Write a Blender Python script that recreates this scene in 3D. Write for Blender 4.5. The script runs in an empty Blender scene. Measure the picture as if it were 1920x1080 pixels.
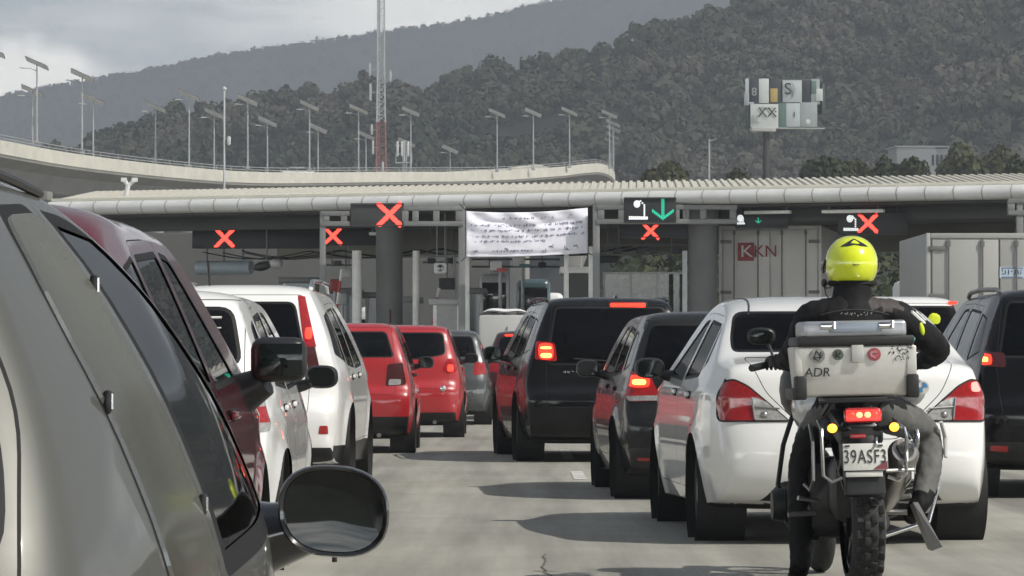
import bpy, bmesh, math, random
import numpy as np
from mathutils import Vector, Matrix, noise, geometry

SC = bpy.context.scene
COL = SC.collection
R = math.radians
F = 6800.0; HY = 669.0; H0 = 1.15           # focal length in photo pixels, horizon row, eye height

# ------------------------------------------------------------------ camera, light, exposure
cam = bpy.data.objects.new('camera', bpy.data.cameras.new('camera')); COL.objects.link(cam)
cam.data.sensor_width = 36.0
cam.data.lens = 36.0 * F / 1920.0
cam.data.clip_start = 0.1
cam.data.clip_end = 30000.0
cam.location = (0, 0, H0)
cam.rotation_euler = (R(90) + math.atan((HY - 540.0) / F), 0, 0)
SC.camera = cam

SUN_EL, SUN_AZ = 44.0, 120.0                  # azimuth clockwise from the view direction (+Y): right and slightly behind
sun = bpy.data.objects.new('sun', bpy.data.lights.new('sun', 'SUN')); COL.objects.link(sun)
sun.data.energy = 5.0
sun.data.angle = R(0.5)
sun.data.color = (1.0, 0.955, 0.88)
sd = Vector((math.sin(R(SUN_AZ)) * math.cos(R(SUN_EL)), math.cos(R(SUN_AZ)) * math.cos(R(SUN_EL)), math.sin(R(SUN_EL))))
sun.rotation_euler = sd.to_track_quat('Z', 'Y').to_euler()
sun.location = (30, -5, 60)

SC.view_settings.view_transform = 'Standard'
SC.view_settings.look = 'None'
SC.view_settings.exposure = 0.0
SC.view_settings.gamma = 1.0
SC.cycles.use_denoising = True
SC.cycles.max_bounces = 8
SC.cycles.transparent_max_bounces = 16
SC.cycles.volume_bounces = 0
SC.cycles.sample_clamp_indirect = 6.0
SC.render.film_transparent = False

SKY_LOW, SKY_HIGH = 5.8, 0.15
def make_world():
    w = bpy.data.worlds.new('World'); SC.world = w; w.use_nodes = True
    nt = w.node_tree; nt.nodes.clear(); N = nt.nodes.new; Lk = nt.links.new
    out = N('ShaderNodeOutputWorld')
    sky = N('ShaderNodeTexSky'); sky.sky_type = 'NISHITA'; sky.sun_disc = False
    sky.sun_elevation = R(SUN_EL); sky.sun_rotation = R(SUN_AZ)
    sky.air_density = 1.0; sky.dust_density = 2.0
    b1 = N('ShaderNodeBackground'); b1.inputs['Strength'].default_value = 0.05
    Lk(sky.outputs[0], b1.inputs[0])
    tc = N('ShaderNodeTexCoord')
    # broad cloud streaks: noise over the direction, stretched along the horizon
    mp = N('ShaderNodeMapping'); mp.inputs['Scale'].default_value = (5.0, 5.0, 26.0)
    mp.inputs['Location'].default_value = (0.35, 1.2, 0.55)
    Lk(tc.outputs['Generated'], mp.inputs[0])
    n1 = N('ShaderNodeTexNoise'); n1.inputs['Scale'].default_value = 1.5; n1.inputs['Detail'].default_value = 9; n1.inputs['Roughness'].default_value = 0.56
    Lk(mp.outputs[0], n1.inputs['Vector'])
    # one bright cumulus low in the sky (a patch of sky by direction)
    def blob(dx, dz, sx, sz):
        v = Vector(((dx - 960) / F, 1.0, (HY - dz) / F)).normalized()
        s = N('ShaderNodeVectorMath'); s.operation = 'SUBTRACT'; s.inputs[1].default_value = v
        Lk(tc.outputs['Generated'], s.inputs[0])
        nz = N('ShaderNodeTexNoise'); nz.inputs['Scale'].default_value = 95; nz.inputs['Detail'].default_value = 6
        Lk(tc.outputs['Generated'], nz.inputs['Vector'])
        nc = N('ShaderNodeVectorMath'); nc.operation = 'MULTIPLY_ADD'
        nc.inputs[1].default_value = (0.016, 0.0, 0.016); nc.inputs[2].default_value = (-0.008, 0, -0.008)
        Lk(nz.outputs['Color'], nc.inputs[0])
        ad = N('ShaderNodeVectorMath'); ad.operation = 'ADD'; Lk(s.outputs[0], ad.inputs[0]); Lk(nc.outputs[0], ad.inputs[1])
        m = N('ShaderNodeVectorMath'); m.operation = 'MULTIPLY'; m.inputs[1].default_value = (1 / sx, 0.6, 1 / sz)
        Lk(ad.outputs[0], m.inputs[0])
        ln = N('ShaderNodeVectorMath'); ln.operation = 'LENGTH'; Lk(m.outputs[0], ln.inputs[0])
        r = N('ShaderNodeMapRange'); r.interpolation_type = 'SMOOTHSTEP'
        r.inputs['From Min'].default_value = 1.15; r.inputs['From Max'].default_value = 0.55
        Lk(ln.outputs['Value'], r.inputs['Value'])
        return r.outputs[0]
    c1 = blob(40, 165, 0.026, 0.014)
    c2 = blob(900, 20, 0.050, 0.012)
    mx = N('ShaderNodeMath'); mx.operation = 'MAXIMUM'; Lk(c1, mx.inputs[0])
    c2s = N('ShaderNodeMath'); c2s.operation = 'MULTIPLY'; c2s.inputs[1].default_value = 0.55; Lk(c2, c2s.inputs[0])
    Lk(c2s.outputs[0], mx.inputs[1])
    ramp = N('ShaderNodeValToRGB')
    e = ramp.color_ramp.elements
    e[0].position = 0.34; e[0].color = (0.27, 0.325, 0.37, 1)
    e[1].position = 0.62; e[1].color = (0.86, 0.86, 0.83, 1)
    Lk(n1.outputs['Fac'], ramp.inputs[0])
    mc = N('ShaderNodeMixRGB'); mc.inputs[2].default_value = (1.02, 1.0, 0.95, 1)
    Lk(mx.outputs[0], mc.inputs[0]); Lk(ramp.outputs[0], mc.inputs[1])
    b2 = N('ShaderNodeBackground'); Lk(mc.outputs[0], b2.inputs[0])
    sp0 = N('ShaderNodeSeparateXYZ'); Lk(tc.outputs['Generated'], sp0.inputs[0])
    lo = N('ShaderNodeMapRange'); lo.interpolation_type = 'SMOOTHSTEP'; lo.inputs['From Min'].default_value = 0.10; lo.inputs['From Max'].default_value = 0.135
    lo.inputs['To Min'].default_value = SKY_LOW; lo.inputs['To Max'].default_value = SKY_HIGH
    Lk(sp0.outputs['Z'], lo.inputs['Value']); Lk(lo.outputs[0], b2.inputs['Strength'])
    # clouds thin out towards the zenith, so the dome is part blue sky, part cloud
    n2 = N('ShaderNodeTexNoise'); n2.inputs['Scale'].default_value = 2.6; n2.inputs['Detail'].default_value = 5
    Lk(tc.outputs['Generated'], n2.inputs['Vector'])
    sp = N('ShaderNodeSeparateXYZ'); Lk(tc.outputs['Generated'], sp.inputs[0])
    up = N('ShaderNodeMapRange'); up.inputs['From Min'].default_value = 0.12; up.inputs['From Max'].default_value = 0.6
    up.inputs['To Min'].default_value = 0.5; up.inputs['To Max'].default_value = 0.0
    Lk(sp.outputs['Z'], up.inputs['Value'])
    sm = N('ShaderNodeMath'); sm.operation = 'ADD'; Lk(n2.outputs['Fac'], sm.inputs[0]); Lk(up.outputs[0], sm.inputs[1])
    cr = N('ShaderNodeMapRange'); cr.interpolation_type = 'SMOOTHSTEP'
    cr.inputs['From Min'].default_value = 0.48; cr.inputs['From Max'].default_value = 0.72
    Lk(sm.outputs[0], cr.inputs['Value'])
    ms = N('ShaderNodeMixShader'); Lk(cr.outputs[0], ms.inputs[0]); Lk(b1.outputs[0], ms.inputs[1]); Lk(b2.outputs[0], ms.inputs[2])
    Lk(ms.outputs[0], out.inputs['Surface'])
make_world()

# ------------------------------------------------------------------ helpers
rng = random.Random(7)
def P(px, py, d):                            # the point at distance d that stands at this place
    return Vector(((px - 960.0) / F * d, d, H0 + (HY - py) / F * d))

def tag(o, label=None, cat=None, group=None, kind=None):
    if label: o['label'] = label
    if cat: o['category'] = cat
    if group: o['group'] = group
    if kind: o['kind'] = kind
    return o

def empty(name, loc=(0, 0, 0), rz=0.0, parent=None):
    o = bpy.data.objects.new(name, None); COL.objects.link(o)
    o.location = loc; o.rotation_euler = (0, 0, rz); o.empty_display_size = 0.2
    if parent: o.parent = parent
    return o

def thing(name, label, cat, loc=(0, 0, 0), rz=0.0, group=None):
    return tag(empty(name, loc, rz), label, cat, group)

def dup(root, loc, rz, label=None, parent=None):
    c = root.copy(); COL.objects.link(c)
    if parent is not None: c.parent = parent
    else:
        c.location = loc; c.rotation_euler = (0, 0, rz)
        if label: c['label'] = label
    for ch in list(root.children): dup(ch, None, None, None, c)
    return c

def link_mesh(name, me, mats, parent=None, loc=None):
    o = bpy.data.objects.new(name, me); COL.objects.link(o)
    for m in (mats if isinstance(mats, (list, tuple)) else [mats]): me.materials.append(m)
    if parent: o.parent = parent
    if loc is not None: o.location = loc
    return o

class MB:
    def __init__(s): s.v = []; s.f = []; s.m = []; s.sm = []
    def add(s, vs, fs, m=0, smooth=True):
        k = len(s.v); s.v += [tuple(v) for v in vs]
        for f in fs: s.f.append([i + k for i in f]); s.m.append(m); s.sm.append(smooth)
        return s
    def box(s, c, size, rot=None, bev=0.0, m=0, seg=2):
        if bev > 0:
            bm = bmesh.new(); bmesh.ops.create_cube(bm, size=1.0)
            for v in bm.verts: v.co = Vector((v.co.x * size[0], v.co.y * size[1], v.co.z * size[2]))
            bmesh.ops.bevel(bm, geom=list(bm.edges), offset=bev, segments=seg, affect='EDGES', profile=0.5)
            bm.verts.index_update()
            vs = [v.co.copy() for v in bm.verts]; fs = [[v.index for v in f.verts] for f in bm.faces]; bm.free()
        else:
            h = [x / 2 for x in size]
            vs = [Vector((x, y, z)) for x in (-h[0], h[0]) for y in (-h[1], h[1]) for z in (-h[2], h[2])]
            fs = [(0, 1, 3, 2), (4, 6, 7, 5), (0, 4, 5, 1), (2, 3, 7, 6), (0, 2, 6, 4), (1, 5, 7, 3)]
        M = Matrix.Identity(3) if rot is None else (rot if isinstance(rot, Matrix) else Matrix.Rotation(rot, 3, 'Z'))
        c = Vector(c)
        return s.add([M @ v + c for v in vs], fs, m, bev > 0)
    def tube(s, pts, r, n=8, m=0, cap=True):
        pts = [Vector(p) for p in pts]; rs = r if isinstance(r, (list, tuple)) else [r] * len(pts)
        vs = []; fs = []; prev = None
        for i, p in enumerate(pts):
            t = (pts[min(i + 1, len(pts) - 1)] - pts[max(i - 1, 0)]).normalized()
            if prev is None:
                a = Vector((0, 0, 1)) if abs(t.z) < 0.9 else Vector((1, 0, 0))
                u = t.cross(a).normalized()
            else: u = (prev - t * prev.dot(t)).normalized()
            prev = u; w = t.cross(u)
            for k in range(n):
                an = 2 * math.pi * k / n
                vs.append(p + (u * math.cos(an) + w * math.sin(an)) * rs[i])
        for i in range(len(pts) - 1):
            for k in range(n):
                fs.append((i * n + k, i * n + (k + 1) % n, (i + 1) * n + (k + 1) % n, (i + 1) * n + k))
        if cap:
            fs.append(tuple(range(n))[::-1]); fs.append(tuple(range((len(pts) - 1) * n, len(pts) * n)))
        return s.add(vs, fs, m)
    def lathe(s, prof, c=(0, 0, 0), axis='Z', n=24, m=0, close=False, sweep=1.0, rot=None):
        c = Vector(c); vs = []; fs = []; k = len(prof)
        for i in range(n):
            an = 2 * math.pi * i / n * sweep
            for (r_, h) in prof:
                x, y = r_ * math.cos(an), r_ * math.sin(an)
                v = Vector((x, y, h)) if axis == 'Z' else (Vector((h, x, y)) if axis == 'X' else Vector((x, h, y)))
                if rot is not None: v = rot @ v
                vs.append(v + c)
        for i in range(n):
            j = (i + 1) % n
            for q in range(k - 1 + (1 if close else 0)):
                q2 = (q + 1) % k
                fs.append((i * k + q, j * k + q, j * k + q2, i * k + q2))
        return s.add(vs, fs, m)
    def ball(s, c, rad, nu=16, nv=10, m=0, rot=None, pw=1.0):
        vs = []; fs = []; c = Vector(c)
        sg = lambda x: math.copysign(abs(x) ** pw, x)
        for j in range(nv + 1):
            th = math.pi * j / nv
            for i in range(nu):
                ph = 2 * math.pi * i / nu
                v = Vector((sg(math.sin(th)) * sg(math.cos(ph)) * rad[0], sg(math.sin(th)) * sg(math.sin(ph)) * rad[1], sg(math.cos(th)) * rad[2]))
                if rot is not None: v = rot @ v
                vs.append(v + c)
        for j in range(nv):
            for i in range(nu):
                fs.append((j * nu + i, (j + 1) * nu + i, (j + 1) * nu + (i + 1) % nu, j * nu + (i + 1) % nu))
        return s.add(vs, fs, m)
    def prism(s, poly, fn, m=0, smooth=False):       # poly in 2D, fn(u, v, t) with t = 0 front, 1 back
        n = len(poly)
        vs = [fn(u, v, 0) for u, v in poly] + [fn(u, v, 1) for u, v in poly]
        fs = [tuple(range(n)), tuple(range(2 * n - 1, n - 1, -1))]
        fs += [(i, i + n, (i + 1) % n + n, (i + 1) % n) for i in range(n)]
        return s.add(vs, fs, m, smooth)
    def build(s, name, mats, parent=None, loc=None, angle=38):
        me = bpy.data.meshes.new(name)
        me.from_pydata([tuple(v) for v in s.v], [], s.f)
        me.polygons.foreach_set('material_index', s.m)
        me.polygons.foreach_set('use_smooth', s.sm)
        bm = bmesh.new(); bm.from_mesh(me); bmesh.ops.recalc_face_normals(bm, faces=bm.faces); bm.to_mesh(me); bm.free()
        me.set_sharp_from_angle(angle=R(angle))
        me.update()
        return link_mesh(name, me, mats, parent, loc)

def text_mesh(body, size, mat, parent, name='lettering', M=None, depth=0.002, sx=1.0, shear=0.0, align='CENTER', spacing=1.0):
    cu = bpy.data.curves.new(name, 'FONT'); cu.body = body; cu.size = size; cu.extrude = depth
    cu.align_x = align; cu.align_y = 'CENTER'; cu.shear = shear; cu.space_character = spacing
    to = bpy.data.objects.new(name, cu); COL.objects.link(to)
    dg = bpy.context.evaluated_depsgraph_get()
    me = bpy.data.meshes.new_from_object(to.evaluated_get(dg))
    bpy.data.objects.remove(to); bpy.data.curves.remove(cu)
    T = (M or Matrix.Identity(4)) @ Matrix.Diagonal((sx, 1, 1, 1))
    me.transform(T)
    return link_mesh(name, me, mat, parent)
FACE = Matrix.Rotation(R(90), 4, 'X')                # text upright, read from -Y

def inpoly(px, py, poly):
    px = np.asarray(px); py = np.asarray(py); ins = np.zeros(px.shape, bool); n = len(poly); j = n - 1
    for i in range(n):
        xi, yi = poly[i]; xj, yj = poly[j]
        if yi != yj:
            c = ((yi > py) != (yj > py)) & (px < (xj - xi) * (py - yi) / (yj - yi) + xi)
            ins ^= c
        j = i
    return ins

def offset_poly(poly, d):                            # positive d shrinks
    n = len(poly); A = sum(poly[i][0] * poly[(i + 1) % n][1] - poly[(i + 1) % n][0] * poly[i][1] for i in range(n))
    sg = 1 if A > 0 else -1; out = []
    for i in range(n):
        p0 = Vector(poly[i - 1]); p1 = Vector(poly[i]); p2 = Vector(poly[(i + 1) % n])
        e1 = (p1 - p0).normalized(); e2 = (p2 - p1).normalized()
        n1 = Vector((-e1.y, e1.x)) * sg; n2 = Vector((-e2.y, e2.x)) * sg
        b = n1 + n2
        if b.length < 1e-6: b = n1
        b.normalize(); k = max(0.35, b.dot(n1))
        q = p1 + b * (d / k); out.append((q.x, q.y))
    return out

def rounded(poly, r, n=4):
    out = []; N = len(poly)
    for i in range(N):
        p0 = Vector(poly[i - 1]); p1 = Vector(poly[i]); p2 = Vector(poly[(i + 1) % N])
        a = p0 - p1; b = p2 - p1
        rr = min(r, a.length * 0.45, b.length * 0.45)
        s = p1 + a.normalized() * rr; e = p1 + b.normalized() * rr
        for k in range(n + 1):
            t = k / n
            q = s * (1 - t) ** 2 + p1 * 2 * t * (1 - t) + e * t * t
            out.append((q.x, q.y))
    return out

def densify(poly, step):
    out = []; n = len(poly)
    for i in range(n):
        a = Vector(poly[i]); b = Vector(poly[(i + 1) % n]); k = max(1, int(math.ceil((b - a).length / step)))
        for q in range(k): out.append(tuple(a.lerp(b, q / k)))
    return out

# ------------------------------------------------------------------ materials
MATS = {}
def nodes_of(m):
    m.use_nodes = True; nt = m.node_tree
    return nt, nt.nodes.get('Principled BSDF')

def pbr(name, col, rough=0.5, metal=0.0, coat=0.0, spec=0.5, vary=0.0, vscale=6.0, bump=0.0, bscale=40.0, emit=None, estr=0.0, rvary=0.0):
    if name in MATS: return MATS[name]
    m = bpy.data.materials.new(name); nt, b = nodes_of(m)
    b.inputs['Base Color'].default_value = (*col, 1); b.inputs['Roughness'].default_value = rough
    b.inputs['Metallic'].default_value = metal; b.inputs['Coat Weight'].default_value = coat
    b.inputs['Coat Roughness'].default_value = 0.04; b.inputs['Specular IOR Level'].default_value = spec
    if emit:
        b.inputs['Emission Color'].default_value = (*emit, 1); b.inputs['Emission Strength'].default_value = estr
    tc = nt.nodes.new('ShaderNodeTexCoord')
    if vary > 0 or rvary > 0:
        nz = nt.nodes.new('ShaderNodeTexNoise'); nz.inputs['Scale'].default_value = vscale; nz.inputs['Detail'].default_value = 6; nz.inputs['Roughness'].default_value = 0.6
        nt.links.new(tc.outputs['Object'], nz.inputs['Vector'])
        if vary > 0:
            mr = nt.nodes.new('ShaderNodeMapRange'); mr.inputs['From Min'].default_value = 0.3; mr.inputs['From Max'].default_value = 0.7
            mr.inputs['To Min'].default_value = 1 - vary; mr.inputs['To Max'].default_value = 1 + vary
            nt.links.new(nz.outputs['Fac'], mr.inputs['Value'])
            mm = nt.nodes.new('ShaderNodeVectorMath'); mm.operation = 'SCALE'; mm.inputs[0].default_value = col
            nt.links.new(mr.outputs[0], mm.inputs['Scale']); nt.links.new(mm.outputs[0], b.inputs['Base Color'])
        if rvary > 0:
            m2 = nt.nodes.new('ShaderNodeMapRange'); m2.inputs['From Min'].default_value = 0.35; m2.inputs['From Max'].default_value = 0.65
            m2.inputs['To Min'].default_value = max(0.02, rough - rvary); m2.inputs['To Max'].default_value = rough + rvary
            nt.links.new(nz.outputs['Fac'], m2.inputs['Value']); nt.links.new(m2.outputs[0], b.inputs['Roughness'])
    if bump > 0:
        n2 = nt.nodes.new('ShaderNodeTexNoise'); n2.inputs['Scale'].default_value = bscale; n2.inputs['Detail'].default_value = 5
        nt.links.new(tc.outputs['Object'], n2.inputs['Vector'])
        bp = nt.nodes.new('ShaderNodeBump'); bp.inputs['Strength'].default_value = bump; bp.inputs['Distance'].default_value = 0.02
        nt.links.new(n2.outputs['Fac'], bp.inputs['Height']); nt.links.new(bp.outputs[0], b.inputs['Normal'])
    MATS[name] = m
    return m

def glass_mat(name, tint, rough=0.0, refl=0.8):
    if name in MATS: return MATS[name]
    m = bpy.data.materials.new(name); m.use_nodes = True; nt = m.node_tree; nt.nodes.clear(); N = nt.nodes.new
    out = N('ShaderNodeOutputMaterial'); tr = N('ShaderNodeBsdfTransparent'); tr.inputs[0].default_value = (*tint, 1)
    gl = N('ShaderNodeBsdfGlossy'); gl.inputs['Roughness'].default_value = rough; gl.inputs[0].default_value = (refl, refl, refl, 1)
    fr = N('ShaderNodeFresnel'); fr.inputs[0].default_value = 1.5
    mx = N('ShaderNodeMixShader'); L = nt.links.new
    L(fr.outputs[0], mx.inputs[0]); L(tr.outputs[0], mx.inputs[1]); L(gl.outputs[0], mx.inputs[2]); L(mx.outputs[0], out.inputs[0])
    MATS[name] = m
    return m

def milky_glass(name, tint):  # tinted glass with an uneven grey diffuse layer mixed over it
    m = glass_mat(name, tint); nt = m.node_tree; N = nt.nodes.new; out = [n for n in nt.nodes if n.type == 'OUTPUT_MATERIAL'][0]
    if any(n.type == 'BSDF_DIFFUSE' for n in nt.nodes): return m
    src = out.inputs[0].links[0].from_socket; df = N('ShaderNodeBsdfDiffuse'); df.inputs[0].default_value = (.135, .138, .120, 1)
    gl = [n for n in nt.nodes if n.type == 'BSDF_GLOSSY'][0]; gl.inputs['Roughness'].default_value = .09
    tc = N('ShaderNodeTexCoord'); nz = N('ShaderNodeTexNoise'); nz.inputs['Scale'].default_value = 2.2; nz.inputs['Detail'].default_value = 6; nt.links.new(tc.outputs['Object'], nz.inputs['Vector'])
    mr = N('ShaderNodeMapRange'); mr.inputs['From Min'].default_value = .3; mr.inputs['From Max'].default_value = .7; mr.inputs['To Min'].default_value = .38; mr.inputs['To Max'].default_value = .62; nt.links.new(nz.outputs['Fac'], mr.inputs['Value'])
    mx = N('ShaderNodeMixShader'); nt.links.new(mr.outputs[0], mx.inputs[0]); nt.links.new(src, mx.inputs[1]); nt.links.new(df.outputs[0], mx.inputs[2]); nt.links.new(mx.outputs[0], out.inputs[0])
    return m

def paint(name, col, metal=0.0, rough=0.35, coat=1.0):
    return pbr('paint_' + name, col, rough, metal, 0.5 if max(col) < 0.05 else coat, spec=0.10 if max(col) < 0.05 else 0.5, vary=0.04, vscale=3.0, rvary=0.04)
RUBBER = pbr('rubber', (0.008, 0.008, 0.008), 0.6, spec=.25)
TYRE = pbr('tyre', (0.018, 0.018, 0.017), 0.75, vary=0.25, vscale=12, bump=0.3, bscale=50)
BLACKP = pbr('black_plastic', (0.012, 0.012, 0.013), 0.38, vary=0.2, vscale=8)
GLOSSK = pbr('gloss_black', (0.008, 0.008, 0.009), 0.12, coat=1.0)
DARK = pbr('dark_gap', (0.004, 0.004, 0.004), 0.8)
UNDER = pbr('underbody', (0.015, 0.015, 0.015), 0.8, vary=0.3)
CHROME = pbr('chrome', (0.75, 0.75, 0.74), 0.12, 1.0)
STEEL = pbr('steel', (0.30, 0.30, 0.295), 0.35, 0.9, vary=0.15)
ALLOY = pbr('alloy', (0.42, 0.42, 0.42), 0.32, 0.85, vary=0.1)
ALU = pbr('aluminium_case', (0.56, 0.55, 0.51), 0.45, 0.55, vary=0.08, vscale=5, bump=0.05)
SEAT = pbr('seat_cloth', (0.03, 0.03, 0.032), 0.85, vary=0.2)
SEATG = pbr('seat_grey', (0.12, 0.12, 0.12), 0.85, vary=0.2)
GLASS_D = glass_mat('privacy_glass', (0.03, 0.033, 0.033))
GLASS_M = glass_mat('tinted_glass', (0.22, 0.25, 0.245))
GLASS_C = glass_mat('clear_glass', (0.62, 0.68, 0.66))
LAMPR = pbr('lamp_red', (0.30, 0.008, 0.01), 0.12, coat=1.0, vary=0.25, vscale=40)
LAMPC = pbr('lamp_clear', (0.30, 0.30, 0.29), 0.15, coat=1.0, vary=0.3, vscale=45)
LAMPD = pbr('lamp_dark', (0.06, 0.012, 0.012), 0.12, coat=1.0)
LITR = pbr('lit_red', (0.6, 0.02, 0.015), 0.3, emit=(1.0, 0.035, 0.015), estr=2.6)
LITO = pbr('lit_bulb', (0.9, 0.4, 0.1), 0.3, emit=(1.0, 0.30, 0.06), estr=5.5)
LITA = pbr('lit_amber', (0.8, 0.3, 0.03), 0.3, emit=(1.0, 0.33, 0.03), estr=4.0)
PLATEW = pbr('plate_white', (0.62, 0.62, 0.58), 0.4, vary=0.08)
PLATEK = pbr('plate_ink', (0.03, 0.035, 0.03), 0.5)
MIRROR = pbr('mirror_glass', (0.008, 0.011, 0.011), 0.03, spec=0.4)
INKD = pbr('ink_dark', (0.02, 0.02, 0.022), 0.5)
# ------------------------------------------------------------------ ground, hills, haze
def concrete_road():
    m = bpy.data.materials.new('road_concrete'); nt, b = nodes_of(m); N = nt.nodes.new; Lk = nt.links.new
    tc = N('ShaderNodeTexCoord')
    def noise_n(sc, det, ro, scale=(1, 1, 1)):
        mp = N('ShaderNodeMapping'); mp.inputs['Scale'].default_value = scale; Lk(tc.outputs['Object'], mp.inputs[0])
        n = N('ShaderNodeTexNoise'); n.inputs['Scale'].default_value = sc; n.inputs['Detail'].default_value = det; n.inputs['Roughness'].default_value = ro; Lk(mp.outputs[0], n.inputs['Vector']); return n.outputs['Fac']
    a = noise_n(.5, 8, .65); g = noise_n(40, 4, .7); st = noise_n(.9, 6, .6, (2.2, .10, 1))
    r = N('ShaderNodeValToRGB'); e = r.color_ramp.elements
    e[0].position = .3; e[0].color = (.262, .252, .215, 1); e[1].position = .7; e[1].color = (.350, .340, .296, 1); Lk(a, r.inputs[0])
    r2 = N('ShaderNodeMapRange'); r2.inputs['From Min'].default_value = .36; r2.inputs['From Max'].default_value = .62; r2.inputs['To Min'].default_value = .62; r2.inputs['To Max'].default_value = 1.05; Lk(st, r2.inputs['Value'])
    r3 = N('ShaderNodeMapRange'); r3.inputs['From Min'].default_value = .3; r3.inputs['From Max'].default_value = .7; r3.inputs['To Min'].default_value = .90; r3.inputs['To Max'].default_value = 1.1; Lk(g, r3.inputs['Value'])
    mu = N('ShaderNodeMath'); mu.operation = 'MULTIPLY'; Lk(r2.outputs[0], mu.inputs[0]); Lk(r3.outputs[0], mu.inputs[1])
    vm = N('ShaderNodeVectorMath'); vm.operation = 'SCALE'; Lk(r.outputs[0], vm.inputs[0]); Lk(mu.outputs[0], vm.inputs['Scale'])
    # slab joints (every 4.5 m across, 3.1 m along the lane) and a wandering crack
    sp = N('ShaderNodeSeparateXYZ'); Lk(tc.outputs['Object'], sp.inputs[0])
    def joint(axis, period, width, off):
        ad = N('ShaderNodeMath'); ad.operation = 'ADD'; ad.inputs[1].default_value = off; Lk(sp.outputs[axis], ad.inputs[0])
        pm = N('ShaderNodeMath'); pm.operation = 'PINGPONG'; pm.inputs[1].default_value = period / 2; Lk(ad.outputs[0], pm.inputs[0])
        lt = N('ShaderNodeMath'); lt.operation = 'LESS_THAN'; lt.inputs[1].default_value = width; Lk(pm.outputs[0], lt.inputs[0]); return lt.outputs[0]
    j1 = joint('Y', 9.0, .010, 1.1)
    mj = N('ShaderNodeMixRGB'); mj.inputs[2].default_value = (.075, .072, .066, 1)
    sc_ = N('ShaderNodeMath'); sc_.operation = 'MULTIPLY'; sc_.inputs[1].default_value = .5; Lk(j1, sc_.inputs[0]); Lk(sc_.outputs[0], mj.inputs[0]); Lk(vm.outputs[0], mj.inputs[1])
    Lk(mj.outputs[0], b.inputs['Base Color']); b.inputs['Roughness'].default_value = .85
    bp = N('ShaderNodeBump'); bp.inputs['Strength'].default_value = .25; bp.inputs['Distance'].default_value = .01; Lk(g, bp.inputs['Height']); Lk(bp.outputs[0], b.inputs['Normal'])
    return m
m = MB(); m.add([(-3500, -120, 0), (3500, -120, 0), (3500, 9000, 0), (-3500, 9000, 0)], [(0, 1, 2, 3)], 0, False)
tag(m.build('road', concrete_road()), kind='structure')
LINE = pbr('lane_paint', (.50, .50, .46), .7, vary=.35, vscale=5)
m = MB()
for y0, y1 in ((34.0, 36.4), (40.6, 44.8), (51, 56), (62, 67), (74, 79)):
    m.add([(.585, y0, .004), (.705, y0, .004), (.705, y1, .004), (.585, y1, .004)], [(0, 1, 2, 3)], 0, False)
tag(m.build('lane_line', LINE), kind='structure')
# a crack running across the slab near the camera
m = MB(); pts = []; rr = random.Random(3); x = .22
for k in range(18):
    y = 18.4 + k * .16; x += rr.uniform(-.022, .020); pts.append((x, y, .004))
for a, b in zip(pts, pts[1:]): m.add([(a[0] - .006, a[1], .004), (a[0] + .006, a[1], .004), (b[0] + .005, b[1], .004), (b[0] - .005, b[1], .004)], [(0, 1, 2, 3)], 0, False)
tag(m.build('road_crack', pbr('crack', (.11, .106, .095), .9)), kind='structure')

def interp(pts, x): return np.interp(x, [p[0] for p in pts], [p[1] for p in pts])
def fbm(x, y, seed, scale, octs=4):
    out = np.zeros(np.broadcast(x, y).shape); a = 1.0; tot = 0
    for o in range(octs):
        g = np.random.RandomState(seed + o); t = g.rand(64, 64)
        u = x / scale * 2 ** o; v = y / scale * 2 ** o; i = np.floor(u).astype(int); j = np.floor(v).astype(int); fu = u - i; fv = v - j
        fu = fu * fu * (3 - 2 * fu); fv = fv * fv * (3 - 2 * fv)
        q = lambda a_, b_: t[a_ % 64, b_ % 64]
        out += a * ((q(i, j) * (1 - fu) + q(i + 1, j) * fu) * (1 - fv) + (q(i, j + 1) * (1 - fu) + q(i + 1, j + 1) * fu) * fv - .5); tot += a; a *= .5
    return out / tot * 2

def grid_mesh(name, X, Y, Z, mat):
    n, k = X.shape; co = np.stack([X, Y, Z], -1).reshape(-1, 3)
    I, J = np.meshgrid(np.arange(n - 1), np.arange(k - 1), indexing='ij'); a = (I * k + J).ravel()
    f = np.stack([a, a + k, a + k + 1, a + 1], -1)
    me = bpy.data.meshes.new(name); me.from_pydata(co.tolist(), [], f.tolist()); me.polygons.foreach_set('use_smooth', [True] * len(f)); me.update()
    return link_mesh(name, me, mat)

def quads_mesh(name, C, U, Vv, mat, tint=None, parent=None):
    """one quad per row: centre C, half axes U and V"""
    n = len(C); co = np.stack([C - U - Vv, C + U - Vv, C + U + Vv, C - U + Vv], 1).reshape(-1, 3)
    me = bpy.data.meshes.new(name); me.vertices.add(4 * n); me.vertices.foreach_set('co', co.astype(np.float32).ravel())
    me.loops.add(4 * n); me.loops.foreach_set('vertex_index', np.arange(4 * n, dtype=np.int32))
    me.polygons.add(n); me.polygons.foreach_set('loop_start', np.arange(0, 4 * n, 4, dtype=np.int32))
    me.update(calc_edges=True)
    if tint is not None:
        at = me.attributes.new('tint', 'FLOAT', 'POINT'); at.data.foreach_set('value', np.repeat(tint, 4).astype(np.float32))
    return link_mesh(name, me, mat, parent)

def leaf_mat(name, cols, rough=.8):
    m = bpy.data.materials.new(name); nt, b = nodes_of(m); N = nt.nodes.new
    at = N('ShaderNodeAttribute'); at.attribute_name = 'tint'
    r = N('ShaderNodeValToRGB'); e = r.color_ramp.elements
    while len(e) < len(cols): e.new(.5)
    for i, c in enumerate(cols): e[i].position = i / (len(cols) - 1); e[i].color = (*c, 1)
    nt.links.new(at.outputs['Fac'], r.inputs[0]); nt.links.new(r.outputs[0], b.inputs['Base Color']); b.inputs['Roughness'].default_value = rough; b.inputs['Specular IOR Level'].default_value = .2
    return m

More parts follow.
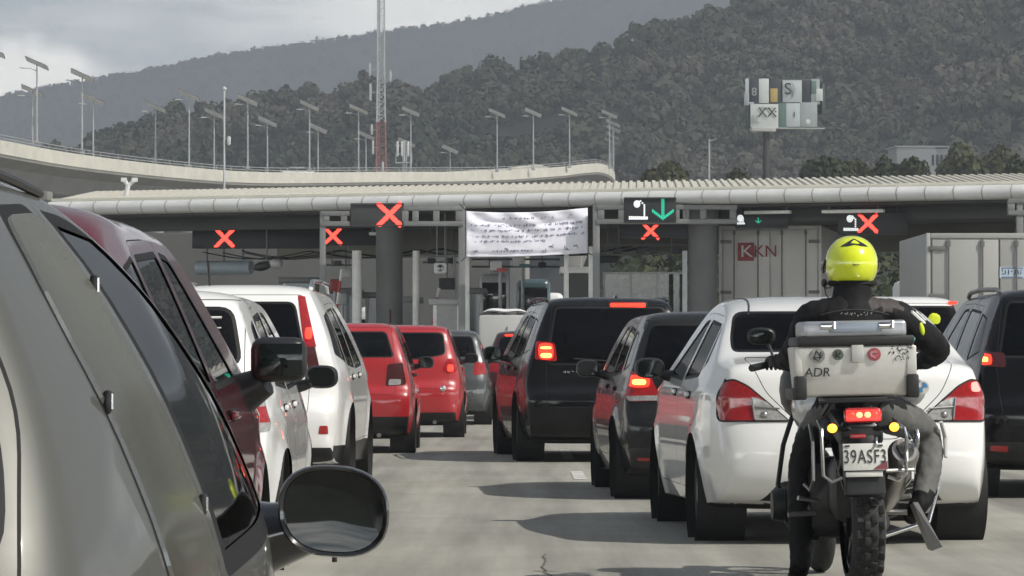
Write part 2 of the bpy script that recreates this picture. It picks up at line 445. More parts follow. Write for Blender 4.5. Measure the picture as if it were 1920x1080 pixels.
def crown_points(rs, n, blobs=9):
    """leaf positions in a unit crown: uneven clumps with gaps"""
    d = rs.normal(size=(blobs, 3)); d /= np.linalg.norm(d, axis=1, keepdims=True); d[:, 2] = np.abs(d[:, 2]) * 1.0 - .25
    c = d * rs.uniform(.35, .72, (blobs, 1)); rad = rs.uniform(.26, .46, blobs)
    k = rs.randint(0, blobs, n); v = rs.normal(size=(n, 3)); v /= np.linalg.norm(v, axis=1, keepdims=True)
    return c[k] + v * (rad[k] * rs.uniform(.55, 1.0, n) ** .4)[:, None], v

def rand_frames(rs, n, nrm, jitter=.8):
    nn = nrm + rs.normal(size=(n, 3)) * jitter; nn /= np.linalg.norm(nn, axis=1, keepdims=True)
    a = rs.normal(size=(n, 3)); u = np.cross(nn, a); u /= np.linalg.norm(u, axis=1, keepdims=True); return u, np.cross(nn, u)

# near hill: ridge as it stands in the photo, 1000 m away; foot at 620 m
RIDGE1 = [(-400, 420), (-200, 380), (0, 325), (120, 278), (180, 250), (230, 240), (300, 222), (380, 214), (430, 208), (480, 197), (560, 177), (640, 182), (700, 160), (740, 148), (800, 158), (835, 155), (852, 132), (930, 118), (1000, 102), (1100, 80), (1190, 56), (1300, 24), (1400, -2), (1600, -45), (2000, -110), (2500, -150)]
def hill1(px, t):
    y = 620 + 380 * t; x = (px - 960) / F * y
    zr = (HY - interp(RIDGE1, px)) / F * 1000 - 3.0
    s = np.clip(t, 0, 1) ** .85
    z = zr * s + fbm(x, y, 11, 60) * 6 * np.clip(np.minimum(t, 1.6 - t) * 3, 0, 1) - 3 * (t <= 0)
    z = np.where(t > 1, zr * np.maximum(0.35, 1 - (t - 1) * 1.2), z)
    return x, y, z
SOIL = pbr('hill_soil', (.062, .056, .042), .95, vary=.35, vscale=.05)
px_, t_ = np.meshgrid(np.linspace(-400, 2500, 220), np.linspace(-.05, 1.5, 60), indexing='ij')
X, Y, Z = hill1(px_, t_); tag(grid_mesh('hill', X, Y, Z, SOIL), kind='structure')
def forest():
    rs = np.random.RandomState(5); n = 10500
    px = rs.uniform(-330, 2330, n); t = rs.uniform(.0, 1.03, n); x, y, z = hill1(px, t)
    ok = (fbm(x, y, 91, 30, 3) > -.42) & (HY - (z - H0) * F / y < 420) & (HY - (z - H0) * F / y > -90); px, t, x, y, z = px[ok], t[ok], x[ok], y[ok], z[ok]; n = len(px)
    sz = np.clip(2.25 * np.exp(rs.normal(0, .36, n)), 1.1, 4.8)
    protos = []
    for k in range(10):
        p, v = crown_points(rs, 190, 8); u, w = rand_frames(rs, 190, v, .18); protos.append((p, u, w, rs.uniform(.08, .155, 190)))
    C = []; U = []; W = []; T = []
    kind = rs.randint(0, 10, n); base = np.clip(.5 + fbm(x, y, 31, 50, 3) * 1.3 + rs.normal(0, .13, n), 0, 1)
    for i in range(n):
        p, u, w, s = protos[kind[i]]; a = rs.uniform(0, 6.28); ca, sa = math.cos(a), math.sin(a); Rm = np.array([[ca, -sa, 0], [sa, ca, 0], [0, 0, 1]])
        sc = np.array([1, 1, rs.uniform(.85, 1.35)]) * sz[i]
        C.append((p @ Rm.T) * sc + np.array([x[i], y[i], z[i] + sz[i] * .75])); U.append((u @ Rm.T) * (s * sz[i])[:, None]); W.append((w @ Rm.T) * (s * sz[i])[:, None]); T.append(np.full(len(p), base[i]) + rs.normal(0, .05, len(p)))
    m = leaf_mat('forest_leaves', [(.112, .124, .084), (.138, .142, .098), (.168, .160, .118), (.200, .182, .142)], .9)
    o = quads_mesh('forest', np.vstack(C), np.vstack(U), np.vstack(W), m, np.concatenate(T)); tag(o, 'dry olive brown woodland covering the near hillside', 'forest', kind='stuff')
forest()
# far mountain
RIDGE2 = [(-600, 260), (-300, 205), (0, 184), (100, 164), (250, 137), (400, 108), (600, 78), (720, 58), (830, 46), (900, 35), (1000, 10), (1050, 0), (1300, -60), (1700, -130), (2300, -170), (2800, -150)]
def hill2(px, t):
    y = 3000 + 1500 * t; x = (px - 960) / F * y
    zr = (HY - interp(RIDGE2, px)) / F * 4500; s = np.clip(t, 0, 1) ** .9
    z = zr * s + fbm(x, y, 77, 420, 5) * 40 * np.clip(np.minimum(t, 1.05 - t) * 2.5, 0, 1)
    return x, y, np.where(t > 1, zr * (1 - (t - 1)), z)
px_, t_ = np.meshgrid(np.linspace(-600, 2800, 260), np.linspace(0, 1.4, 70), indexing='ij')
X, Y, Z = hill2(px_, t_); tag(grid_mesh('mountain', X, Y, Z, pbr('mountain_wood', (.045, .050, .034), .95, vary=.45, vscale=.02, bump=1.0, bscale=.03)), kind='structure')
def ridge_wood():
    rs = np.random.RandomState(9); n = 5200
    px = rs.uniform(-300, 1500, n); t = np.where(rs.rand(n) < .30, rs.uniform(.955, .992, n), rs.uniform(.15, .98, n)); x, y, z = hill2(px, t); sz = rs.uniform(2.5, 6.5, n)
    p, v = crown_points(rs, 26, 6); C = []; U = []; W = []
    for i in range(n):
        p, v = crown_points(rs, 26, 5) if i % 50 == 0 else (p, v); u, w = rand_frames(rs, 26, v, .6)
        C.append(p * sz[i] * np.array([1, 1, 1.4]) + np.array([x[i], y[i], z[i] + sz[i] * .35])); U.append(u * sz[i] * .22); W.append(w * sz[i] * .22)
    m = leaf_mat('ridge_leaves', [(.035, .042, .026), (.06, .06, .04)], .9); C = np.vstack(C)
    tag(quads_mesh('mountain_forest', C, np.vstack(U), np.vstack(W), m, rs.rand(len(C))), 'blue hazed woodland on the far mountain and along its crest', 'forest', kind='stuff')
ridge_wood()
def haze():
    me = bpy.data.meshes.new('haze'); bm = bmesh.new(); bmesh.ops.create_cube(bm, size=1)
    for v in bm.verts: v.co = Vector((v.co.x * 5600, 2600 + v.co.y * 5500, 424 + v.co.z * 850))
    bm.to_mesh(me); bm.free()
    mt = bpy.data.materials.new('haze_air'); mt.use_nodes = True; nt = mt.node_tree; nt.nodes.clear()
    o = nt.nodes.new('ShaderNodeOutputMaterial'); v = nt.nodes.new('ShaderNodeVolumePrincipled')
    v.inputs['Color'].default_value = (.80, .88, 1.0, 1); v.inputs['Density'].default_value = HAZE_D; v.inputs['Anisotropy'].default_value = .1
    nt.links.new(v.outputs[0], o.inputs['Volume'])
    tag(link_mesh('haze', me, mt), 'thin pale blue haze in the air', 'haze', kind='stuff')
HAZE_D = 0.00045
haze()

def cloud():
    """a real cloud between the sun and the near hill, high outside the picture: it puts the hillside in thin cloud shade"""
    bm = bmesh.new(); bmesh.ops.create_icosphere(bm, subdivisions=5, radius=1)
    for v in bm.verts:
        n = v.co.normalized(); k = 1 + .28 * noise.fractal(n * 2.2, 1, 2, 5)
        v.co = Vector((n.x * 640 * k, n.y * 290 * k, n.z * 80 * k))
    me = bpy.data.meshes.new('cloud'); bm.to_mesh(me); bm.free(); me.polygons.foreach_set('use_smooth', [True] * len(me.polygons))
    h = 1500.0; c = Vector((90, 900, 40)) + sd * (h / sd.z)
    mt = bpy.data.materials.new('cloud_vapour'); mt.use_nodes = True; nt = mt.node_tree; nt.nodes.clear(); N = nt.nodes.new
    o = N('ShaderNodeOutputMaterial'); a = N('ShaderNodeBsdfTransparent'); d = N('ShaderNodeBsdfDiffuse'); d.inputs[0].default_value = (.9, .9, .9, 1); mx = N('ShaderNodeMixShader'); mx.inputs[0].default_value = .40
    nt.links.new(a.outputs[0], mx.inputs[1]); nt.links.new(d.outputs[0], mx.inputs[2]); nt.links.new(mx.outputs[0], o.inputs[0])
    tag(link_mesh('cloud', me, mt, None, c), kind='structure')
cloud()

# ------------------------------------------------------------------ viaduct with lamps
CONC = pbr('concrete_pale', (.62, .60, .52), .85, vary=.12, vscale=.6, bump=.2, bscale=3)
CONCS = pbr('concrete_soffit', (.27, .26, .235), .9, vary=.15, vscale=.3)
GALV = pbr('galvanised', (.42, .43, .43), .5, .3, vary=.12)
VIA = [(-420, 27, 19.4), (-200, 23.2, 20.6), (0, 20, 21.5), (160, 18.5, 21.6), (350, 17, 22.1), (500, 16, 22.8), (720, 14.8, 24.6), (920, 13.8, 26.4), (1060, 13.2, 28.2), (1120, 12.95, 29.2), (1150, 12.3, 29.6), (1152, 11.3, 29.5), (1140, 10.3, 29.3), (1105, 9.4, 29.2)]
def via_curve(step=5.0):
    p = [np.array(((px - 960) / K, F / K, zt)) for px, K, zt in VIA]; out = []
    for i in range(len(p) - 1):
        p0, p1, p2, p3 = p[max(i - 1, 0)], p[i], p[i + 1], p[min(i + 2, len(p) - 1)]
        k = max(2, int(np.linalg.norm(p2 - p1) / step))
        for q in range(k):
            t = q / k; out.append(.5 * ((2 * p1) + (-p0 + p2) * t + (2 * p0 - 5 * p1 + 4 * p2 - p3) * t * t + (-p0 + 3 * p1 - 3 * p2 + p3) * t ** 3))
    out.append(p[-1]); return np.array(out)
VC = via_curve()
def via_frames():
    t = np.gradient(VC[:, :2], axis=0); t /= np.linalg.norm(t, axis=1, keepdims=True)
    return np.stack([-t[:, 1], t[:, 0]], -1)         # to the left of travel = away from the viewer
VN_ = via_frames()
def sweep(name, prof, mat, parent, close=True, i0=0, i1=None):
    """prof: (distance inwards from the outer face, height above the parapet top)"""
    m = MB(); idx = range(len(VC))[i0:i1]; k = len(prof); vs = []
    for i in idx:
        for (a, h) in prof: vs.append((VC[i, 0] + VN_[i, 0] * a, VC[i, 1] + VN_[i, 1] * a, VC[i, 2] + h))
    n = len(list(idx)); fs = [(i * k + q, (i + 1) * k + q, (i + 1) * k + (q + 1) % k, i * k + (q + 1) % k) for i in range(n - 1) for q in range(k if close else k - 1)]
    if close: fs += [tuple(range(k)), tuple(range((n - 1) * k, n * k))[::-1]]
    m.add(vs, fs, 0, True); return m.build(name, mat, parent, angle=30)
via = thing('viaduct', 'pale concrete curved viaduct with railings crossing behind the toll plaza', 'viaduct', (0, 0, 0))
sweep('parapet', [(0, 0), (.35, 0), (.35, -1.05), (.02, -1.32), (-.03, -1.30)], CONC, via)
sweep('parapet', [(9.3, 0), (9.65, 0), (9.65, -1.3), (9.3, -1.05)], CONC, via)
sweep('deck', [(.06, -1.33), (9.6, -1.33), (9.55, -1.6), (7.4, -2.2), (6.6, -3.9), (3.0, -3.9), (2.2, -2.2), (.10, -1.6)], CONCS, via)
def via_rail():
    m = MB(); d = 0; P0 = None
    for h in (.22, .52):
        m.tube([(VC[i, 0] + VN_[i, 0] * .18, VC[i, 1] + VN_[i, 1] * .18, VC[i, 2] + h) for i in range(len(VC))], .05, 5)
    for i in range(0, len(VC)):
        x, y, z = VC[i, 0] + VN_[i, 0] * .18, VC[i, 1] + VN_[i, 1] * .18, VC[i, 2]
        m.tube([(x, y, z - .02), (x, y, z + .56)], .045, 5)
    m.build('guard_rail', GALV, via)
via_rail()
def pier(i, name='pier'):
    m = MB(); c = VC[i] + np.array([*(VN_[i] * 4.8), 0]); zt = c[2] - 3.9
    an = math.atan2(VN_[i, 1], VN_[i, 0])
    m.box((c[0], c[1], zt / 2), (2.6, 1.4, zt), Matrix.Rotation(an, 3, 'Z'), .25); m.box((c[0], c[1], zt - .45), (6.0, 1.6, .9), Matrix.Rotation(an, 3, 'Z'), .1)
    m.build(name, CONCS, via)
lens = np.concatenate([[0], np.cumsum(np.linalg.norm(np.diff(VC[:, :2], axis=0), axis=1))])
for s_ in np.arange(8, lens[-1], 26): pier(int(np.argmin(abs(lens - s_))))

PANELM = pbr('solar_panel', (.12, .125, .14), .3, coat=.5, vary=.1); PANELB = pbr('solar_back', (.72, .72, .70), .6)
def lamp_proto(h=7.9, pw=2.5):
    r = thing('street_lamp', 'x', 'street lamp', (0, 0, 0), 0, 'solar street lamps')
    m = MB(); m.tube([(0, 0, 0), (0, 0, h * .5), (0, 0, h)], [.11, .09, .07], 8); m.box((0, 0, .15), (.5, .5, .3), None, .04); m.build('pole', GALV, r)
    m = MB(); Rm = Matrix.Rotation(R(24), 3, 'Y') @ Matrix.Rotation(R(-13), 3, 'X')
    m.box((0, 0, h + .12), (pw, 1.7, .06), Rm, 0, 0); m.box(Vector((0, 0, h + .12)) - Rm @ Vector((0, 0, .035)), (pw * .98, 1.66, .02), Rm, 0, 1)
    for q in (-.4, 0, .4): m.box(Vector((0, 0, h + .12)) + Rm @ Vector((q * pw * .8, 0, -.07)), (.05, 1.6, .06), Rm, 0, 1)
    m.build('solar_panel', [PANELM, PANELB], r)
    m = MB(); m.tube([(0, 0, h - .7), (-.5, -.3, h - .45), (-1.0, -.6, h - .42)], .04, 6); m.box((-1.25, -.75, h - .42), (.62, .3, .10), Matrix.Rotation(R(30), 3, 'Z'), .03); m.build('lamp_head', GALV, r)
    return r
ROW1 = [(-16, 97, 20.6), (68, 120, 18.9), (153, 143, 18.5), (354, 180, 16.9), (464, 189, 16.2), (580, 199, 15.5), (672, 206, 15.0), (770, 210, 14.5), (932, 213, 13.8), (1000, 212, 13.5), (1068, 210, 13.2), (1143, 215, 12.8)]
ROW2 = [(60, 172, 18.4), (174, 188, 17.6), (291, 202, 16.8), (401, 214, 16.0), (501, 229, 15.3), (596, 242, 14.7), (686, 255, 14.1), (762, 268, 13.7), (844, 281, 13.1)]
ROW3 = [(1150, 232, 11.8), (1151, 243, 11.2), (1149, 256, 10.6), (1146, 266, 10.1)]
ORD = ['first', 'second', 'third', 'fourth', 'fifth', 'sixth', 'seventh', 'eighth', 'ninth', 'tenth', 'eleventh', 'twelfth']
LP = lamp_proto(); used_proto = False
def put_lamp(x, y, z, label, zr):
    global used_proto
    if not used_proto: used_proto = True; LP.location = (x, y, z); LP.rotation_euler = (0, 0, zr); LP['label'] = label; return LP
    return dup(LP, (x, y, z), zr, label)
for k, (px, py, K) in enumerate(ROW1):
    p = P(px, py, F / K); put_lamp(p.x, p.y, p.z - 7.9, 'solar street lamp on the near parapet of the viaduct, %s from the left' % ORD[k], R(rng.uniform(-6, 6)))
for k, (px, py, K) in enumerate(ROW2):
    p = P(px, py, F / K); put_lamp(p.x, p.y, p.z - 7.9, 'lower solar street lamp on the roadway behind the viaduct parapet, %s from the left' % ORD[k], R(rng.uniform(-6, 6)))
for k, (px, py, K) in enumerate(ROW3):
    p = P(px, py, F / K); put_lamp(p.x, p.y, p.z - 7.9, 'solar street lamp stacked up at the far bend of the viaduct, %s counting downwards' % ORD[k], R(rng.uniform(-6, 6)))
# lower roadway behind the viaduct, carrying the second row of lamps
r2 = thing('ramp', 'lower concrete ramp hidden behind the viaduct parapet, carrying the second row of lamps', 'ramp')
pts = [P(px, py, F / K) - Vector((0, 0, 7.9)) for px, py, K in ROW2]; pts = [pts[0] + (pts[0] - pts[2]) * .8] + pts + [pts[-1] + (pts[-1] - pts[-2]) * .6]
m = MB(); vs = []
for i, p in enumerate(pts):
    t = (pts[min(i + 1, len(pts) - 1)] - pts[max(i - 1, 0)]); t.z = 0; t.normalize(); nrm = Vector((-t.y, t.x, 0))
    for a, h in ((-.8, .0), (6.5, .0), (6.5, -1.4), (-.8, -1.4)): vs.append(p + nrm * a + Vector((0, 0, h)))
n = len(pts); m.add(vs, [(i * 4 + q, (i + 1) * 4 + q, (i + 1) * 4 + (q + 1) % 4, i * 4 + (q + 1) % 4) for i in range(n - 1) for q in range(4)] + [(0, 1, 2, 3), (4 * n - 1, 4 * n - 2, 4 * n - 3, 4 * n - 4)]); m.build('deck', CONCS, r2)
for i in range(1, n - 1, 2):
    m = MB(); z = pts[i].z - 1.4; m.tube([(pts[i].x, pts[i].y + 2.5, 0), (pts[i].x, pts[i].y + 2.5, z)], .7, 12); m.build('pier', CONCS, r2)

# small white car on the viaduct
def via_car():
    r = thing('parked_car', 'small white car driving on the curved viaduct, only its roof above the railing', 'car', P(555, 333, F / 15.4) + Vector((0, 3, 0)), R(-75))
    m = MB(); m.box((0, 0, .62), (1.7, 4.2, .6), None, .2); m.build('body', WHITE_, r)
    m = MB(); m.box((0, -.1, 1.12), (1.5, 2.2, .55), None, .22); m.box((0, -.1, 1.40), (1.3, 1.7, .06), None, .02, 1); m.build('cabin', [GLOSSK, WHITE_], r)
    for x in (-.75, .75):
        for y in (-1.3, 1.3):
            w = MB(); w.lathe([(0, -.1), (.31, -.1), (.31, .1), (0, .1)], (x, y, .31), 'X', 16); w.build('wheel', TYRE, r)
    r.name = 'white_car'
WHITE_ = pbr('far_white', (.72, .72, .70), .4)
via_car()

# ------------------------------------------------------------------ masts, tower, billboard, trees
REDW = pbr('tower_red', (.36, .16, .14), .6); TWHITE = pbr('tower_white', (.60, .60, .59), .6)
def lattice_tower():
    d = 560.0; b = P(713, 669, d); r = thing('radio_tower', 'tall slim red and white lattice radio mast rising behind the viaduct', 'tower', (b.x, b.y, 0))
    H = 62; w0, w1 = 1.5, .62
    wat = lambda z: w0 + (w1 - w0) * min(1, z / 46.)
    band = lambda z: 0 if (z < 8 or 29.5 < z < 36.5 or 15 < z < 22) else 1
    legs = [MB(), MB(), MB()]; br = MB(); z = 0; step = 1.1
    while z < H:
        z2 = z + step; bm_ = band(z)
        for k in range(3):
            a = math.pi / 2 + k * 2 * math.pi / 3 + .3; a2 = math.pi / 2 + ((k + 1) % 3) * 2 * math.pi / 3 + .3
            p = lambda an, zz: (wat(zz) * math.cos(an), wat(zz) * math.sin(an), zz)
            legs[k].tube([p(a, z), p(a, z2)], .13, 5, bm_, False); br.tube([p(a, z), p(a2, z2)], .055, 4, bm_, False); br.tube([p(a, z2), p(a2, z2)], .05, 4, bm_, False)
        z = z2
    for l in legs: l.build('leg', [REDW, TWHITE], r)
    br.build('bracing', [REDW, TWHITE], r)
    for (dx, z, h) in ((-1.5, 42, 2.6), (-1.6, 45.5, 2.0), (1.6, 44.5, 1.6), (-2.2, 28.5, 2.2), (1.7, 27.5, 2.2), (2.4, 27.6, 1.8), (.4, 30.0, 2.4), (-1.1, 33.5, 2.2), (-1.3, 36.2, 1.6)):
        m = MB(); m.box((dx, -.9, z), (.34, .2, h), None, .05); m.tube([(dx * .3, -.3, z), (dx, -.8, z)], .05, 5); m.build('antenna', TWHITE, r)
lattice_tower()
def platform_mast():
    b = P(757, 669, 480); r = thing('antenna_mast', 'short mast with a railed antenna platform beside the lattice tower', 'mast', (b.x, b.y, 0)); z0 = 1.15 + (HY - 305) / F * 480
    m = MB(); m.tube([(0, 0, 0), (0, 0, z0 + 3)], .22, 8); m.build('pole', GALV, r)
    m = MB(); m.box((0, 0, z0), (2.2, 1.6, .12)); 
    for x in (-1.05, 1.05):
        for y in (-.75, .75): m.tube([(x, y, z0), (x, y, z0 + 1.3)], .05, 5)
    m.tube([(-1.05, -.75, z0 + 1.2), (1.05, -.75, z0 + 1.2), (1.05, .75, z0 + 1.2), (-1.05, .75, z0 + 1.2), (-1.05, -.75, z0 + 1.2)], .05, 5); m.build('platform', GALV, r)
    for x in (-.8, -.2, .6):
        m = MB(); m.box((x, -.9, z0 + 1.8), (.3, .2, 2.0), None, .05); m.build('antenna', TWHITE, r)
platform_mast()
def slim_mast():
    d = 300; b = P(420, 669, d); zt = 1.15 + (HY - 168) / F * d; r = thing('lamp_mast', 'slim pale mast with a ball top standing behind the curved viaduct', 'mast', (b.x, b.y, 0))
    m = MB(); m.tube([(0, 0, 0), (0, 0, zt)], [.11, .075], 8); m.build('pole', pbr('mast_pale', (.55, .56, .56), .5), r)
    m = MB(); m.ball((0, 0, zt + .1), (.18, .18, .18), 10, 8); m.build('finial', TWHITE, r)
    m = MB(); q = (429 - 420) / F * d; m.box((q, -.1, 1.15 + (HY - 264) / F * d), (.30, .28, .75), None, .12); m.tube([(0, 0, 1.15 + (HY - 260) / F * d), (q, -.1, 1.15 + (HY - 260) / F * d)], .03, 5); m.build('cabinet', TWHITE, r)
slim_mast()
def thin_pole(px, top, d, label):
    b = P(px, 669, d); r = thing('pole', label, 'pole', (b.x, b.y, 0)); zt = 1.15 + (HY - top) / F * d
    m = MB(); m.tube([(0, 0, 0), (0, 0, zt)], [.10, .06], 7); m.build('shaft', GALV, r); m = MB(); m.tube([(0, 0, zt - .2), (.5, -.2, zt)], .05, 5); m.build('bracket', GALV, r); r.name = 'utility_pole'
thin_pole(1330, 260, 240, 'thin bare grey pole behind the canopy, to the left of the billboard post')

BB = [pbr('bb_' + str(i), c, .6, vary=.08, vscale=1) for i, c in enumerate([(.42, .46, .46), (.035, .04, .05), (.50, .52, .50), (.42, .30, .10), (.10, .16, .14), (.30, .33, .33)])]
def billboard():
    d = 270.0; K = F / d; c = P(1468, 193, d); r = thing('billboard', 'big roadside billboard of mismatched grey panels on a single dark post', 'billboard', (c.x, c.y, 0), R(6))
    W_, H_ = 136 / K, 92 / K; zc = c.z
    m = MB(); m.tube([(-30 / K, .3, 0), (-30 / K, .3, zc - H_ / 2)], .27, 12); m.build('post', pbr('bb_post', (.05, .045, .04), .6), r)
    m = MB(); m.box((0, .35, zc), (W_, .5, H_), None, .03)
    for q in np.linspace(-.45, .45, 5): m.box((q * W_, .8, zc), (.08, .4, H_))
    m.box((.53 * W_, .7, zc + H_ * .1), (.3, 1.0, H_ * .62), Matrix.Rotation(R(35), 3, 'Z'), .03); m.build('frame', pbr('bb_frame', (.06, .08, .075), .6), r)
    m = MB(); m.box((-.28 * W_, -.2, zc - H_ * .55), (W_ * .34, .8, .30), None, .04); m.box((.1 * W_, -.1, zc - H_ * .515), (W_ * .95, .6, .08)); m.build('catwalk', pbr('bb_walk', (.40, .40, .38), .6), r)
    tiles = [(-.52, .5, -.40, -.02, 0), (-.47, .5, -.32, .02, 1), (-.33, .5, -.19, 0, 2), (-.19, .5, -.03, 0, 1), (-.17, .3, -.07, .02, 3), (.0, .47, .27, .02, 0), (.27, .47, .42, .02, 1), (.40, .5, .52, -.02, 5), (-.45, -.02, -.06, -.5, 2), (-.06, .0, .06, -.5, 4), (.05, .0, .25, -.48, 0), (.24, .02, .48, -.48, 5), (.46, .30, .56, .05, 2), (-.54, .2, -.47, -.05, 5), (.40, .46, .47, .2, 4)]
    for i, (x0, z0, x1, z1, mt) in enumerate(tiles):
        m = MB(); xs, zs = (x0 + x1) / 2 * W_, zc + (z0 + z1) / 2 * H_
        m.box((xs, .08 - .010 * i, zs), (abs(x1 - x0) * W_, .06, abs(z0 - z1) * H_), None, .01); m.build('panel', BB[mt], r)
    for (t, x, z, s, mt) in (('S', .07, .28, 1.25, INKD), (')', .15, .28, 1.25, BB[5]), ('XX', -.22, -.20, 1.0, INKD), (':', -.10, -.20, 1.0, INKD), ('I', .16, -.24, .6, INKD), ('8', -.40, .22, .85, BB[5]), ('K', -.38, -.34, .9, BB[5])):
        text_mesh(t, s, mt, r, 'lettering', Matrix.Translation((x * W_, -.11, zc + z * H_)) @ FACE, .012)
    m = MB(); m.box((-.22 * W_, -.075, zc - .085 * H_), (.9, .03, .08)); m.ball((.35 * W_, -.075, zc - .38 * H_), (.2, .03, .2), 14, 8); m.build('emblem', [BB[2]], r)
billboard()
def hill_building():
    d = 640; b = P(1727, 669, d); K = F / d; r = thing('hillside_building', 'plain white flat roofed building on the hillside among dark trees', 'building', (b.x, b.y, 0), R(4)); zt = 1.15 + (HY - 277) / K
    m = MB(); m.box((-1.2, 2, zt / 2), (100 / K - 2.4, 9, zt), None, .03); m.box((100 / K / 2 - 1.2, 2.2, zt / 2 - .1), (2.4, 8.8, zt - .3)); m.build('wall', pbr('bld_white', (.34, .345, .34), .8, vary=.06), r)
    for k in range(4):
        m = MB(); m.box((100 / K / 2 - 3.0 + k * .78, -2.5, zt - 2.3), (.40, .12, 1.9)); m.build('window', INKD, r)
    m = MB(); m.box((-.2, 2, zt + .1), (100 / K + .3, 9.4, .25)); m.build('roof', pbr('bld_roof', (.40, .40, .39), .8), r)
hill_building()

LEAFM = [leaf_mat('tree_dark', [(.018, .026, .012), (.045, .055, .024), (.075, .080, .038)]), leaf_mat('tree_olive', [(.03, .036, .015), (.065, .068, .028), (.10, .10, .045)])]
BARK = pbr('bark', (.07, .055, .04), .9, vary=.3)
def tree(px, top, wpx, hpx, d, mt, label, seed, group='trees behind the toll canopy', n=1500):
    rs = np.random.RandomState(seed); K = F / d; b = P(px, 669, d); zt = 1.15 + (HY - top) / K; rw, rh = wpx / K / 2, hpx / K / 2
    r = thing('tree', label, 'tree', (b.x, b.y, 0), 0, group)
    m = MB(); zc = zt - rh
    m.tube([(0, 0, 0), (.1, .05, zc * .5), (.0, .0, zc + rh * .3)], [.32, .22, .08], 8)
    for k in range(6):
        a = rs.uniform(0, 6.28); m.tube([(0, 0, zc - rh * rs.uniform(.1, .9)), (rw * .6 * math.cos(a), rw * .6 * math.sin(a), zc + rh * rs.uniform(-.2, .5))], [.10, .03], 6)
    m.build('trunk', BARK, r)
    p, v = crown_points(rs, n, 13); u, w = rand_frames(rs, n, v, .7); s = rs.uniform(.055, .10, n) * rw
    o = quads_mesh('crown', p * np.array([rw * 1.05, rw * 1.05, rh * 1.15]) + np.array([0, 0, zc]), u * s[:, None], w * s[:, None], LEAFM[mt], np.clip(rs.normal(.5, .25, n), 0, 1), r)
    return r
tree(1545, 288, 105, 110, 300, 0, 'dark round tree just right of the billboard post, above the canopy roof', 1)
tree(1608, 292, 85, 100, 320, 1, 'olive tree between two dark ones, right of the billboard', 2)
tree(1668, 288, 80, 100, 290, 0, 'dark tree directly in front of the white hillside building', 3)
tree(1712, 288, 70, 100, 285, 0, 'dark tree overlapping the right half of the white hillside building', 4)
tree(1800, 272, 110, 130, 330, 1, 'wide olive tree right of the white hillside building', 5)
tree(1868, 268, 90, 130, 340, 1, 'olive tree near the right edge above the canopy roof', 6)
tree(1918, 275, 70, 130, 260, 0, 'dark tree cut by the right edge above the canopy roof', 7)
tree(1250, 300, 95, 90, 280, 1, 'low olive tree left of the thin bare pole above the canopy', 8)
tree(1384, 310, 60, 80, 270, 1, 'small yellowish green tree left of the billboard post', 9)

# ------------------------------------------------------------------ toll plaza
def Kc(px): return 65.7 + (px - 130) / 1790 * 7.3
A_ = Vector(((130 - 960) / Kc(130), F / Kc(130), 0)); B_ = Vector(((1920 - 960) / Kc(1920), F / Kc(1920), 0))
u_ = (B_ - A_).normalized(); n_ = Vector((-u_.y, u_.x, 0)); CYAW = math.atan2(u_.y, u_.x)
def pc(px, py, off=0.0):
    """on the vertical plane that lies `off` metres behind the front gutter of the canopy"""
    k = (px - 960) / F; a = A_ + n_ * off; t = (k * a.y - a.x) / (u_.x - k * u_.y); p = a + u_ * t
    return Vector((p.x, p.y, H0 + (HY - py) / F * p.y))
def kc(px, off=0.0): return F / pc(px, 600, off).y
ROOFM = pbr('roof_sheet', (.66, .63, .53), .5, .1, vary=.10, vscale=.5); GUT = pbr('gutter_steel', (.60, .60, .585), .5, .05, vary=.10, vscale=.8)
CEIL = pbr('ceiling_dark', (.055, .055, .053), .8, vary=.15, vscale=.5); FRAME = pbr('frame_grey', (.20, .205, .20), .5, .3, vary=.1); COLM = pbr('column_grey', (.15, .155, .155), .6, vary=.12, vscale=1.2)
can = thing('toll_canopy', 'long toll plaza canopy with ribbed cream roof and rounded grey gutter', 'canopy', A_, CYAW)
CL0, CL1, CD = -.6, 56.0, 7.6
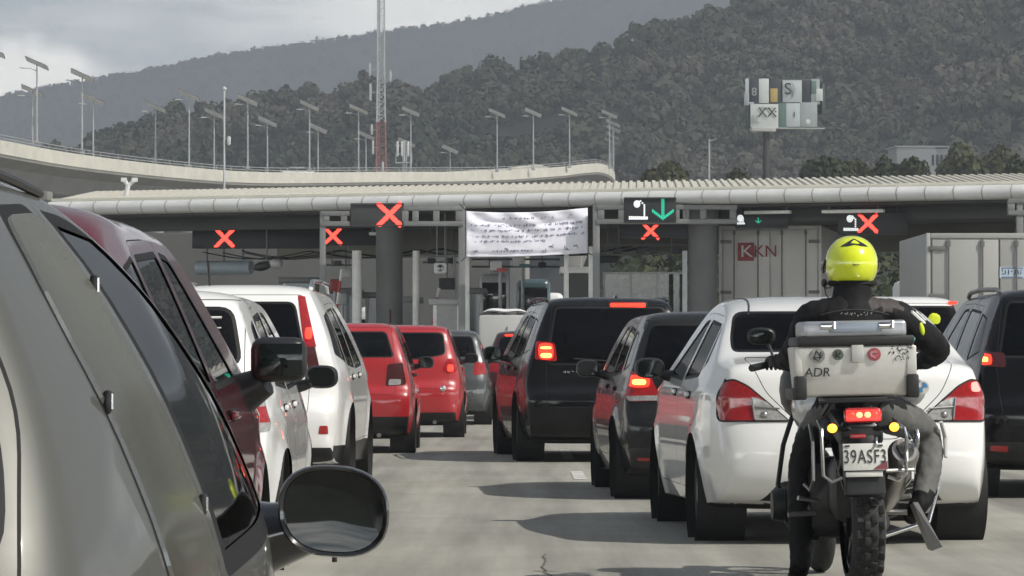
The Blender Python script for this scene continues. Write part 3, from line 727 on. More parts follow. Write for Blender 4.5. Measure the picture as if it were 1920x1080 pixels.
def canopy():
    m = MB(); z0, rise = 5.60, .62; pitch = .23; n = int((CL1 - CL0) / pitch); vs = []
    prof = []
    for i in range(n):
        x = CL0 + i * pitch; prof += [(x, 0), (x + .085, 0), (x + .115, .045), (x + .20, .045)]
    prof.append((CL1, 0))
    for (y, z) in ((.05, z0), (CD, z0 + rise), (CD * 2, z0)):
        for x, h in prof: vs.append((x - .362 * y, y, z + h))
    k = len(prof)
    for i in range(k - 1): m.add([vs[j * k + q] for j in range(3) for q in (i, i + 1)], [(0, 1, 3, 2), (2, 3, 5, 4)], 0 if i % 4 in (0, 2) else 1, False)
    m.build('roof_sheet', [ROOFM, pbr('roof_rib_shade', (.46, .44, .38), .6, vary=.2)], can)  # rib sides get a darker sheet colour: their shade is painted in
    m = MB(); m.box(((CL0 + CL1) / 2, .03, z0 + .03), (CL1 - CL0, .05, .085), None, .012); m.build('roof_flashing', ROOFM, can)
    m = MB(); arc = [(.0, 5.585), (-.14, 5.57), (-.25, 5.50), (-.30, 5.40), (-.28, 5.31), (-.20, 5.235), (-.05, 5.21), (.25, 5.21), (.25, 5.585)]
    xs = np.arange(CL0, CL1 + .01, .76); vs = []; k = len(arc)
    for x in (CL0, CL1): vs += [(x, y, z) for y, z in arc]
    m.add(vs, [(q, k + q, k + (q + 1) % k, (q + 1) % k) for q in range(k)] + [tuple(range(k)), tuple(range(2 * k - 1, k - 1, -1))])
    for x in xs[1:-1]:
        m.tube([(x, y * 1.02 - .004, z) for y, z in arc[1:7]], .010, 5, 1)
    m.build('gutter', [GUT, pbr('joint_dark', (.20, .20, .20), .6)], can, angle=50)
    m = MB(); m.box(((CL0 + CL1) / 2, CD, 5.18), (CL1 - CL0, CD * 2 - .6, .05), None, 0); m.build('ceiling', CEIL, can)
    m = MB(); m.box(((CL0 + CL1) / 2, CD * 2 - .15, 4.95), (CL1 - CL0, .3, 1.25), None, .03); m.build('back_beam', pbr('beam_ochre', (.24, .23, .185), .8, vary=.15, vscale=.4), can)
    # front ceiling beam and cross joists
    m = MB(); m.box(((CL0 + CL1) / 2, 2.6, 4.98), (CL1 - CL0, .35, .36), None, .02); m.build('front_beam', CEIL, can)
    for (px, w) in ((730, 50), (1318, 55)):
        p = pc(px, 669, 2.2); rel = Matrix.Rotation(-CYAW, 3, 'Z') @ (p - A_); rad = w / F * p.y / 2
        m = MB(); m.lathe([(0, 0), (rad * 1.25, 0), (rad * 1.25, .9), (rad, .95), (rad, 4.7), (rad * 1.1, 4.75), (rad * 1.1, 5.15), (0, 5.15)], (rel.x, rel.y, 0), 'Z', 28); m.build('column', COLM, can)
canopy()
WPOST = pbr('post_white', (.74, .74, .71), .6, vary=.1); YEL = pbr('post_yellow', (.55, .34, .06), .6, vary=.15)
def round_post(px, w, top, off, label):
    p = pc(px, 669, off); rad = w / F * p.y / 2; zt = 1.15 + (HY - top) / F * p.y; r = thing('round_post', label, 'post', (p.x, p.y, 0))
    m = MB(); m.tube([(0, 0, 1.9), (0, 0, zt)], rad, 18); m.build('shaft', WPOST, r); m = MB(); m.tube([(0, 0, 0), (0, 0, 1.9)], rad * 1.25, 18); m.build('base', YEL, r)
round_post(669, 18, 470, 1.4, 'white round post with ochre base left of the thick grey column')
round_post(780, 13, 470, 1.6, 'slim white round post with ochre base right of the thick grey column')

LEDR = pbr('led_red', (.5, .02, .03), .4, emit=(1.0, .06, .04), estr=3.0); LEDG = pbr('led_green', (.0, .25, .15), .4, emit=(.03, .55, .33), estr=.95); LEDW = pbr('led_white', (.5, .5, .5), .4, emit=(.8, .85, .85), estr=.8)
BOXK = pbr('sign_black', (.012, .013, .014), .5); BOXG = pbr('sign_dark_grey', (.035, .037, .037), .5)
def dots(m, pts, s, r, mt=0, y=0.0, jit=0.0):
    for a, b in zip(pts, pts[1:]):
        a = Vector((a[0], 0, a[1])); b = Vector((b[0], 0, b[1])); n = max(1, int((b - a).length / s))
        for i in range(n + 1):
            q = a.lerp(b, i / n); m.ball((q.x + rng.uniform(-jit, jit), y, q.z + rng.uniform(-jit, jit)), (r, r * .5, r), 6, 4, mt)
def led_x(m, cx, cz, h, mt=0, y=0.0):
    for w in (-.30, .0, .30):
        o = w * h * .36; dots(m, [(cx - h + o, cz - h - 0), (cx + h + o * .2, cz + h - o)], h * .19, h * .14, mt, y, h * .03); dots(m, [(cx - h + o, cz + h), (cx + h + o * .2, cz - h + o)], h * .19, h * .14, mt, y, h * .03)
def lane_sign(x0, y0, x1, y1, off, label, mat=BOXK, xs=(), icon=None, arrow=None, hood=False, group='lane control signs'):
    p = pc((x0 + x1) / 2, (y0 + y1) / 2, off); K = F / p.y; r = thing('lane_sign', label, 'lane sign', p, 0, group); W_, H_ = (x1 - x0) / K, (y1 - y0) / K
    m = MB(); m.box((0, .14, 0), (W_, .26, H_), None, .02)
    m.box((0, 0, H_ / 2 - .02), (W_, .08, .04)); m.box((0, 0, -H_ / 2 + .02), (W_, .08, .04))
    for q in (-W_ * .35, W_ * .35): m.tube([(q, .14, H_ / 2 - .02), (q, .14, 5.2 - p.z)], .03, 6)
    m.build('housing', mat, r)
    lx = lambda px: (px - (x0 + x1) / 2) / K; lz = lambda py: -(py - (y0 + y1) / 2) / K
    for (cx, cy, hh) in xs:
        m = MB(); led_x(m, lx(cx), lz(cy), hh / K, 0, -.005); m.build('red_cross', LEDR, r)
    if icon:
        cx, cy, s = icon; m = MB(); g = lambda a, b: (lx(cx + a * s), lz(cy + b * s))
        dots(m, [g(-.9, 1), g(1, 1)], .05, .030); dots(m, [g(-.9, .8), g(1, .85)], .05, .026); dots(m, [g(.72, .8), g(.72, -.5), g(.3, -.95), g(-.1, -.8)], .05, .026); m.ball((*g(-.1, -.62)[:1], -.01, g(-.1, -.62)[1]), (.09, .02, .10), 10, 6)
        m.build('payment_symbol', LEDW, r)
    if arrow:
        cx, cy, s = arrow; m = MB(); g = lambda a, b: (lx(cx + a * s), lz(cy + b * s))
        ar = .024 * min(1, s / 13)
        for o in (-.08, .08): dots(m, [g(o, -1), g(o, .8)], ar * 2, ar)
        for o in (0, .16): dots(m, [g(-1, .1 + o), g(0, .85 + o), g(1, .1 + o)], ar * 2, ar)
        m.build('green_arrow', LEDG, r)
    return r
lane_sign(360, 425, 600, 466, 5.0, 'wide dark lane sign with a red cross at the far left of the canopy', BOXK, xs=((421, 446, 16),))
lane_sign(606, 424, 704, 460, 5.0, 'dark lane sign with a red cross beside the left gantry post', BOXK, xs=((624, 442, 15),))
lane_sign(657, 381, 757, 424, -1.35, 'dark grey front sign with the largest red cross, on the left gantry arm', BOXG, xs=((730, 402, 20),))
lane_sign(1170, 370, 1268, 417, -1.5, 'black front sign with a payment symbol and a green down arrow', BOXK, icon=(1196, 393, 17), arrow=(1243, 392, 19))
lane_sign(1165, 419, 1302, 446, 1.7, 'black lane sign whose red cross is half covered by the arrow sign', BOXK, xs=((1220, 433, 14),))
lane_sign(1380, 400, 1478, 428, 1.9, 'dim lane sign with tiny white and green lights above the container truck', BOXK, icon=(1389, 413, 6), arrow=(1422, 413, 5))
lane_sign(1572, 400, 1702, 440, 1.9, 'dark lane sign with payment symbol and red cross above the rider', BOXK, icon=(1595, 418, 13), xs=((1628, 418, 16),))
def light_bar(px, py, w, off, label):
    p = pc(px, py, off); r = thing('ceiling_light', label, 'light fixture', p, CYAW, 'light fixtures under the canopy'); W_ = w / F * p.y
    m = MB(); m.box((0, 0, 0), (W_, .22, .09), None, .02); m.build('fixture', WPOST, r); m = MB(); 
    for q in (-.4, .4): m.tube([(q * W_, 0, .04), (q * W_, 0, 5.17 - p.z)], .02, 5)
    m.build('hanger', FRAME, r)
light_bar(715, 438, 46, 3.2, 'pale ceiling light just under the largest red cross'); light_bar(418, 424, 90, 4.2, 'long dim ceiling light above the far left red cross'); light_bar(1440, 398, 90, 1.4, 'dim ceiling light above the container truck'); light_bar(1600, 396, 120, 1.4, 'dim ceiling light above the sign over the rider')

def gantry(post_px, x0, x1, y0, y1, base, label, off=-1.0, cells=(), w=13):
    p = pc(post_px, 669, off); K = F / p.y; r = thing('sign_gantry', label, 'gantry', (p.x, p.y, 0), 0, 'sign gantries at the toll canopy')
    z = lambda py: 1.15 + (HY - py) / K; x = lambda px: (px - post_px) / K
    m = MB(); m.box((0, 0, z(y0) / 2), (w / K, .2, z(y0)), None, .015); m.box((0, 0, .06), (.5, .5, .12)); m.build('post', FRAME, r)
    m = MB(); t = .13
    m.box(((x(x0) + x(x1)) / 2, .02, z(y0) - t / 2), (x(x1) - x(x0), .3, t), None, .01); m.box(((x(x0) + x(x1)) / 2, .02, z(y1) + t / 2), (x(x1) - x(x0), .3, t), None, .01)
    for c in cells: m.box((x(c), .02, (z(y0) + z(y1)) / 2), (.17, .28, z(y0) - z(y1) - 2 * t), None, .01)
    m.build('arm', FRAME, r)
    return r
gantry(866, 757, 868, 386, 424, 605, 'left sign gantry arm carrying the dark grey sign, post beside the banner', cells=(760, 779, 818, 860))
gantry(1118, 1118, 1382, 384, 420, 590, 'right sign gantry arm behind the green arrow sign, post at the banner end', cells=(1127, 1165, 1268, 1286, 1318, 1374))
gantry(605, 602, 655, 396, 424, 560, 'short gantry with small grey box left of the largest red cross', off=-.8, cells=(612, 645), w=11)
gantry(1912, 1890, 2050, 372, 404, 560, 'sign gantry arm cut off at the right edge under the canopy', off=-1.0, cells=(1896, 1925, 1990))

def banner():
    off = -1.35; p0 = pc(988, 435, off); K = F / p0.y; r = thing('banner', 'creased white cloth protest banner with lines of faded handwriting, tied between two posts', 'banner', p0, 0)
    W_, H_ = 228 / K, 86 / K; nx, nz = 72, 30; vs = []
    def S(u, v):                                      # u, v in 0..1, v downwards
        x = (u - .5) * W_; top = H_ / 2 - .10 * (1 - u) * .9 + .16 * (u - .5) ** 2 - .04 * math.sin(math.pi * u); bot = -H_ / 2 - .03 * math.sin(math.pi * u) + .10 * (u - .5)
        z = top + (bot - top) * v
        y = .05 * math.sin(9 * u + 5 * v) * (1 - v * .3) + .035 * math.sin(26 * u - 13 * v + 1) * math.exp(-3.0 * v) + .03 * math.sin(14 * (u - v * .8)) * math.exp(-((v - .3) / .25) ** 2)
        y += .06 * math.exp(-((v - .16 - .10 * math.sin(3 * u)) / .05) ** 2) * math.exp(-((u - .25) / .16) ** 2) + .045 * math.exp(-((v - .30 + .25 * (u - .55)) / .045) ** 2) * math.exp(-((u - .62) / .22) ** 2) + .04 * math.exp(-((v - .95) / .05) ** 2)
        return Vector((x, y, z))
    for i in range(nx + 1):
        for j in range(nz + 1): vs.append(S(i / nx, j / nz))
    k = nz + 1; m = MB(); m.add(vs, [(i * k + j, i * k + j + 1, (i + 1) * k + j + 1, (i + 1) * k + j) for i in range(nx) for j in range(nz)])
    cl = m.build('cloth', pbr('banner_cloth', (.80, .79, .86), .85, vary=.06), r); md = cl.modifiers.new('thick', 'SOLIDIFY'); md.thickness = .006
    # the writing cannot be read in the photo: rows of short illegible strokes
    m = MB(); rr = random.Random(12); ink = pbr('banner_ink', (.20, .20, .30), .8)
    rows = [(.14, .30, .72), (.30, .04, .97), (.42, .04, .97), (.55, .03, .97), (.66, .03, .66), (.875, .22, .56)]
    for (v, a, b) in rows:
        u = a
        while u < b:
            if rr.random() < .16: u += .014; continue
            wd = rr.uniform(.006, .011); h = rr.uniform(.025, .038)
            for q in range(rr.choice((1, 2, 2))):
                u0, u1 = u + rr.uniform(0, wd), u + rr.uniform(0, wd); v0, v1 = v - h * rr.random(), v + h * rr.random()
                if rr.random() < .4: v1 = v0
                p, q2 = S(u0, v0), S(u1, v1); p.y -= .016; q2.y -= .016
                if (p - q2).length > .01: m.tube([p, q2], .010, 4)
            u += wd + .004
    for (u, v, s) in ((.08, .88, .05), (.33, .84, .04), (.64, .90, .05), (.70, .80, .06), (.83, .86, .06), (.90, .84, .05), (.86, .13, .04)):
        for k2 in range(4):
            p, q2 = S(u + rr.uniform(-s, s) * .4, min(.98, v + rr.uniform(-s, s))), S(u + rr.uniform(-s, s) * .4, min(.98, v + rr.uniform(-s, s))); p.y -= .016; q2.y -= .016; m.tube([p, q2], .009, 4)
    m.build('handwriting', ink, r)
    m = MB()
    for (u, v, dx, dz) in ((0, 0, -.18, .2), (1, 0, .18, .1), (0, 1, -.14, -.12), (1, 1, .16, -.06)):
        p = S(u, v); m.tube([p, p + Vector((dx, .05, dz))], .012, 5)
    m.build('tie_cord', RUBBER, r)
banner()

# ---- booths and equipment under the canopy
BOOTH = pbr('booth_grey', (.33, .33, .325), .5, .1, vary=.1); BGL = glass_mat('booth_glass', (.25, .32, .36)); BDK = pbr('booth_blue', (.03, .05, .065), .2, coat=.5)
def booth(px, w, top, off, label, yaw=None, pane=BDK, wall=BOOTH):
    p = pc(px, 669, off); K = F / p.y; W_ = w / K; zt = 1.15 + (HY - top) / K
    r = thing('toll_booth', label, 'toll booth', (p.x, p.y, 0), CYAW if yaw is None else yaw, 'toll booths')
    m = MB(); m.box((0, 1.2, .95), (W_, 2.4, 1.7), None, .03); m.box((0, 1.2, .09), (W_ + .8, 4.6, .18), None, .05, 0); m.build('base', wall, r)
    m = MB(); m.box((0, 1.2, zt - .09), (W_ + .25, 2.7, .18), None, .03); m.build('roof', wall, r)
    for x in (-1, 1):
        for y in (0, 2.4):
            m = MB(); m.box((x * (W_ / 2 - .05), y, (1.8 + zt - .18) / 2), (.10, .10, zt - .18 - 1.8)); m.build('corner_post', WPOST, r)
    h = zt - .18 - 1.8
    for (c, s) in (((0, .0, 1.8 + h / 2), (W_ - .2, .03, h)), ((0, 2.4, 1.8 + h / 2), (W_ - .2, .03, h)), ((-W_ / 2 + .05, 1.2, 1.8 + h / 2), (.03, 2.28, h)), ((W_ / 2 - .05, 1.2, 1.8 + h / 2), (.03, 2.28, h))):
        m = MB(); m.box(c, s); m.build('window', pane, r)
    return r
booth(838, 52, 560, .7, 'low grey toll booth under the white camera box, left of the banner post', yaw=0, pane=BOOTH)
booth(1085, 52, 500, 1.2, 'pale toll booth frame behind the right end of the banner', yaw=0, pane=pbr('booth_dark', (.05, .048, .045), .5), wall=WPOST)
booth(640, 60, 540, 11.0, 'far toll booth left of the white round post, mostly behind the red cars', yaw=0)
def camera_box():
    p = pc(826, 503, .9); r = thing('camera', 'white square camera housing hanging under the canopy left of the banner', 'camera', p, 0)
    m = MB(); m.box((0, 0, 0), (.36, .4, .30), None, .05); m.build('housing', TWHITE, r); m = MB(); m.lathe([(0, -.215), (.09, -.22), (.10, -.20)], (0, 0, 0), 'Y', 16); m.build('lens', GLOSSK, r)
    m = MB(); m.tube([(-.1, 0, .12), (-.1, 0, 5.15 - p.z)], .02, 6); m.tube([(.12, 0, .12), (.12, 0, 5.15 - p.z)], .02, 6); m.tube([(-.55, 0, .35), (.55, 0, .35)], .03, 6); m.build('hanger', FRAME, r)
camera_box()
def lane_barrier(px, col, off, label, py=560):
    p = pc(px, 669, off); r = thing('lane_post', label, 'bollard', (p.x, p.y, 0)); zt = 1.15 + (HY - py) / F * p.y
    m = MB(); m.tube([(0, 0, 0), (0, 0, zt)], .05, 8); m.build('post', GALV, r); m = MB(); m.box((0, 0, zt), (.28, .2, .36), None, .04); m.build('lamp_box', col, r)
lane_barrier(642, GALV, 6.0, 'thin lane post left of the white round post'); lane_barrier(628, pbr('red_box', (.4, .04, .04), .5), 7.0, 'lane post with a small red box behind the white SUV', 535)
def barrier_unit(px, py, off, label, flag):
    p = pc(px, py, off); r = thing('payment_terminal', label, 'terminal', (p.x, p.y, 0)); z = p.z
    m = MB(); m.tube([(0, 0, 0), (0, 0, z)], .05, 8); m.build('mast', GALV, r)
    m = MB(); m.box((-.12, -.1, z + .14), (.34, .3, .28), None, .05); m.build('screen_hood', TWHITE, r); m = MB(); m.box((.05, -.22, z + .02), (.30, .12, .10), None, .02); m.build('signal', flag, r)
barrier_unit(938, 508, 2.6, 'white terminal with a red signal above the white minibus', pbr('flag_red', (.5, .08, .06), .5)); barrier_unit(980, 500, 4.6, 'white terminal with a teal signal above the dark van', pbr('flag_teal', (.06, .2, .18), .5))
# pale blue pipe and floodlights on the far left, seen over the white SUV
def tank():
    p = pc(424, 502, 9.0); r = thing('cable_duct', 'pale blue horizontal tank hung under the canopy above the white SUV', 'tank', p, CYAW); K = F / p.y
    m = MB(); m.tube([(-60 / K, 0, 0), (52 / K, 0, 0)], 13 / K, 20); m.build('cylinder', pbr('tank_blue', (.36, .42, .46), .4, vary=.06), r)
    m = MB()
    for q in (-40, -5, 35): m.tube([(q / K, 0, 0), (q / K, 0, 5.15 - p.z)], .03, 6)
    m.build('hanger', FRAME, r); r.name = 'overhead_tank'
tank()
def floods():
    p = pc(500, 497, 5.0); r = thing('floodlight', 'pair of floodlights on a bracket above the white SUV roof', 'floodlight', p, 0); K = F / p.y
    m = MB(); m.ball((-8 / K, 0, -2 / K), (18 / K, .2, 9 / K), 14, 8, 0, Matrix.Rotation(R(-12), 3, 'Y')); m.build('dark_lamp', BOXG, r); m = MB(); m.ball((18 / K, -.05, 3 / K), (13 / K, .2, 10 / K), 14, 8); m.build('white_lamp', TWHITE, r)
    m = MB(); m.tube([(0, 0, .1), (0, 0, 5.15 - p.z)], .03, 6); m.build('hanger', FRAME, r)
floods()
# forked white bracket on the roof at the left
def fork():
    p = pc(238, 360, 3.0); r = thing('roof_bracket', 'small forked white steel bracket standing on the canopy roof at the left', 'bracket', p, 0); K = F / p.y
    m = MB(); m.tube([(-4 / K, 0, -.25), (2 / K, 0, 14 / K)], .07, 8); m.tube([(2 / K, 0, 12 / K), (-5 / K, 0, 22 / K)], .06, 8); m.tube([(2 / K, 0, 12 / K), (13 / K, 0, 22 / K)], .06, 8); m.box((-6 / K, 0, 23 / K), (.16, .16, .12)); m.box((14 / K, 0, 23 / K), (.16, .16, .12)); m.build('strut', TWHITE, r)
fork()
# what stands beyond the plaza: embankment wall and a bank of scrub
def far_bank():
    m = MB(); m.box((-36, 160, 3.3), (70, 1.0, 6.6), None, .1); tag(m.build('retaining_wall', pbr('wall_far', (.075, .075, .073), .9, vary=.12, vscale=.3)), 'long grey retaining wall beyond the left lanes of the toll plaza', 'wall')
    X_, Y_ = np.meshgrid(np.linspace(2, 70, 60), np.linspace(150, 230, 40), indexing='ij'); Zt = np.clip((Y_ - 150) / 70, 0, 1) * 11 * np.clip((X_ - 2) / 4, 0, 1) + fbm(X_, Y_, 3, 9) * .8
    tag(grid_mesh('embankment', X_, Y_, Zt - .4, pbr('bank', (.045, .050, .036), .95, vary=.45, vscale=.25, bump=1.0, bscale=1.5)), kind='structure')
    rs = np.random.RandomState(4); n = 26000; x = rs.uniform(5, 68, n); y = rs.uniform(152, 222, n); z = np.clip((y - 150) / 70, 0, 1) * 11; v = rs.normal(size=(n, 3)); u, w = rand_frames(rs, n, v, .2); s = rs.uniform(.07, .2, n)
    tag(quads_mesh('scrub', np.stack([x, y, z + rs.uniform(-.2, .6, n)], -1), u * s[:, None], w * s[:, None], LEAFM[0], rs.rand(n)), 'low green scrub on the bank beyond the toll plaza', 'scrub', kind='stuff')
far_bank()

# ------------------------------------------------------------------ lorries in the right lanes
BOXW = pbr('lorry_box', (.48, .475, .45), .55, .1, vary=.10, vscale=.9); BOXD = pbr('lorry_trim', (.13, .13, .125), .6)
def lorry(name, label, X, d, W_, zt, Ln, yaw, doors=2, mat=BOXW, ribs=0, z0=1.1):
    r = thing(name, label, 'lorry', (X, d, 0), yaw)
    m = MB(); m.box((0, Ln / 2 + .05, (z0 + zt) / 2), (W_, Ln, zt - z0), None, .03); m.build('cargo_box', mat, r)
    m = MB()
    for x in (-W_ / 2 + .04, W_ / 2 - .04): m.box((x, .03, (z0 + zt) / 2), (.08, .08, zt - z0 + .004), None, .01)
    m.box((0, .03, zt - .05), (W_ - .17, .08, .10), None, .01); m.box((0, .03, z0 + .05), (W_ - .17, .08, .10), None, .01); m.build('rear_frame', [mat], r)
    dw = (W_ - .2) / doors
    for k in range(doors):
        xc = -W_ / 2 + .1 + dw * (k + .5); dm = MB(); dm.box((xc, .02, (z0 + zt) / 2), (dw - .03, .05, zt - z0 - .24), None, .012)
        for q in range(ribs): dm.box((xc + (q + .5 - ribs / 2) * dw / ribs, .0, (z0 + zt) / 2), (.10, .04, zt - z0 - .26), None, .012)
        dr = dm.build('door', mat, r)
        for q in ((.25, .75) if doors == 2 else (.5,)):
            b = MB(); x = xc - dw / 2 + dw * q; b.tube([(x, -.035, z0 + .1), (x, -.035, zt - .1)], .018, 6); b.box((x, -.03, z0 + (zt - z0) * .3), (.06, .05, .22), None, .01); b.box((x, -.03, z0 + .2), (.07, .05, .10)); b.box((x, -.03, zt - .2), (.07, .05, .10)); b.build('lock_bar', BOXD, dr)
        sx = -1 if k == 0 else 1
        for q in (.12, .5, .88): h = MB(); h.box((xc + sx * (dw / 2 - .10), -.02, z0 + (zt - z0) * q), (.30, .04, .09), None, .01); h.build('hinge', BOXD, dr)
    m = MB(); m.box((0, Ln / 2, .85), (W_ * .8, Ln, .3)); m.box((0, .02, .62), (W_ * .95, .12, .14), None, .02); m.build('chassis', UNDER, r)
    m = MB(); m.box((0, Ln + 1.2, 1.6), (W_ * .95, 1.9, 2.2), None, .15); m.build('cab', WHITE_, r)
    for x in (-1, 1):
        for y in (1.0, 2.2, Ln + 1.3):
            w = MB(); w.lathe([(.28, -.14), (.45, -.15), (.5, -.1), (.5, .1), (.45, .15), (.28, .14)], (x * (W_ / 2 - .2), y, .5), 'X', 24); w.lathe([(0, .05), (.28, .08)], (x * (W_ / 2 - .2), y, .5), 'X', 16); w.build('wheel', TYRE, r)
        t = MB(); t.box((x * (W_ / 2 - .25), -.03, .85), (.3, .06, .14), None, .02); t.build('tail_lamp', LAMPR, r)
    return r
pl = pc(1444, 669, 3.6); K1 = F / pl.y; l1 = lorry('container_lorry', 'white container lorry with lock bars and a worn red emblem, beside the thick right column', pl.x, pl.y, 193 / K1, 1.15 + (HY - 423) / K1, 9, R(-9.5), 2, ribs=0)
REDK = pbr('emblem_red', (.23, .035, .035), .7, vary=.3, vscale=8)
m = MB(); zt = 1.15 + (HY - 472) / K1; m.box((-.66, -.058, zt), (.44, .012, .50)); m.build('emblem', REDK, l1)
text_mesh('K', .46, BOXW, l1, 'lettering', Matrix.Translation((-.64, -.070, zt)) @ FACE, .003, sx=1.2); text_mesh('KN', .46, REDK, l1, 'lettering', Matrix.Translation((-.12, -.060, zt)) @ FACE, .003)
K2 = 101.0; l2 = lorry('box_lorry', 'grey white box lorry cut by the right edge, with a small blue sticker', (1874 - 960) / K2, F / K2, 2.72, 1.15 + (HY - 437) / K2, 4.6, 0, 2, pbr('lorry_grey', (.33, .33, .315), .55, .1, vary=.06, vscale=.7))
m = MB(); rr = random.Random(8); zt = 1.15 + (HY - 511) / K2; m.box((.235, -.010, zt), (.46, .006, .21)); x = .05
st = m.build('sticker', pbr('sticker_pale', (.42, .50, .56), .6), l2); m = MB()
while x < .42:
    for q in range(2): m.tube([(x + rr.uniform(0, .03), -.016, zt + rr.uniform(-.05, .07)), (x + rr.uniform(0, .04), -.016, zt + rr.uniform(-.05, .05))], .008, 4)
    x += .055
m.tube([(.04, -.016, zt + .085), (.43, -.016, zt + .085)], .006, 4); m.tube([(.04, -.016, zt - .085), (.43, -.016, zt - .085)], .006, 4); m.build('lettering', pbr('ink_blue', (.03, .08, .20), .6), st)
# a white van and a small white car at the booths
def small_van(px, w, top, d, label, name='white_van', h0=.5):
    K = F / d; r = thing(name, label, 'van', ((px - 960) / K, d, 0)); W_ = w / K; zt = 1.15 + (HY - top) / K
    m = MB(); m.box((0, 2, (h0 + zt) / 2), (W_, 4.2, zt - h0), None, .22, 0, 3); m.build('body', WHITE_, r)
    m = MB(); m.box((0, -.11, zt * .62), (.03, .02, zt * .55)); m.build('door_gap', BOXD, r)
    for x in (-1, 1):
        m = MB(); m.box((x * W_ * .24, -.10, zt - .75), (W_ * .36, .03, .36), None, .03); m.build('window', GLOSSK, r)
        t = MB(); t.box((x * (W_ / 2 - .12), -.08, 1.1), (.12, .06, .5), None, .02); t.build('tail_lamp', LAMPR, r)
        for y in (.7, 3.2):
            q = MB(); q.lathe([(0, -.1), (.33, -.1), (.33, .1), (0, .1)], (x * (W_ / 2 - .12), y, .33), 'X', 18); q.build('wheel', TYRE, r)
    return r
def cargo_truck():
    d = 84.0; K = F / d; r = thing('pickup_truck', 'white pickup with bulging white load cover ahead of the dark wine car', 'pickup', ((946 - 960) / K, d, 0)); W_ = 96 / K; zt = 1.15 + (HY - 590) / K
    m = MB(); m.box((0, 1.4, (zt + .6) / 2), (W_, 2.8, zt - .6), None, .06); m.build('load_bed', pbr('bed_grey', (.42, .42, .41), .5), r)
    m = MB(); vs = []
    for i in range(13):
        for j in range(7):
            u, v = i / 12, j / 6; vs.append(((u - .5) * W_ * 1.0, .0 + v * 2.8, zt - .02 + .20 * math.sin(math.pi * u) ** .6 * (.6 + .4 * math.sin(math.pi * v)) + .03 * math.sin(9 * u)))
    m.add(vs, [(i * 7 + j, i * 7 + j + 1, (i + 1) * 7 + j + 1, (i + 1) * 7 + j) for i in range(12) for j in range(6)]); m.build('load_cover', pbr('cover_white', (.75, .75, .74), .7), r)
    m = MB(); m.box((0, 3.7, 1.2), (W_ * .95, 1.7, 1.5), None, .2); m.build('cab', WHITE_, r); m = MB(); m.box((.06, -.012, zt * .62), (.02, .02, zt * .5)); m.build('tailgate_gap', BOXD, r)
    for x in (-1, 1):
        for y in (.9, 3.9):
            q = MB(); q.lathe([(0, -.1), (.36, -.1), (.36, .1), (0, .1)], (x * (W_ / 2 - .12), y, .36), 'X', 18); q.build('wheel', TYRE, r)
cargo_truck()
small_van(693, 40, 575, 125, 'small white van far beyond the booths, left of the thick grey column')

# more of the plaza's steelwork and posts, as glimpsed between the cars
def rack(x0, x1, py, off, label, drops=()):
    a = pc(x0, py, off); b = pc(x1, py, off); c = (a + b) / 2; r = thing('pipe_rack', label, 'pipe rack', c, 0, 'pipe racks under the canopy'); K = F / c.y; W_ = (x1 - x0) / K
    for h in (0, .22): m = MB(); m.tube([(-W_ / 2, 0, h), (W_ / 2, 0, h)], .035, 6); m.build('pipe', FRAME, r)
    for q in (-.3, .3): m = MB(); m.tube([(q * W_, 0, -.05), (q * W_, 0, 5.17 - c.z)], .025, 6); m.build('hanger', FRAME, r)
    for q in drops: m = MB(); m.box((q * W_, -.05, .05), (.24, .2, .16), None, .03); m.build('sensor', BOXG, r)
rack(612, 664, 497, 6.0, 'dark pipe rack left of the white round post', (-.1,)); rack(792, 862, 492, 7.0, 'dark pipe rack above the white camera box', (-.25, .2)); rack(1128, 1292, 474, 4.0, 'long pipe rack with sensors below the green arrow sign', (-.32, -.05, .1, .36)); rack(885, 1050, 500, 9.0, 'dark pipe rack low behind the banner', (-.2, .3))
def steel_post(px, top, w, off, label, mat):
    p = pc(px, 669, off); K = F / p.y; r = thing('steel_post', label, 'post', (p.x, p.y, 0)); zt = 1.15 + (HY - top) / K
    m = MB(); m.box((0, 0, zt / 2), (w / K, w / K, zt), None, .01); m.build('shaft', mat, r); m = MB(); m.box((0, 0, .05), (.35, .35, .1)); m.build('base_plate', FRAME, r)
steel_post(1062, 470, 9, .6, 'white square post below the right half of the banner', WPOST); steel_post(1108, 462, 9, .6, 'white square post under the right end of the banner', WPOST); steel_post(876, 480, 8, .4, 'white square post just right of the left gantry post', WPOST); steel_post(1284, 470, 9, .5, 'pale square post left of the thick right column', GALV); steel_post(852, 480, 5, 6.0, 'thin post beside the low grey booth', GALV)
def plaza_glass():
    p = pc(1208, 540, 4.0); K = F / p.y; r = thing('glass_screen', 'large framed glass screen reflecting scrub, behind the tall black SUV', 'glass screen', (p.x, p.y, 0), 0); W_ = 150 / K; z0, z1 = 1.15 + (HY - 600) / K, 1.15 + (HY - 512) / K
    m = MB(); m.box((0, .03, (z0 + z1) / 2), (W_, .03, z1 - z0)); m.build('pane', glass_mat('screen_glass', (.45, .48, .46), .02), r)
    m = MB()
    for x in (-W_ / 2, -W_ / 6, W_ / 6, W_ / 2): m.box((x, 0, z1 / 2), (.06, .07, z1))
    m.box((0, 0, z1), (W_ + .06, .074, .06)); m.box((0, 0, z0), (W_ + .06, .074, .06)); m.build('frame', GALV, r)
plaza_glass()

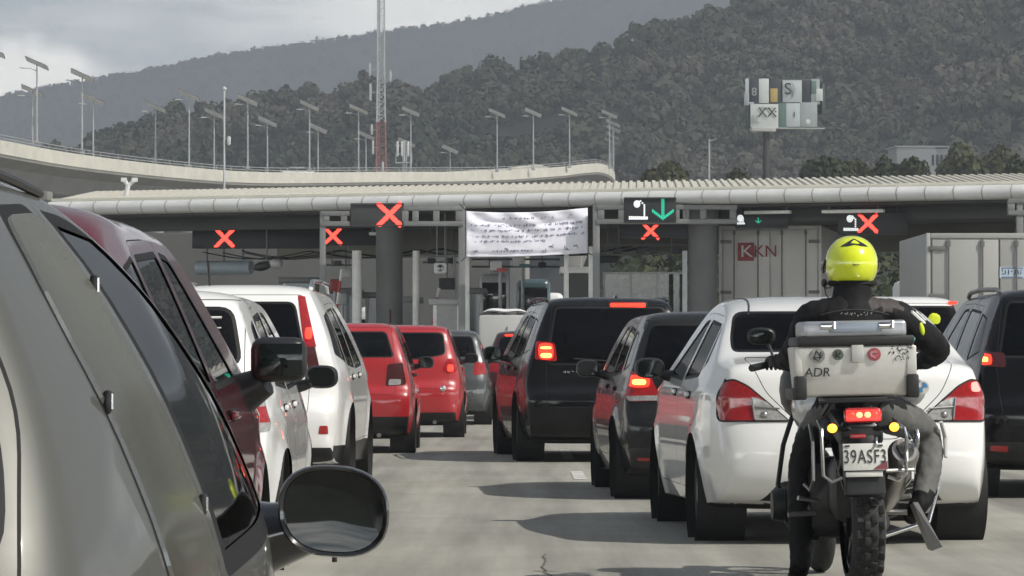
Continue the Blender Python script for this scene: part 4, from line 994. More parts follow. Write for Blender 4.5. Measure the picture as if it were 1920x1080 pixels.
booth(760, 46, 556, 10.0, 'grey toll booth between the thick grey column and the low booth', yaw=0, pane=BOOTH)
booth(1168, 70, 540, 11.0, 'far grey toll booth behind the glass screen', yaw=0)
def far_vehicle(px, w, top, d, label, mt, cat='car'):
    K = F / d; r = thing('distant_' + cat, label, cat, ((px - 960) / K, d, 0)); W_ = w / K; zt = 1.15 + (HY - top) / K
    m = MB(); m.box((0, 2, .35 + (zt - .35) * .32), (W_, 4.2, (zt - .35) * .64), None, .18, 0, 3); m.box((0, 2.1, .35 + (zt - .35) * .76), (W_ * .88, 2.6, (zt - .35) * .48), None, .2, 0, 3); m.build('body', mt, r)
    m = MB(); m.box((0, .80, .35 + (zt - .35) * .78), (W_ * .74, .06, (zt - .35) * .28), None, .03); m.build('rear_window', GLOSSK, r)
    for x in (-1, 1):
        t = MB(); t.box((x * W_ * .42, -.09, .35 + (zt - .35) * .42), (W_ * .12, .05, .18), None, .02); t.build('tail_lamp', LAMPR, r)
        for y in (.7, 3.3): q = MB(); q.lathe([(0, -.1), (.32, -.1), (.32, .1), (0, .1)], (x * (W_ / 2 - .12), y, .32), 'X', 18); q.build('wheel', TYRE, r)
far_vehicle(690, 44, 588, 118, 'silver car with a bright roof driving away beyond the left booths', pbr('far_silver', (.6, .6, .6), .35, .2))
far_vehicle(926, 62, 512, 112, 'white minibus with a dark rear window in the lane just right of the banner post', WHITE_, 'van')
far_vehicle(1000, 74, 522, 116, 'dark blue green van ahead in the lane below the banner', pbr('far_teal', (.05, .085, .095), .3, coat=.6), 'van')
far_vehicle(845, 40, 590, 121, 'small white car far beyond the low grey booth', WHITE_)
far_vehicle(1150, 44, 566, 126, 'small silver car beyond the glass screen', MATS['far_silver'])
far_vehicle(1035, 50, 548, 124, 'tall pale truck cab beyond the booths below the banner', WHITE_, 'van')
def signboard(px, py, w, h, off, label, mat):
    p = pc(px, py, off); K = F / p.y; r = thing('sign_board', label, 'sign', p, 0); m = MB(); m.box((0, 0, 0), (w / K, .06, h / K), None, .015); m.build('board', mat, r)
    m = MB(); m.tube([(0, .06, 0), (0, .06, 5.17 - p.z)], .03, 6); m.build('hanger', FRAME, r)
signboard(838, 532, 30, 22, 5.5, 'dark round backed board with a pale corner above the low grey booth', BOXG); signboard(1140, 486, 40, 14, 6.0, 'small dark board hung under the canopy right of the banner', BOXG); signboard(648, 512, 20, 16, 8.0, 'small pale board left of the white round post', WPOST)

# darker fixtures and cables in the depth of the plaza
for (px, w, top, off, lab, pn) in ((560, 60, 520, 9.0, 'dark toll booth in the depth of the plaza, above the white SUV roof', BDK), (705, 40, 548, 12.0, 'small dark booth far behind the thick grey column', BDK), (890, 30, 540, 9.0, 'narrow dark booth just right of the banner post', BDK)):
    booth(px, w, top, off, lab, yaw=0, pane=pn, wall=FRAME)
def cables():
    r = thing('overhead_cable', 'sagging black cables strung under the toll canopy', 'cable', pc(700, 460, 4.5)); o = r.location.copy(); rr = random.Random(6)
    for k in range(4):
        a = pc(rr.uniform(380, 480), rr.uniform(466, 476), 4.5 + k); b = pc(rr.uniform(1120, 1300), rr.uniform(452, 466), 4.5 + k); m = MB()
        m.tube([a.lerp(b, t) - o - Vector((0, 0, .22 * math.sin(math.pi * ((t * 4) % 1)))) for t in np.linspace(0, 1, 60)], .018, 5); m.build('cable', RUBBER, r)
cables()
def barrier_arm(px, py, ln, off, label):
    p = pc(px, 669, off); K = F / p.y; r = thing('barrier_gate', label, 'barrier', (p.x, p.y, 0)); z = 1.15 + (HY - py) / K
    m = MB(); m.box((0, 0, .55), (.4, .4, 1.1), None, .04); m.build('housing', pbr('gate_yellow', (.50, .33, .05), .5), r)
    m = MB(); n = 8
    for i in range(n):
        t0, t1 = i / n, (i + 1) / n; q = lambda t: Vector((t * .35, -.1, 1.0 + t * (z - 1.0))); m.tube([q(t0), q(t1)], .045, 6, i % 2)
    m.build('arm', [pbr('arm_red', (.45, .04, .04), .5), WPOST], r)
barrier_arm(618, 505, 3, 2.0, 'raised red and white barrier arm left of the white round post'); barrier_arm(800, 540, 3, 2.4, 'raised red and white barrier arm beside the low grey booth')
# ------------------------------------------------------------------ car builder
def catmull_closed(pts, step):
    pts = np.array(pts, float); n = len(pts); out = []
    for i in range(n):
        p0, p1, p2, p3 = pts[i - 1], pts[i], pts[(i + 1) % n], pts[(i + 2) % n]
        L = np.hypot(*(p2 - p1)[:2]); k = max(2, int(round(L / step)))
        d01 = max(1e-4, np.hypot(*(p1 - p0)[:2])) ** 0.5; d12 = max(1e-4, L) ** 0.5; d23 = max(1e-4, np.hypot(*(p3 - p2)[:2])) ** 0.5
        m1 = (p1 - p0) / d01 - (p2 - p0) / (d01 + d12) + (p2 - p1) / d12
        m2 = (p2 - p1) / d12 - (p3 - p1) / (d12 + d23) + (p3 - p2) / d23
        m1 = m1 * d12; m2 = m2 * d12
        for q in range(k):
            t = q / k
            out.append((2 * t ** 3 - 3 * t ** 2 + 1) * p1 + (t ** 3 - 2 * t ** 2 + t) * m1 + (-2 * t ** 3 + 3 * t ** 2) * p2 + (t ** 3 - t ** 2) * m2)
    return np.array(out)

def smooth_table(pts, lo, hi, n, sig):
    xs = np.linspace(lo, hi, n); ys = np.interp(xs, [p[0] for p in pts], [p[1] for p in pts])
    s = sig / (hi - lo) * n; k = np.arange(-int(3 * s) - 1, int(3 * s) + 2); g = np.exp(-0.5 * (k / max(s, 0.3)) ** 2); g /= g.sum()
    pad = len(k) // 2
    return xs, np.convolve(np.pad(ys, pad, mode='edge'), g, 'valid')

class CarShape:
    """prof: closed side outline (y, z, edge depth) from rear-bottom over the roof to front-bottom and back underneath."""
    def __init__(s, L, W, prof, vert, plan, wheels, step=0.045, pw=3.4, flare=0.02, crease=None):
        s.L, s.W, s.pw, s.wheels, s.flare, s.crease = L, W, pw, wheels, flare, crease
        c = catmull_closed(prof, step)
        c = np.vstack([c, c[:1]])
        seg = np.hypot(np.diff(c[:, 0]), np.diff(c[:, 1])); b = np.concatenate([[0], np.cumsum(seg)])
        s.B = b[-1]; nb = int(s.B / step); s.bs = np.linspace(0, s.B, nb + 1)
        s.py = np.interp(s.bs, b, c[:, 0]); s.pz = np.interp(s.bs, b, c[:, 1]); s.pD = np.interp(s.bs, b, c[:, 2])
        ty = np.gradient(s.py); tz = np.gradient(s.pz)
        ty[0] = ty[-1] = (s.py[1] - s.py[-2]) / 2; tz[0] = tz[-1] = (s.pz[1] - s.pz[-2]) / 2
        k = np.array([1, 2, 3, 2, 1]) / 9.0
        sm = lambda a: np.convolve(np.concatenate([a[-3:-1], a, a[1:3]]), k, 'valid')
        ty, tz = sm(ty), sm(tz); l = np.hypot(ty, tz)
        # outline runs rear-bottom -> up -> roof -> front -> underneath, i.e. clockwise in (y right, z up): the inside is at its right
        s.ny = tz / l; s.nz = -ty / l
        s.vz, s.vf = smooth_table(vert, 0, 2.4, 481, 0.045)
        s.yy, s.yf = smooth_table(plan, -0.2, L + 0.2, 401, 0.10)
        s.ry = s.py + s.ny * s.pD; s.rz = s.pz + s.nz * s.pD
        s.rw = s.w(s.ry, s.rz)
        s.ring = list(zip(s.ry[:-1], s.rz[:-1]))
    def w(s, y, z):
        y = np.asarray(y, float); z = np.asarray(z, float)
        v = s.W * np.interp(z, s.vz, s.vf) * np.interp(y, s.yy, s.yf)
        for (yc, zc, Rw, Ra) in s.wheels:
            r = np.hypot(y - yc, z - zc)
            v = v + s.flare * np.exp(-((r - Ra) / 0.055) ** 2) * (z < zc + Ra + 0.12)
        if s.crease:
            zc, amp, wd = s.crease
            v = v + amp * np.exp(-((z - zc) / wd) ** 2)
        return v
    def S(s, a, b):                                  # a in [-1, 1] across, b along the outline
        a = np.asarray(a, float); b = np.asarray(b, float)
        f = lambda t: np.interp(b, s.bs, t)
        sx = np.sin(np.abs(a) * math.pi / 2); q = np.maximum(0, 1 - sx ** s.pw) ** (1 / s.pw)
        D = f(s.pD) * (1 - q)
        y = f(s.py) + f(s.ny) * D; z = f(s.pz) + f(s.nz) * D
        return np.stack([np.sign(a) * sx * s.w(y, z), y, z], -1)
    def inv(s, x, z, front=False):                   # (x, z) seen from behind (or from the front) -> (a, b)
        if not hasattr(s, 'lut'): s.lut = {}
        if front not in s.lut:
            mid = s.L * 0.5; top = np.argmax(s.pz)
            bb = s.bs[(s.bs <= s.bs[top])] if not front else s.bs[(s.bs >= s.bs[top])]
            y0 = np.interp(bb, s.bs, s.py); bb = bb[(y0 < mid) if not front else (y0 > mid)]
            aa = np.linspace(0, 1, 60); A, Bm = np.meshgrid(aa, np.linspace(bb.min(), bb.max(), 240), indexing='ij')
            s.lut[front] = (A, Bm, s.S(A, Bm))
        A, Bm, G = s.lut[front]
        i = np.argmin((G[..., 0] - abs(x)) ** 2 + (G[..., 2] - z) ** 2)
        a, b = A.flat[i], Bm.flat[i]
        lo, hi = Bm.min(), Bm.max()
        for _ in range(6):
            p = s.S(a, b); e = 1e-4
            ja = (s.S(min(1, a + e), b) - s.S(max(0, a - e), b)) / (min(1, a + e) - max(0, a - e)); jb = (s.S(a, b + e) - s.S(a, b - e)) / (2 * e)
            M = np.array([[ja[0], jb[0]], [ja[2], jb[2]]]); r = np.array([abs(x) - p[0], z - p[2]])
            if abs(np.linalg.det(M)) < 1e-6: break
            dlt = np.linalg.solve(M, r); dlt = np.clip(dlt, -0.08, 0.08)
            a = min(1.0, max(0.0, a + dlt[0])); b = min(hi, max(lo, b + dlt[1]))
        return (a if x >= 0 else -a), b

def cdt(points, polys, eps=1e-5):
    vs = [Vector(p) for p in points]; ed = []
    for pl in polys:
        k = len(vs); vs += [Vector(p) for p in pl]; ed += [(k + i, k + (i + 1) % len(pl)) for i in range(len(pl))]
    r = geometry.delaunay_2d_cdt(vs, ed, [], 0, eps)
    return np.array([(v.x, v.y) for v in r[0]]), np.array([f for f in r[2] if len(f) == 3], int)

def far_from(pts, polys, d):
    keep = np.ones(len(pts), bool)
    for pl in polys:
        for i in range(len(pl)):
            a = np.array(pl[i]); e = np.array(pl[(i + 1) % len(pl)]) - a; l2 = max(1e-9, (e ** 2).sum())
            bx = (pts[:, 0] > min(a[0], a[0] + e[0]) - d) & (pts[:, 0] < max(a[0], a[0] + e[0]) + d) & (pts[:, 1] > min(a[1], a[1] + e[1]) - d) & (pts[:, 1] < max(a[1], a[1] + e[1]) + d) & keep
            if not bx.any(): continue
            q = pts[bx] - a; t = np.clip((q @ e) / l2, 0, 1); dd = np.hypot(*(q - t[:, None] * e).T)
            idx = np.where(bx)[0]; keep[idx[dd < d]] = False
    return pts[keep]

def build_shell(shape, rear, side, front, parent, paint_mat, grid=0.06, rear_step=0.03):
    """rear/front: [(poly (x,z), key, mat, off)], side: [(poly (y,z), key, mat, off, which)].  key -> (name, parent_key, label) via keys dict.
    Regions later in a list override earlier ones; key 'body' keeps the faces in the body."""
    s = shape
    V = []; T = []; K = []                            # all triangles, with (key, mat, off)
    def emit(v3, tris, regs, flip):
        k0 = sum(len(v) for v in V); V.append(v3)
        t = tris[:, ::-1] if flip else tris
        T.append(t + k0); K.extend(regs)
    # wrap
    Wd = s.W
    gaps = []
    polys = []; info = []
    for lst, fr in ((rear, False), (front, True)):
        for (poly, key, mat, off) in lst:
            dp = densify(poly, rear_step)
            q = [s.inv(x, z, fr) for x, z in dp]
            q = [(a * Wd, b) for a, b in q]
            polys.append(q); info.append((key, mat, off))
    aa = np.concatenate([np.linspace(0, 0.80, max(5, int(Wd * 0.80 / grid))), [0.84, 0.875, 0.905, 0.93, 0.95, 0.967, 0.98, 0.99, 0.997]]) * Wd
    aa = np.concatenate([-aa[::-1][:-1], aa])
    A, Bm = np.meshgrid(aa, s.bs, indexing='ij'); pts = np.stack([A.ravel(), Bm.ravel()], -1)
    pts = far_from(pts, polys, 0.018)
    edge = np.concatenate([np.stack([np.full(len(s.bs), sg * Wd), s.bs], -1) for sg in (-1, 1)])
    pts = np.vstack([pts, edge])
    v2, tr = cdt(pts, polys)
    v3 = s.S(np.clip(v2[:, 0] / Wd, -1, 1), v2[:, 1])
    c2 = v2[tr].mean(1); c3 = v3[tr].mean(1)
    rid = np.full(len(tr), -1)
    for i, pl in enumerate(polys): rid[inpoly(c2[:, 0], c2[:, 1], pl)] = i
    keep = np.ones(len(tr), bool)
    for (yc, zc, Rw, Ra) in s.wheels:
        keep &= ~((np.hypot(c3[:, 1] - yc, c3[:, 2] - zc) < Ra) & (np.abs(c3[:, 0]) > Wd - 0.30) & (c3[:, 2] < zc + 0.1))
    tr = tr[keep]; rid = rid[keep]; c3 = c3[keep]
    regs = [info[i] if i >= 0 else ('body', 'under' if (z < 0.245) else 'paint', 0) for i, z in zip(rid, c3[:, 2])]
    emit(v3, tr, regs, False)
    # sides
    ring = s.ring
    arches = []
    for (yc, zc, Rw, Ra) in s.wheels:
        arches.append([(yc + Ra * math.cos(t), zc + Ra * math.sin(t)) for t in np.linspace(0, 2 * math.pi, 40, endpoint=False)])
    ymin, ymax = min(p[0] for p in ring), max(p[0] for p in ring); zmin, zmax = min(p[1] for p in ring), max(p[1] for p in ring)
    Y, Z = np.meshgrid(np.arange(ymin, ymax, grid), np.arange(zmin, zmax, grid), indexing='ij')
    base = np.stack([Y.ravel(), Z.ravel()], -1)
    base = base[inpoly(base[:, 0], base[:, 1], ring)]
    for sg in (1, -1):
        sp = []; si = []
        for (poly, key, mat, off, which) in side:
            if which == 'R' and sg < 0 or which == 'L' and sg > 0: continue
            sp.append(densify(poly, 0.06)); si.append((key + ('_R' if sg > 0 else '_L') if key != 'body' else key, mat, off))
        pts = far_from(base, [ring] + sp + arches, 0.02)
        v2, tr = cdt(pts, [ring] + sp + arches)
        v3 = np.stack([sg * s.w(v2[:, 0], v2[:, 1]), v2[:, 0], v2[:, 1]], -1)
        c2 = v2[tr].mean(1)
        keep = inpoly(c2[:, 0], c2[:, 1], ring)
        for ar in arches: keep &= ~inpoly(c2[:, 0], c2[:, 1], ar)
        tr = tr[keep]; c2 = c2[keep]; rid = np.full(len(tr), -1)
        for i, pl in enumerate(sp): rid[inpoly(c2[:, 0], c2[:, 1], pl)] = i
        regs = [si[i] if i >= 0 else ('body', 'paint', 0) for i in rid]
        emit(v3, tr, regs, sg < 0)
    V = np.vstack(V); T = np.vstack(T)
    # smooth normals over the whole welded shell
    key = np.round(V * 2500).astype(np.int64); _, wid = np.unique(key, axis=0, return_inverse=True); wid = wid.ravel()
    e1 = V[T[:, 1]] - V[T[:, 0]]; e2 = V[T[:, 2]] - V[T[:, 0]]; fn = np.cross(e1, e2)
    ln = np.linalg.norm(fn, axis=1, keepdims=True); un = fn / np.maximum(ln, 1e-12)
    Nrm = np.zeros((wid.max() + 1, 3))
    for c in range(3):
        p0 = V[T[:, c]]; u = V[T[:, (c + 1) % 3]] - p0; w_ = V[T[:, (c + 2) % 3]] - p0
        cosv = (u * w_).sum(1) / np.maximum(1e-12, np.linalg.norm(u, axis=1) * np.linalg.norm(w_, axis=1)); ang = np.arccos(np.clip(cosv, -1, 1))
        np.add.at(Nrm, wid[T[:, c]], un * ang[:, None])
    Nrm /= np.maximum(1e-9, np.linalg.norm(Nrm, axis=1, keepdims=True))
    VN = Nrm[wid]
    groups = {}
    for i, (k_, m_, o_) in enumerate(K): groups.setdefault(k_, []).append(i)
    return V, T, K, VN, groups

def shell_object(name, V, T, K, VN, idx, matmap, parent):
    tr = T[idx]; offs = np.array([K[i][2] for i in idx])
    used, inv = np.unique(tr.ravel(), return_inverse=True); tr2 = inv.reshape(tr.shape)
    vals, cn = np.unique(offs, return_counts=True); one = vals[np.argmax(cn)]; offs = np.full(len(idx), one); off = np.full(len(used), one)
    co = V[used] + VN[used] * off[:, None]; nn = VN[used]
    faces = tr2.tolist(); mids = []
    mats = []
    for i in idx:
        m = matmap[K[i][1]] if isinstance(K[i][1], str) else K[i][1]
        if m not in mats: mats.append(m)
        mids.append(mats.index(m))
    normals = [tuple(x) for x in nn]; co = [tuple(x) for x in co]
    mx = max(abs(o) for o in offs) if len(offs) else 0
    if mx > 1e-6:                                     # close the step to the surface behind with a skirt
        from collections import Counter
        cnt = Counter(); own = {}
        for q, f in enumerate(faces):
            for c in range(3):
                e = (f[c], f[(c + 1) % 3]); cnt[tuple(sorted(e))] += 1; own[tuple(sorted(e))] = (e, q)
        nf = []
        back = {}
        for e, n in cnt.items():
            if n != 1: continue
            (i, j), q = own[e]
            for k in (i, j):
                if k not in back:
                    back[k] = len(co); co.append(tuple(np.array(V[used[k]]) - VN[used[k]] * 0.004)); normals.append(normals[k])
            nf.append(((j, i, back[i], back[j]), mids[q]))
        for f, m in nf: faces.append(list(f)); mids.append(m)
    me = bpy.data.meshes.new(name); me.from_pydata(co, [], faces)
    me.polygons.foreach_set('material_index', mids); me.polygons.foreach_set('use_smooth', [True] * len(faces)); me.update()
    me.normals_split_custom_set_from_vertices(normals)
    return link_mesh(name, me, mats, parent)

WHEELS = {}
def wheel_meshes(style):
    if style in WHEELS: return WHEELS[style]
    t = MB()                                          # unit radius 1, width along X from -0.5 to 0.5 (scaled)
    pr = [(0.66, -0.40), (0.72, -0.47), (0.86, -0.50), (0.95, -0.46), (0.985, -0.38), (1.0, -0.25), (1.0, -0.09), (0.985, -0.08), (0.985, -0.05), (1.0, -0.04), (1.0, 0.04), (0.985, 0.05), (0.985, 0.08), (1.0, 0.09), (1.0, 0.25), (0.985, 0.38), (0.95, 0.46), (0.86, 0.50), (0.72, 0.47), (0.66, 0.40)]
    t.lathe(pr, axis='X', n=40)
    r = MB()
    r.lathe([(0.66, -0.44), (0.69, -0.46), (0.69, 0.46), (0.66, 0.44), (0.62, 0.38), (0.60, -0.3), (0.62, -0.42), (0.66, -0.44)], axis='X', n=40)
    n = {'five': 5, 'ten': 10, 'seven': 7}[style]
    for k in range(n):
        a = 2 * math.pi * k / n; ca, sa = math.cos(a), math.sin(a)
        wd = 0.15 if n == 5 else (0.07 if n == 10 else 0.11)
        for (r0, r1, x0, x1, w0, w1) in ((0.08, 0.63, 0.34, 0.40, wd * 0.8, wd),):
            vs = []
            for (rr, xo, ww) in ((r0, x0, w0), (r1, x1, w1)):
                for sgn in (-1, 1):
                    for xx in (xo - 0.14, xo):
                        y, z = rr * ca - sgn * ww * sa, rr * sa + sgn * ww * ca
                        vs.append((xx, y, z))
            r.add(vs, [(0, 1, 3, 2), (4, 6, 7, 5), (0, 4, 5, 1), (2, 3, 7, 6), (1, 5, 7, 3), (0, 2, 6, 4)], 0, False)
    r.lathe([(0.0, 0.37), (0.10, 0.37), (0.14, 0.33), (0.14, 0.1)], axis='X', n=16)
    r.lathe([(0.0, 0.06), (0.42, 0.06), (0.42, 0.0), (0.0, 0.0)], axis='X', n=24, m=1)
    r.lathe([(0.0, -0.3), (0.61, -0.3)], axis='X', n=24, m=2)
    to = t.build('tyre', TYRE); ro = r.build('rim', [ALLOY, STEEL, UNDER])
    WHEELS[style] = (to.data, ro.data)
    bpy.data.objects.remove(to); bpy.data.objects.remove(ro)
    return WHEELS[style]

def add_wheel(parent, x, y, Rw, width, style, side, steer=0.0):
    tm, rm = wheel_meshes(style)
    e = empty('wheel', (x, y, Rw), (0 if side > 0 else math.pi) + steer, parent)
    for nm, me in (('tyre', tm), ('rim', rm)):
        o = bpy.data.objects.new(nm, me); COL.objects.link(o); o.parent = e; o.scale = (width, Rw, Rw)
    return e

def auto_side(zb, zt, yA, yAt, yB, yC, yCt, zs=0.33, quarter=None, seal=0.022, glass='glass', two_door=False, archR=None, drop=0.03, handle_z=None):
    """doors and side windows of a five-door car; y grows forwards: yA foot of the windscreen pillar, yB middle pillar, yC rear end of rear door glass"""
    reg = []
    fd = [(yB, zs), (yA + 0.10, zs), (yA + 0.14, zb - 0.03), (yA + 0.02, zb + 0.03), (yAt + 0.05, zt + 0.045), (yB, zt + 0.05)]
    rd = [(yC + 0.36, zs), (yB - 0.004, zs), (yB - 0.004, zt + 0.05), (yCt - 0.02, zt + 0.03 - drop * 0.5), (yC - 0.05, zb + 0.02), (yC + 0.02, zb - 0.22), (yC + 0.20, zb - 0.42)]
    fw = rounded([(yB + 0.045, zb - 0.005), (yA - 0.03, zb + 0.02), (yAt - 0.02, zt), (yB + 0.045, zt + 0.008)], 0.05)
    rw = rounded([(yC, zb + 0.025), (yB - 0.05, zb), (yB - 0.05, zt + 0.006), (yCt, zt - drop)], 0.05)
    out = []
    def door(poly, w, key):
        p = rounded(poly, 0.05, 3)
        out.append((p, 'body', DARK, 0.0, 'B'))
        out.append((offset_poly(p, 0.0045), key, 'paint', 0, 'B'))
        out.append((w, key, RUBBER, 0.002, 'B'))
        out.append((offset_poly(w, seal), key + '_glass', glass, -0.004, 'B'))
    door(fd, fw, 'door1')
    if not two_door: door(rd, rw, 'door2')
    if quarter:
        q = rounded(quarter, 0.05)
        out.append((q, 'body', RUBBER, 0.002, 'B')); out.append((offset_poly(q, seal * 0.8), 'quarter', glass, -0.004, 'B'))
    return out

def panel(poly, key, gap=0.005, mat='paint', off=0.0):
    return [(poly, 'body', DARK, 0.0), (offset_poly(poly, gap), key, mat, off)]

def mirrored(poly): return [(-x, z) for x, z in poly][::-1]

def build_car(name, label, cat, X, d, yaw, shape, paint_mat, rear, side, front, keys, wheels_style='five', ww=0.20, glass=GLASS_M, seats=True, group=None, extras=None, lower=None, seat_mat=SEAT, grid=0.06, belt=0.95, interior_y=None, rear_step=0.03, mirror_mat=None, mirror=None, handles=(), handle_mat=None, clearance=0.0):
    root = thing(name, label, cat, (X, d, 0), yaw, group)
    V, T, K, VN, groups = build_shell(shape, rear, side, front, root, paint_mat, grid, rear_step)
    mm = {'paint': paint_mat, 'under': UNDER, 'glass': glass, 'lower': lower or BLACKP}
    objs = {}
    order = ['body'] + [k for k in groups if k != 'body']
    for k in sorted(order, key=lambda k: (0 if k == 'body' else (2 if k.split('_R')[0].split('_L')[0].endswith('glass') else 1))):
        if k not in groups: continue
        bk = k[:-2] if k.endswith('_R') or k.endswith('_L') else k
        nm, pk = keys.get(bk, DEFAULT_KEYS.get(bk, (bk, None)))
        pr = root
        if pk: pr = objs.get(pk + (k[-2:] if k[-2:] in ('_R', '_L') else ''), objs.get(pk, root))
        objs[k] = shell_object(nm, V, T, K, VN, np.array(groups[k]), mm, pr)
    s = shape
    for (yc, zc, Rw, Ra) in s.wheels:
        for sg in (1, -1):
            w0 = float(s.w(yc, zc + Ra)) - 0.004; ub = MB()
            ub.lathe([(Ra + 0.002, w0 * sg), (Ra + 0.002, (w0 - 0.30) * sg), (0.0, (w0 - 0.30) * sg)], c=(0, yc, zc), axis='X', n=36); ub.build('wheel_arch', UNDER, root)
            xw = float(s.w(yc, zc + Ra * 0.95)) - ww / 2 - 0.05
            add_wheel(root, sg * xw, yc, Rw, ww, wheels_style, sg)
        ub = MB(); ub.tube([(-s.W + 0.25, yc, zc), (s.W - 0.25, yc, zc)], 0.05, 8); ub.build('axle', UNDER, root)
    ub = MB(); ub.tube([(s.W * 0.5, 0.35, 0.24), (s.W * 0.5, 0.12, 0.22)], 0.03, 8); ub.build('tailpipe', STEEL, root)
    if seats:
        iy = interior_y or (s.L * 0.30, s.L * 0.52)
        seat_parts(root, s, iy, seat_mat, belt)
    for (yh, zh) in handles:
        for sg in (1, -1):
            h = MB(); x = float(s.w(yh, zh)) * sg
            h.box((x + 0.016 * sg, yh, zh), (0.022, 0.19, 0.030), None, 0.009)
            h.box((x + 0.004 * sg, yh, zh - 0.004), (0.012, 0.15, 0.05), None, 0.004, 1)
            kk = 'door1' if yh > s.L * 0.5 else 'door2'
            h.build('handle', [handle_mat or paint_mat, DARK], objs.get(kk + ('_R' if sg > 0 else '_L'), root))
    if mirror:
        ym, zm, mw, mh = mirror
        for sg in (1, -1): car_mirror(root, s, ym, zm, mw, mh, sg, mirror_mat or BLACKP)
    return root, objs

DEFAULT_KEYS = {'body': ('body', None), 'door1': ('door', None), 'door2': ('door', None), 'door1_glass': ('window', 'door1'), 'door2_glass': ('window', 'door2'),
        'quarter': ('quarter_window', None), 'tailgate': ('tailgate', None), 'rearglass': ('rear_window', None), 'windscreen': ('windscreen', None),
        'lampL': ('tail_lamp', None), 'lampR': ('tail_lamp', None), 'bumper': ('bumper', None), 'trunk': ('boot_lid', None), 'fuel': ('fuel_flap', None)}

def seat_parts(root, s, iy, mat, belt):
    w = s.W - 0.22
    b = MB(); y = iy[0]
    b.box((0, y, belt - 0.30), (2 * w, 0.16, 0.62), Matrix.Rotation(R(-12), 3, 'X'), 0.06)
    b.box((0, y + 0.3, 0.48), (2 * w, 0.55, 0.2), None, 0.06)
    b.build('rear_seat', mat, root)
    for sx in (-0.5, 0.5):
        h = MB(); h.box((sx * w, y - 0.06, belt + 0.10), (0.25, 0.10, 0.17), None, 0.045); h.tube([(sx * w, y - 0.05, belt - 0.02), (sx * w, y - 0.06, belt + 0.06)], 0.01, 6)
        h.build('headrest', mat, root)
    for sx in (-0.52, 0.52):
        h = MB(); y = iy[1]
        h.box((sx * w, y, belt - 0.22), (0.50, 0.14, 0.66), Matrix.Rotation(R(-14), 3, 'X'), 0.06)
        h.box((sx * w, y - 0.10, belt + 0.24), (0.26, 0.10, 0.19), None, 0.045)
        h.box((sx * w, y + 0.3, 0.46), (0.50, 0.5, 0.18), None, 0.05)
        h.build('front_seat', mat, root)
    d = MB(); d.box((0, iy[1] + 0.85, belt - 0.10), (2 * w + 0.1, 0.35, 0.30), None, 0.08); d.build('dashboard', SEAT, root)

def car_mirror(root, s, ym, zm, mw, mh, sg, mat, squash=1.0, glass_in=0.82):
    x0 = float(s.w(ym, zm)); e = MB()
    cx = sg * (x0 + 0.055 + mw / 2)
    e.ball((cx, ym + 0.02, zm + 0.03), (mw / 2, 0.075, mh / 2), 20, 12, 0, None, 0.72)
    e.tube([(sg * (x0 - 0.03), ym + 0.05, zm - 0.03), (sg * (x0 + 0.05), ym + 0.04, zm - 0.02), (cx - sg * mw * 0.25, ym + 0.03, zm)], [0.05, 0.035, 0.03], 10)
    o = e.build('wing_mirror', mat, root)
    g = MB(); n = 24; vs = [(cx + glass_in * mw / 2 * math.copysign(abs(math.cos(t)) ** 0.7, math.cos(t)), ym - 0.053, zm + 0.03 + glass_in * mh / 2 * math.copysign(abs(math.sin(t)) ** 0.7, math.sin(t))) for t in np.linspace(0, 2 * math.pi, n, endpoint=False)]
    vs2 = [(v[0], v[1] - 0.004, v[2]) for v in vs]
    g.add(vs + vs2, [tuple(range(n, 2 * n))[::-1]] + [(i, (i + 1) % n, (i + 1) % n + n, i + n) for i in range(n)], 0, False)
    g.build('mirror_glass', MIRROR, o)
    return o

def rect(x0, z0, x1, z1): return [(x0, z0), (x1, z0), (x1, z1), (x0, z1)]

def number_plate(root, x, y, z, w=0.32, h=0.15, txt=None, tilt=0.0):
    p = MB(); M = Matrix.Rotation(tilt, 3, 'X')
    p.box((x, y, z), (w, 0.008, h), M, 0.003)
    o = p.build('number_plate', PLATEW, root)
    return o

def hatch_prof(L, H, zb, y_roof, rear, nose=0.0, roof_k=None, Dr=0.13, Dt=0.075, zsill=0.17):
    """rear: list of (y, z) from the bumper top to below the roof edge"""
    pr = [(0.16, zsill + 0.05, 0.05), (0.04, zsill + 0.14, 0.09)]
    pr += [(y, z, Dr if z < zb else (Dr * 0.6 + Dt * 0.4)) for y, z in rear]
    yr = y_roof
    pr += [(yr, H - 0.035, Dt), (yr + (L * 0.48 - yr) * 0.5, H - 0.004, Dt), (L * 0.48, H - 0.002, Dt), (L * 0.60, H - 0.05, Dt)]
    pr += [(L * 0.79, zb + 0.08, 0.09), (L * 0.86, zb + 0.01, 0.10), (L * 0.955, zb - 0.17, 0.14), (L - 0.02, zb - 0.36, 0.15), (L, 0.46, 0.14), (L - 0.07, zsill + 0.08, 0.07)]
    pr += [(L - 0.35, zsill, 0.04), (L * 0.5, zsill - 0.01, 0.035), (0.55, zsill, 0.035)]
    return pr
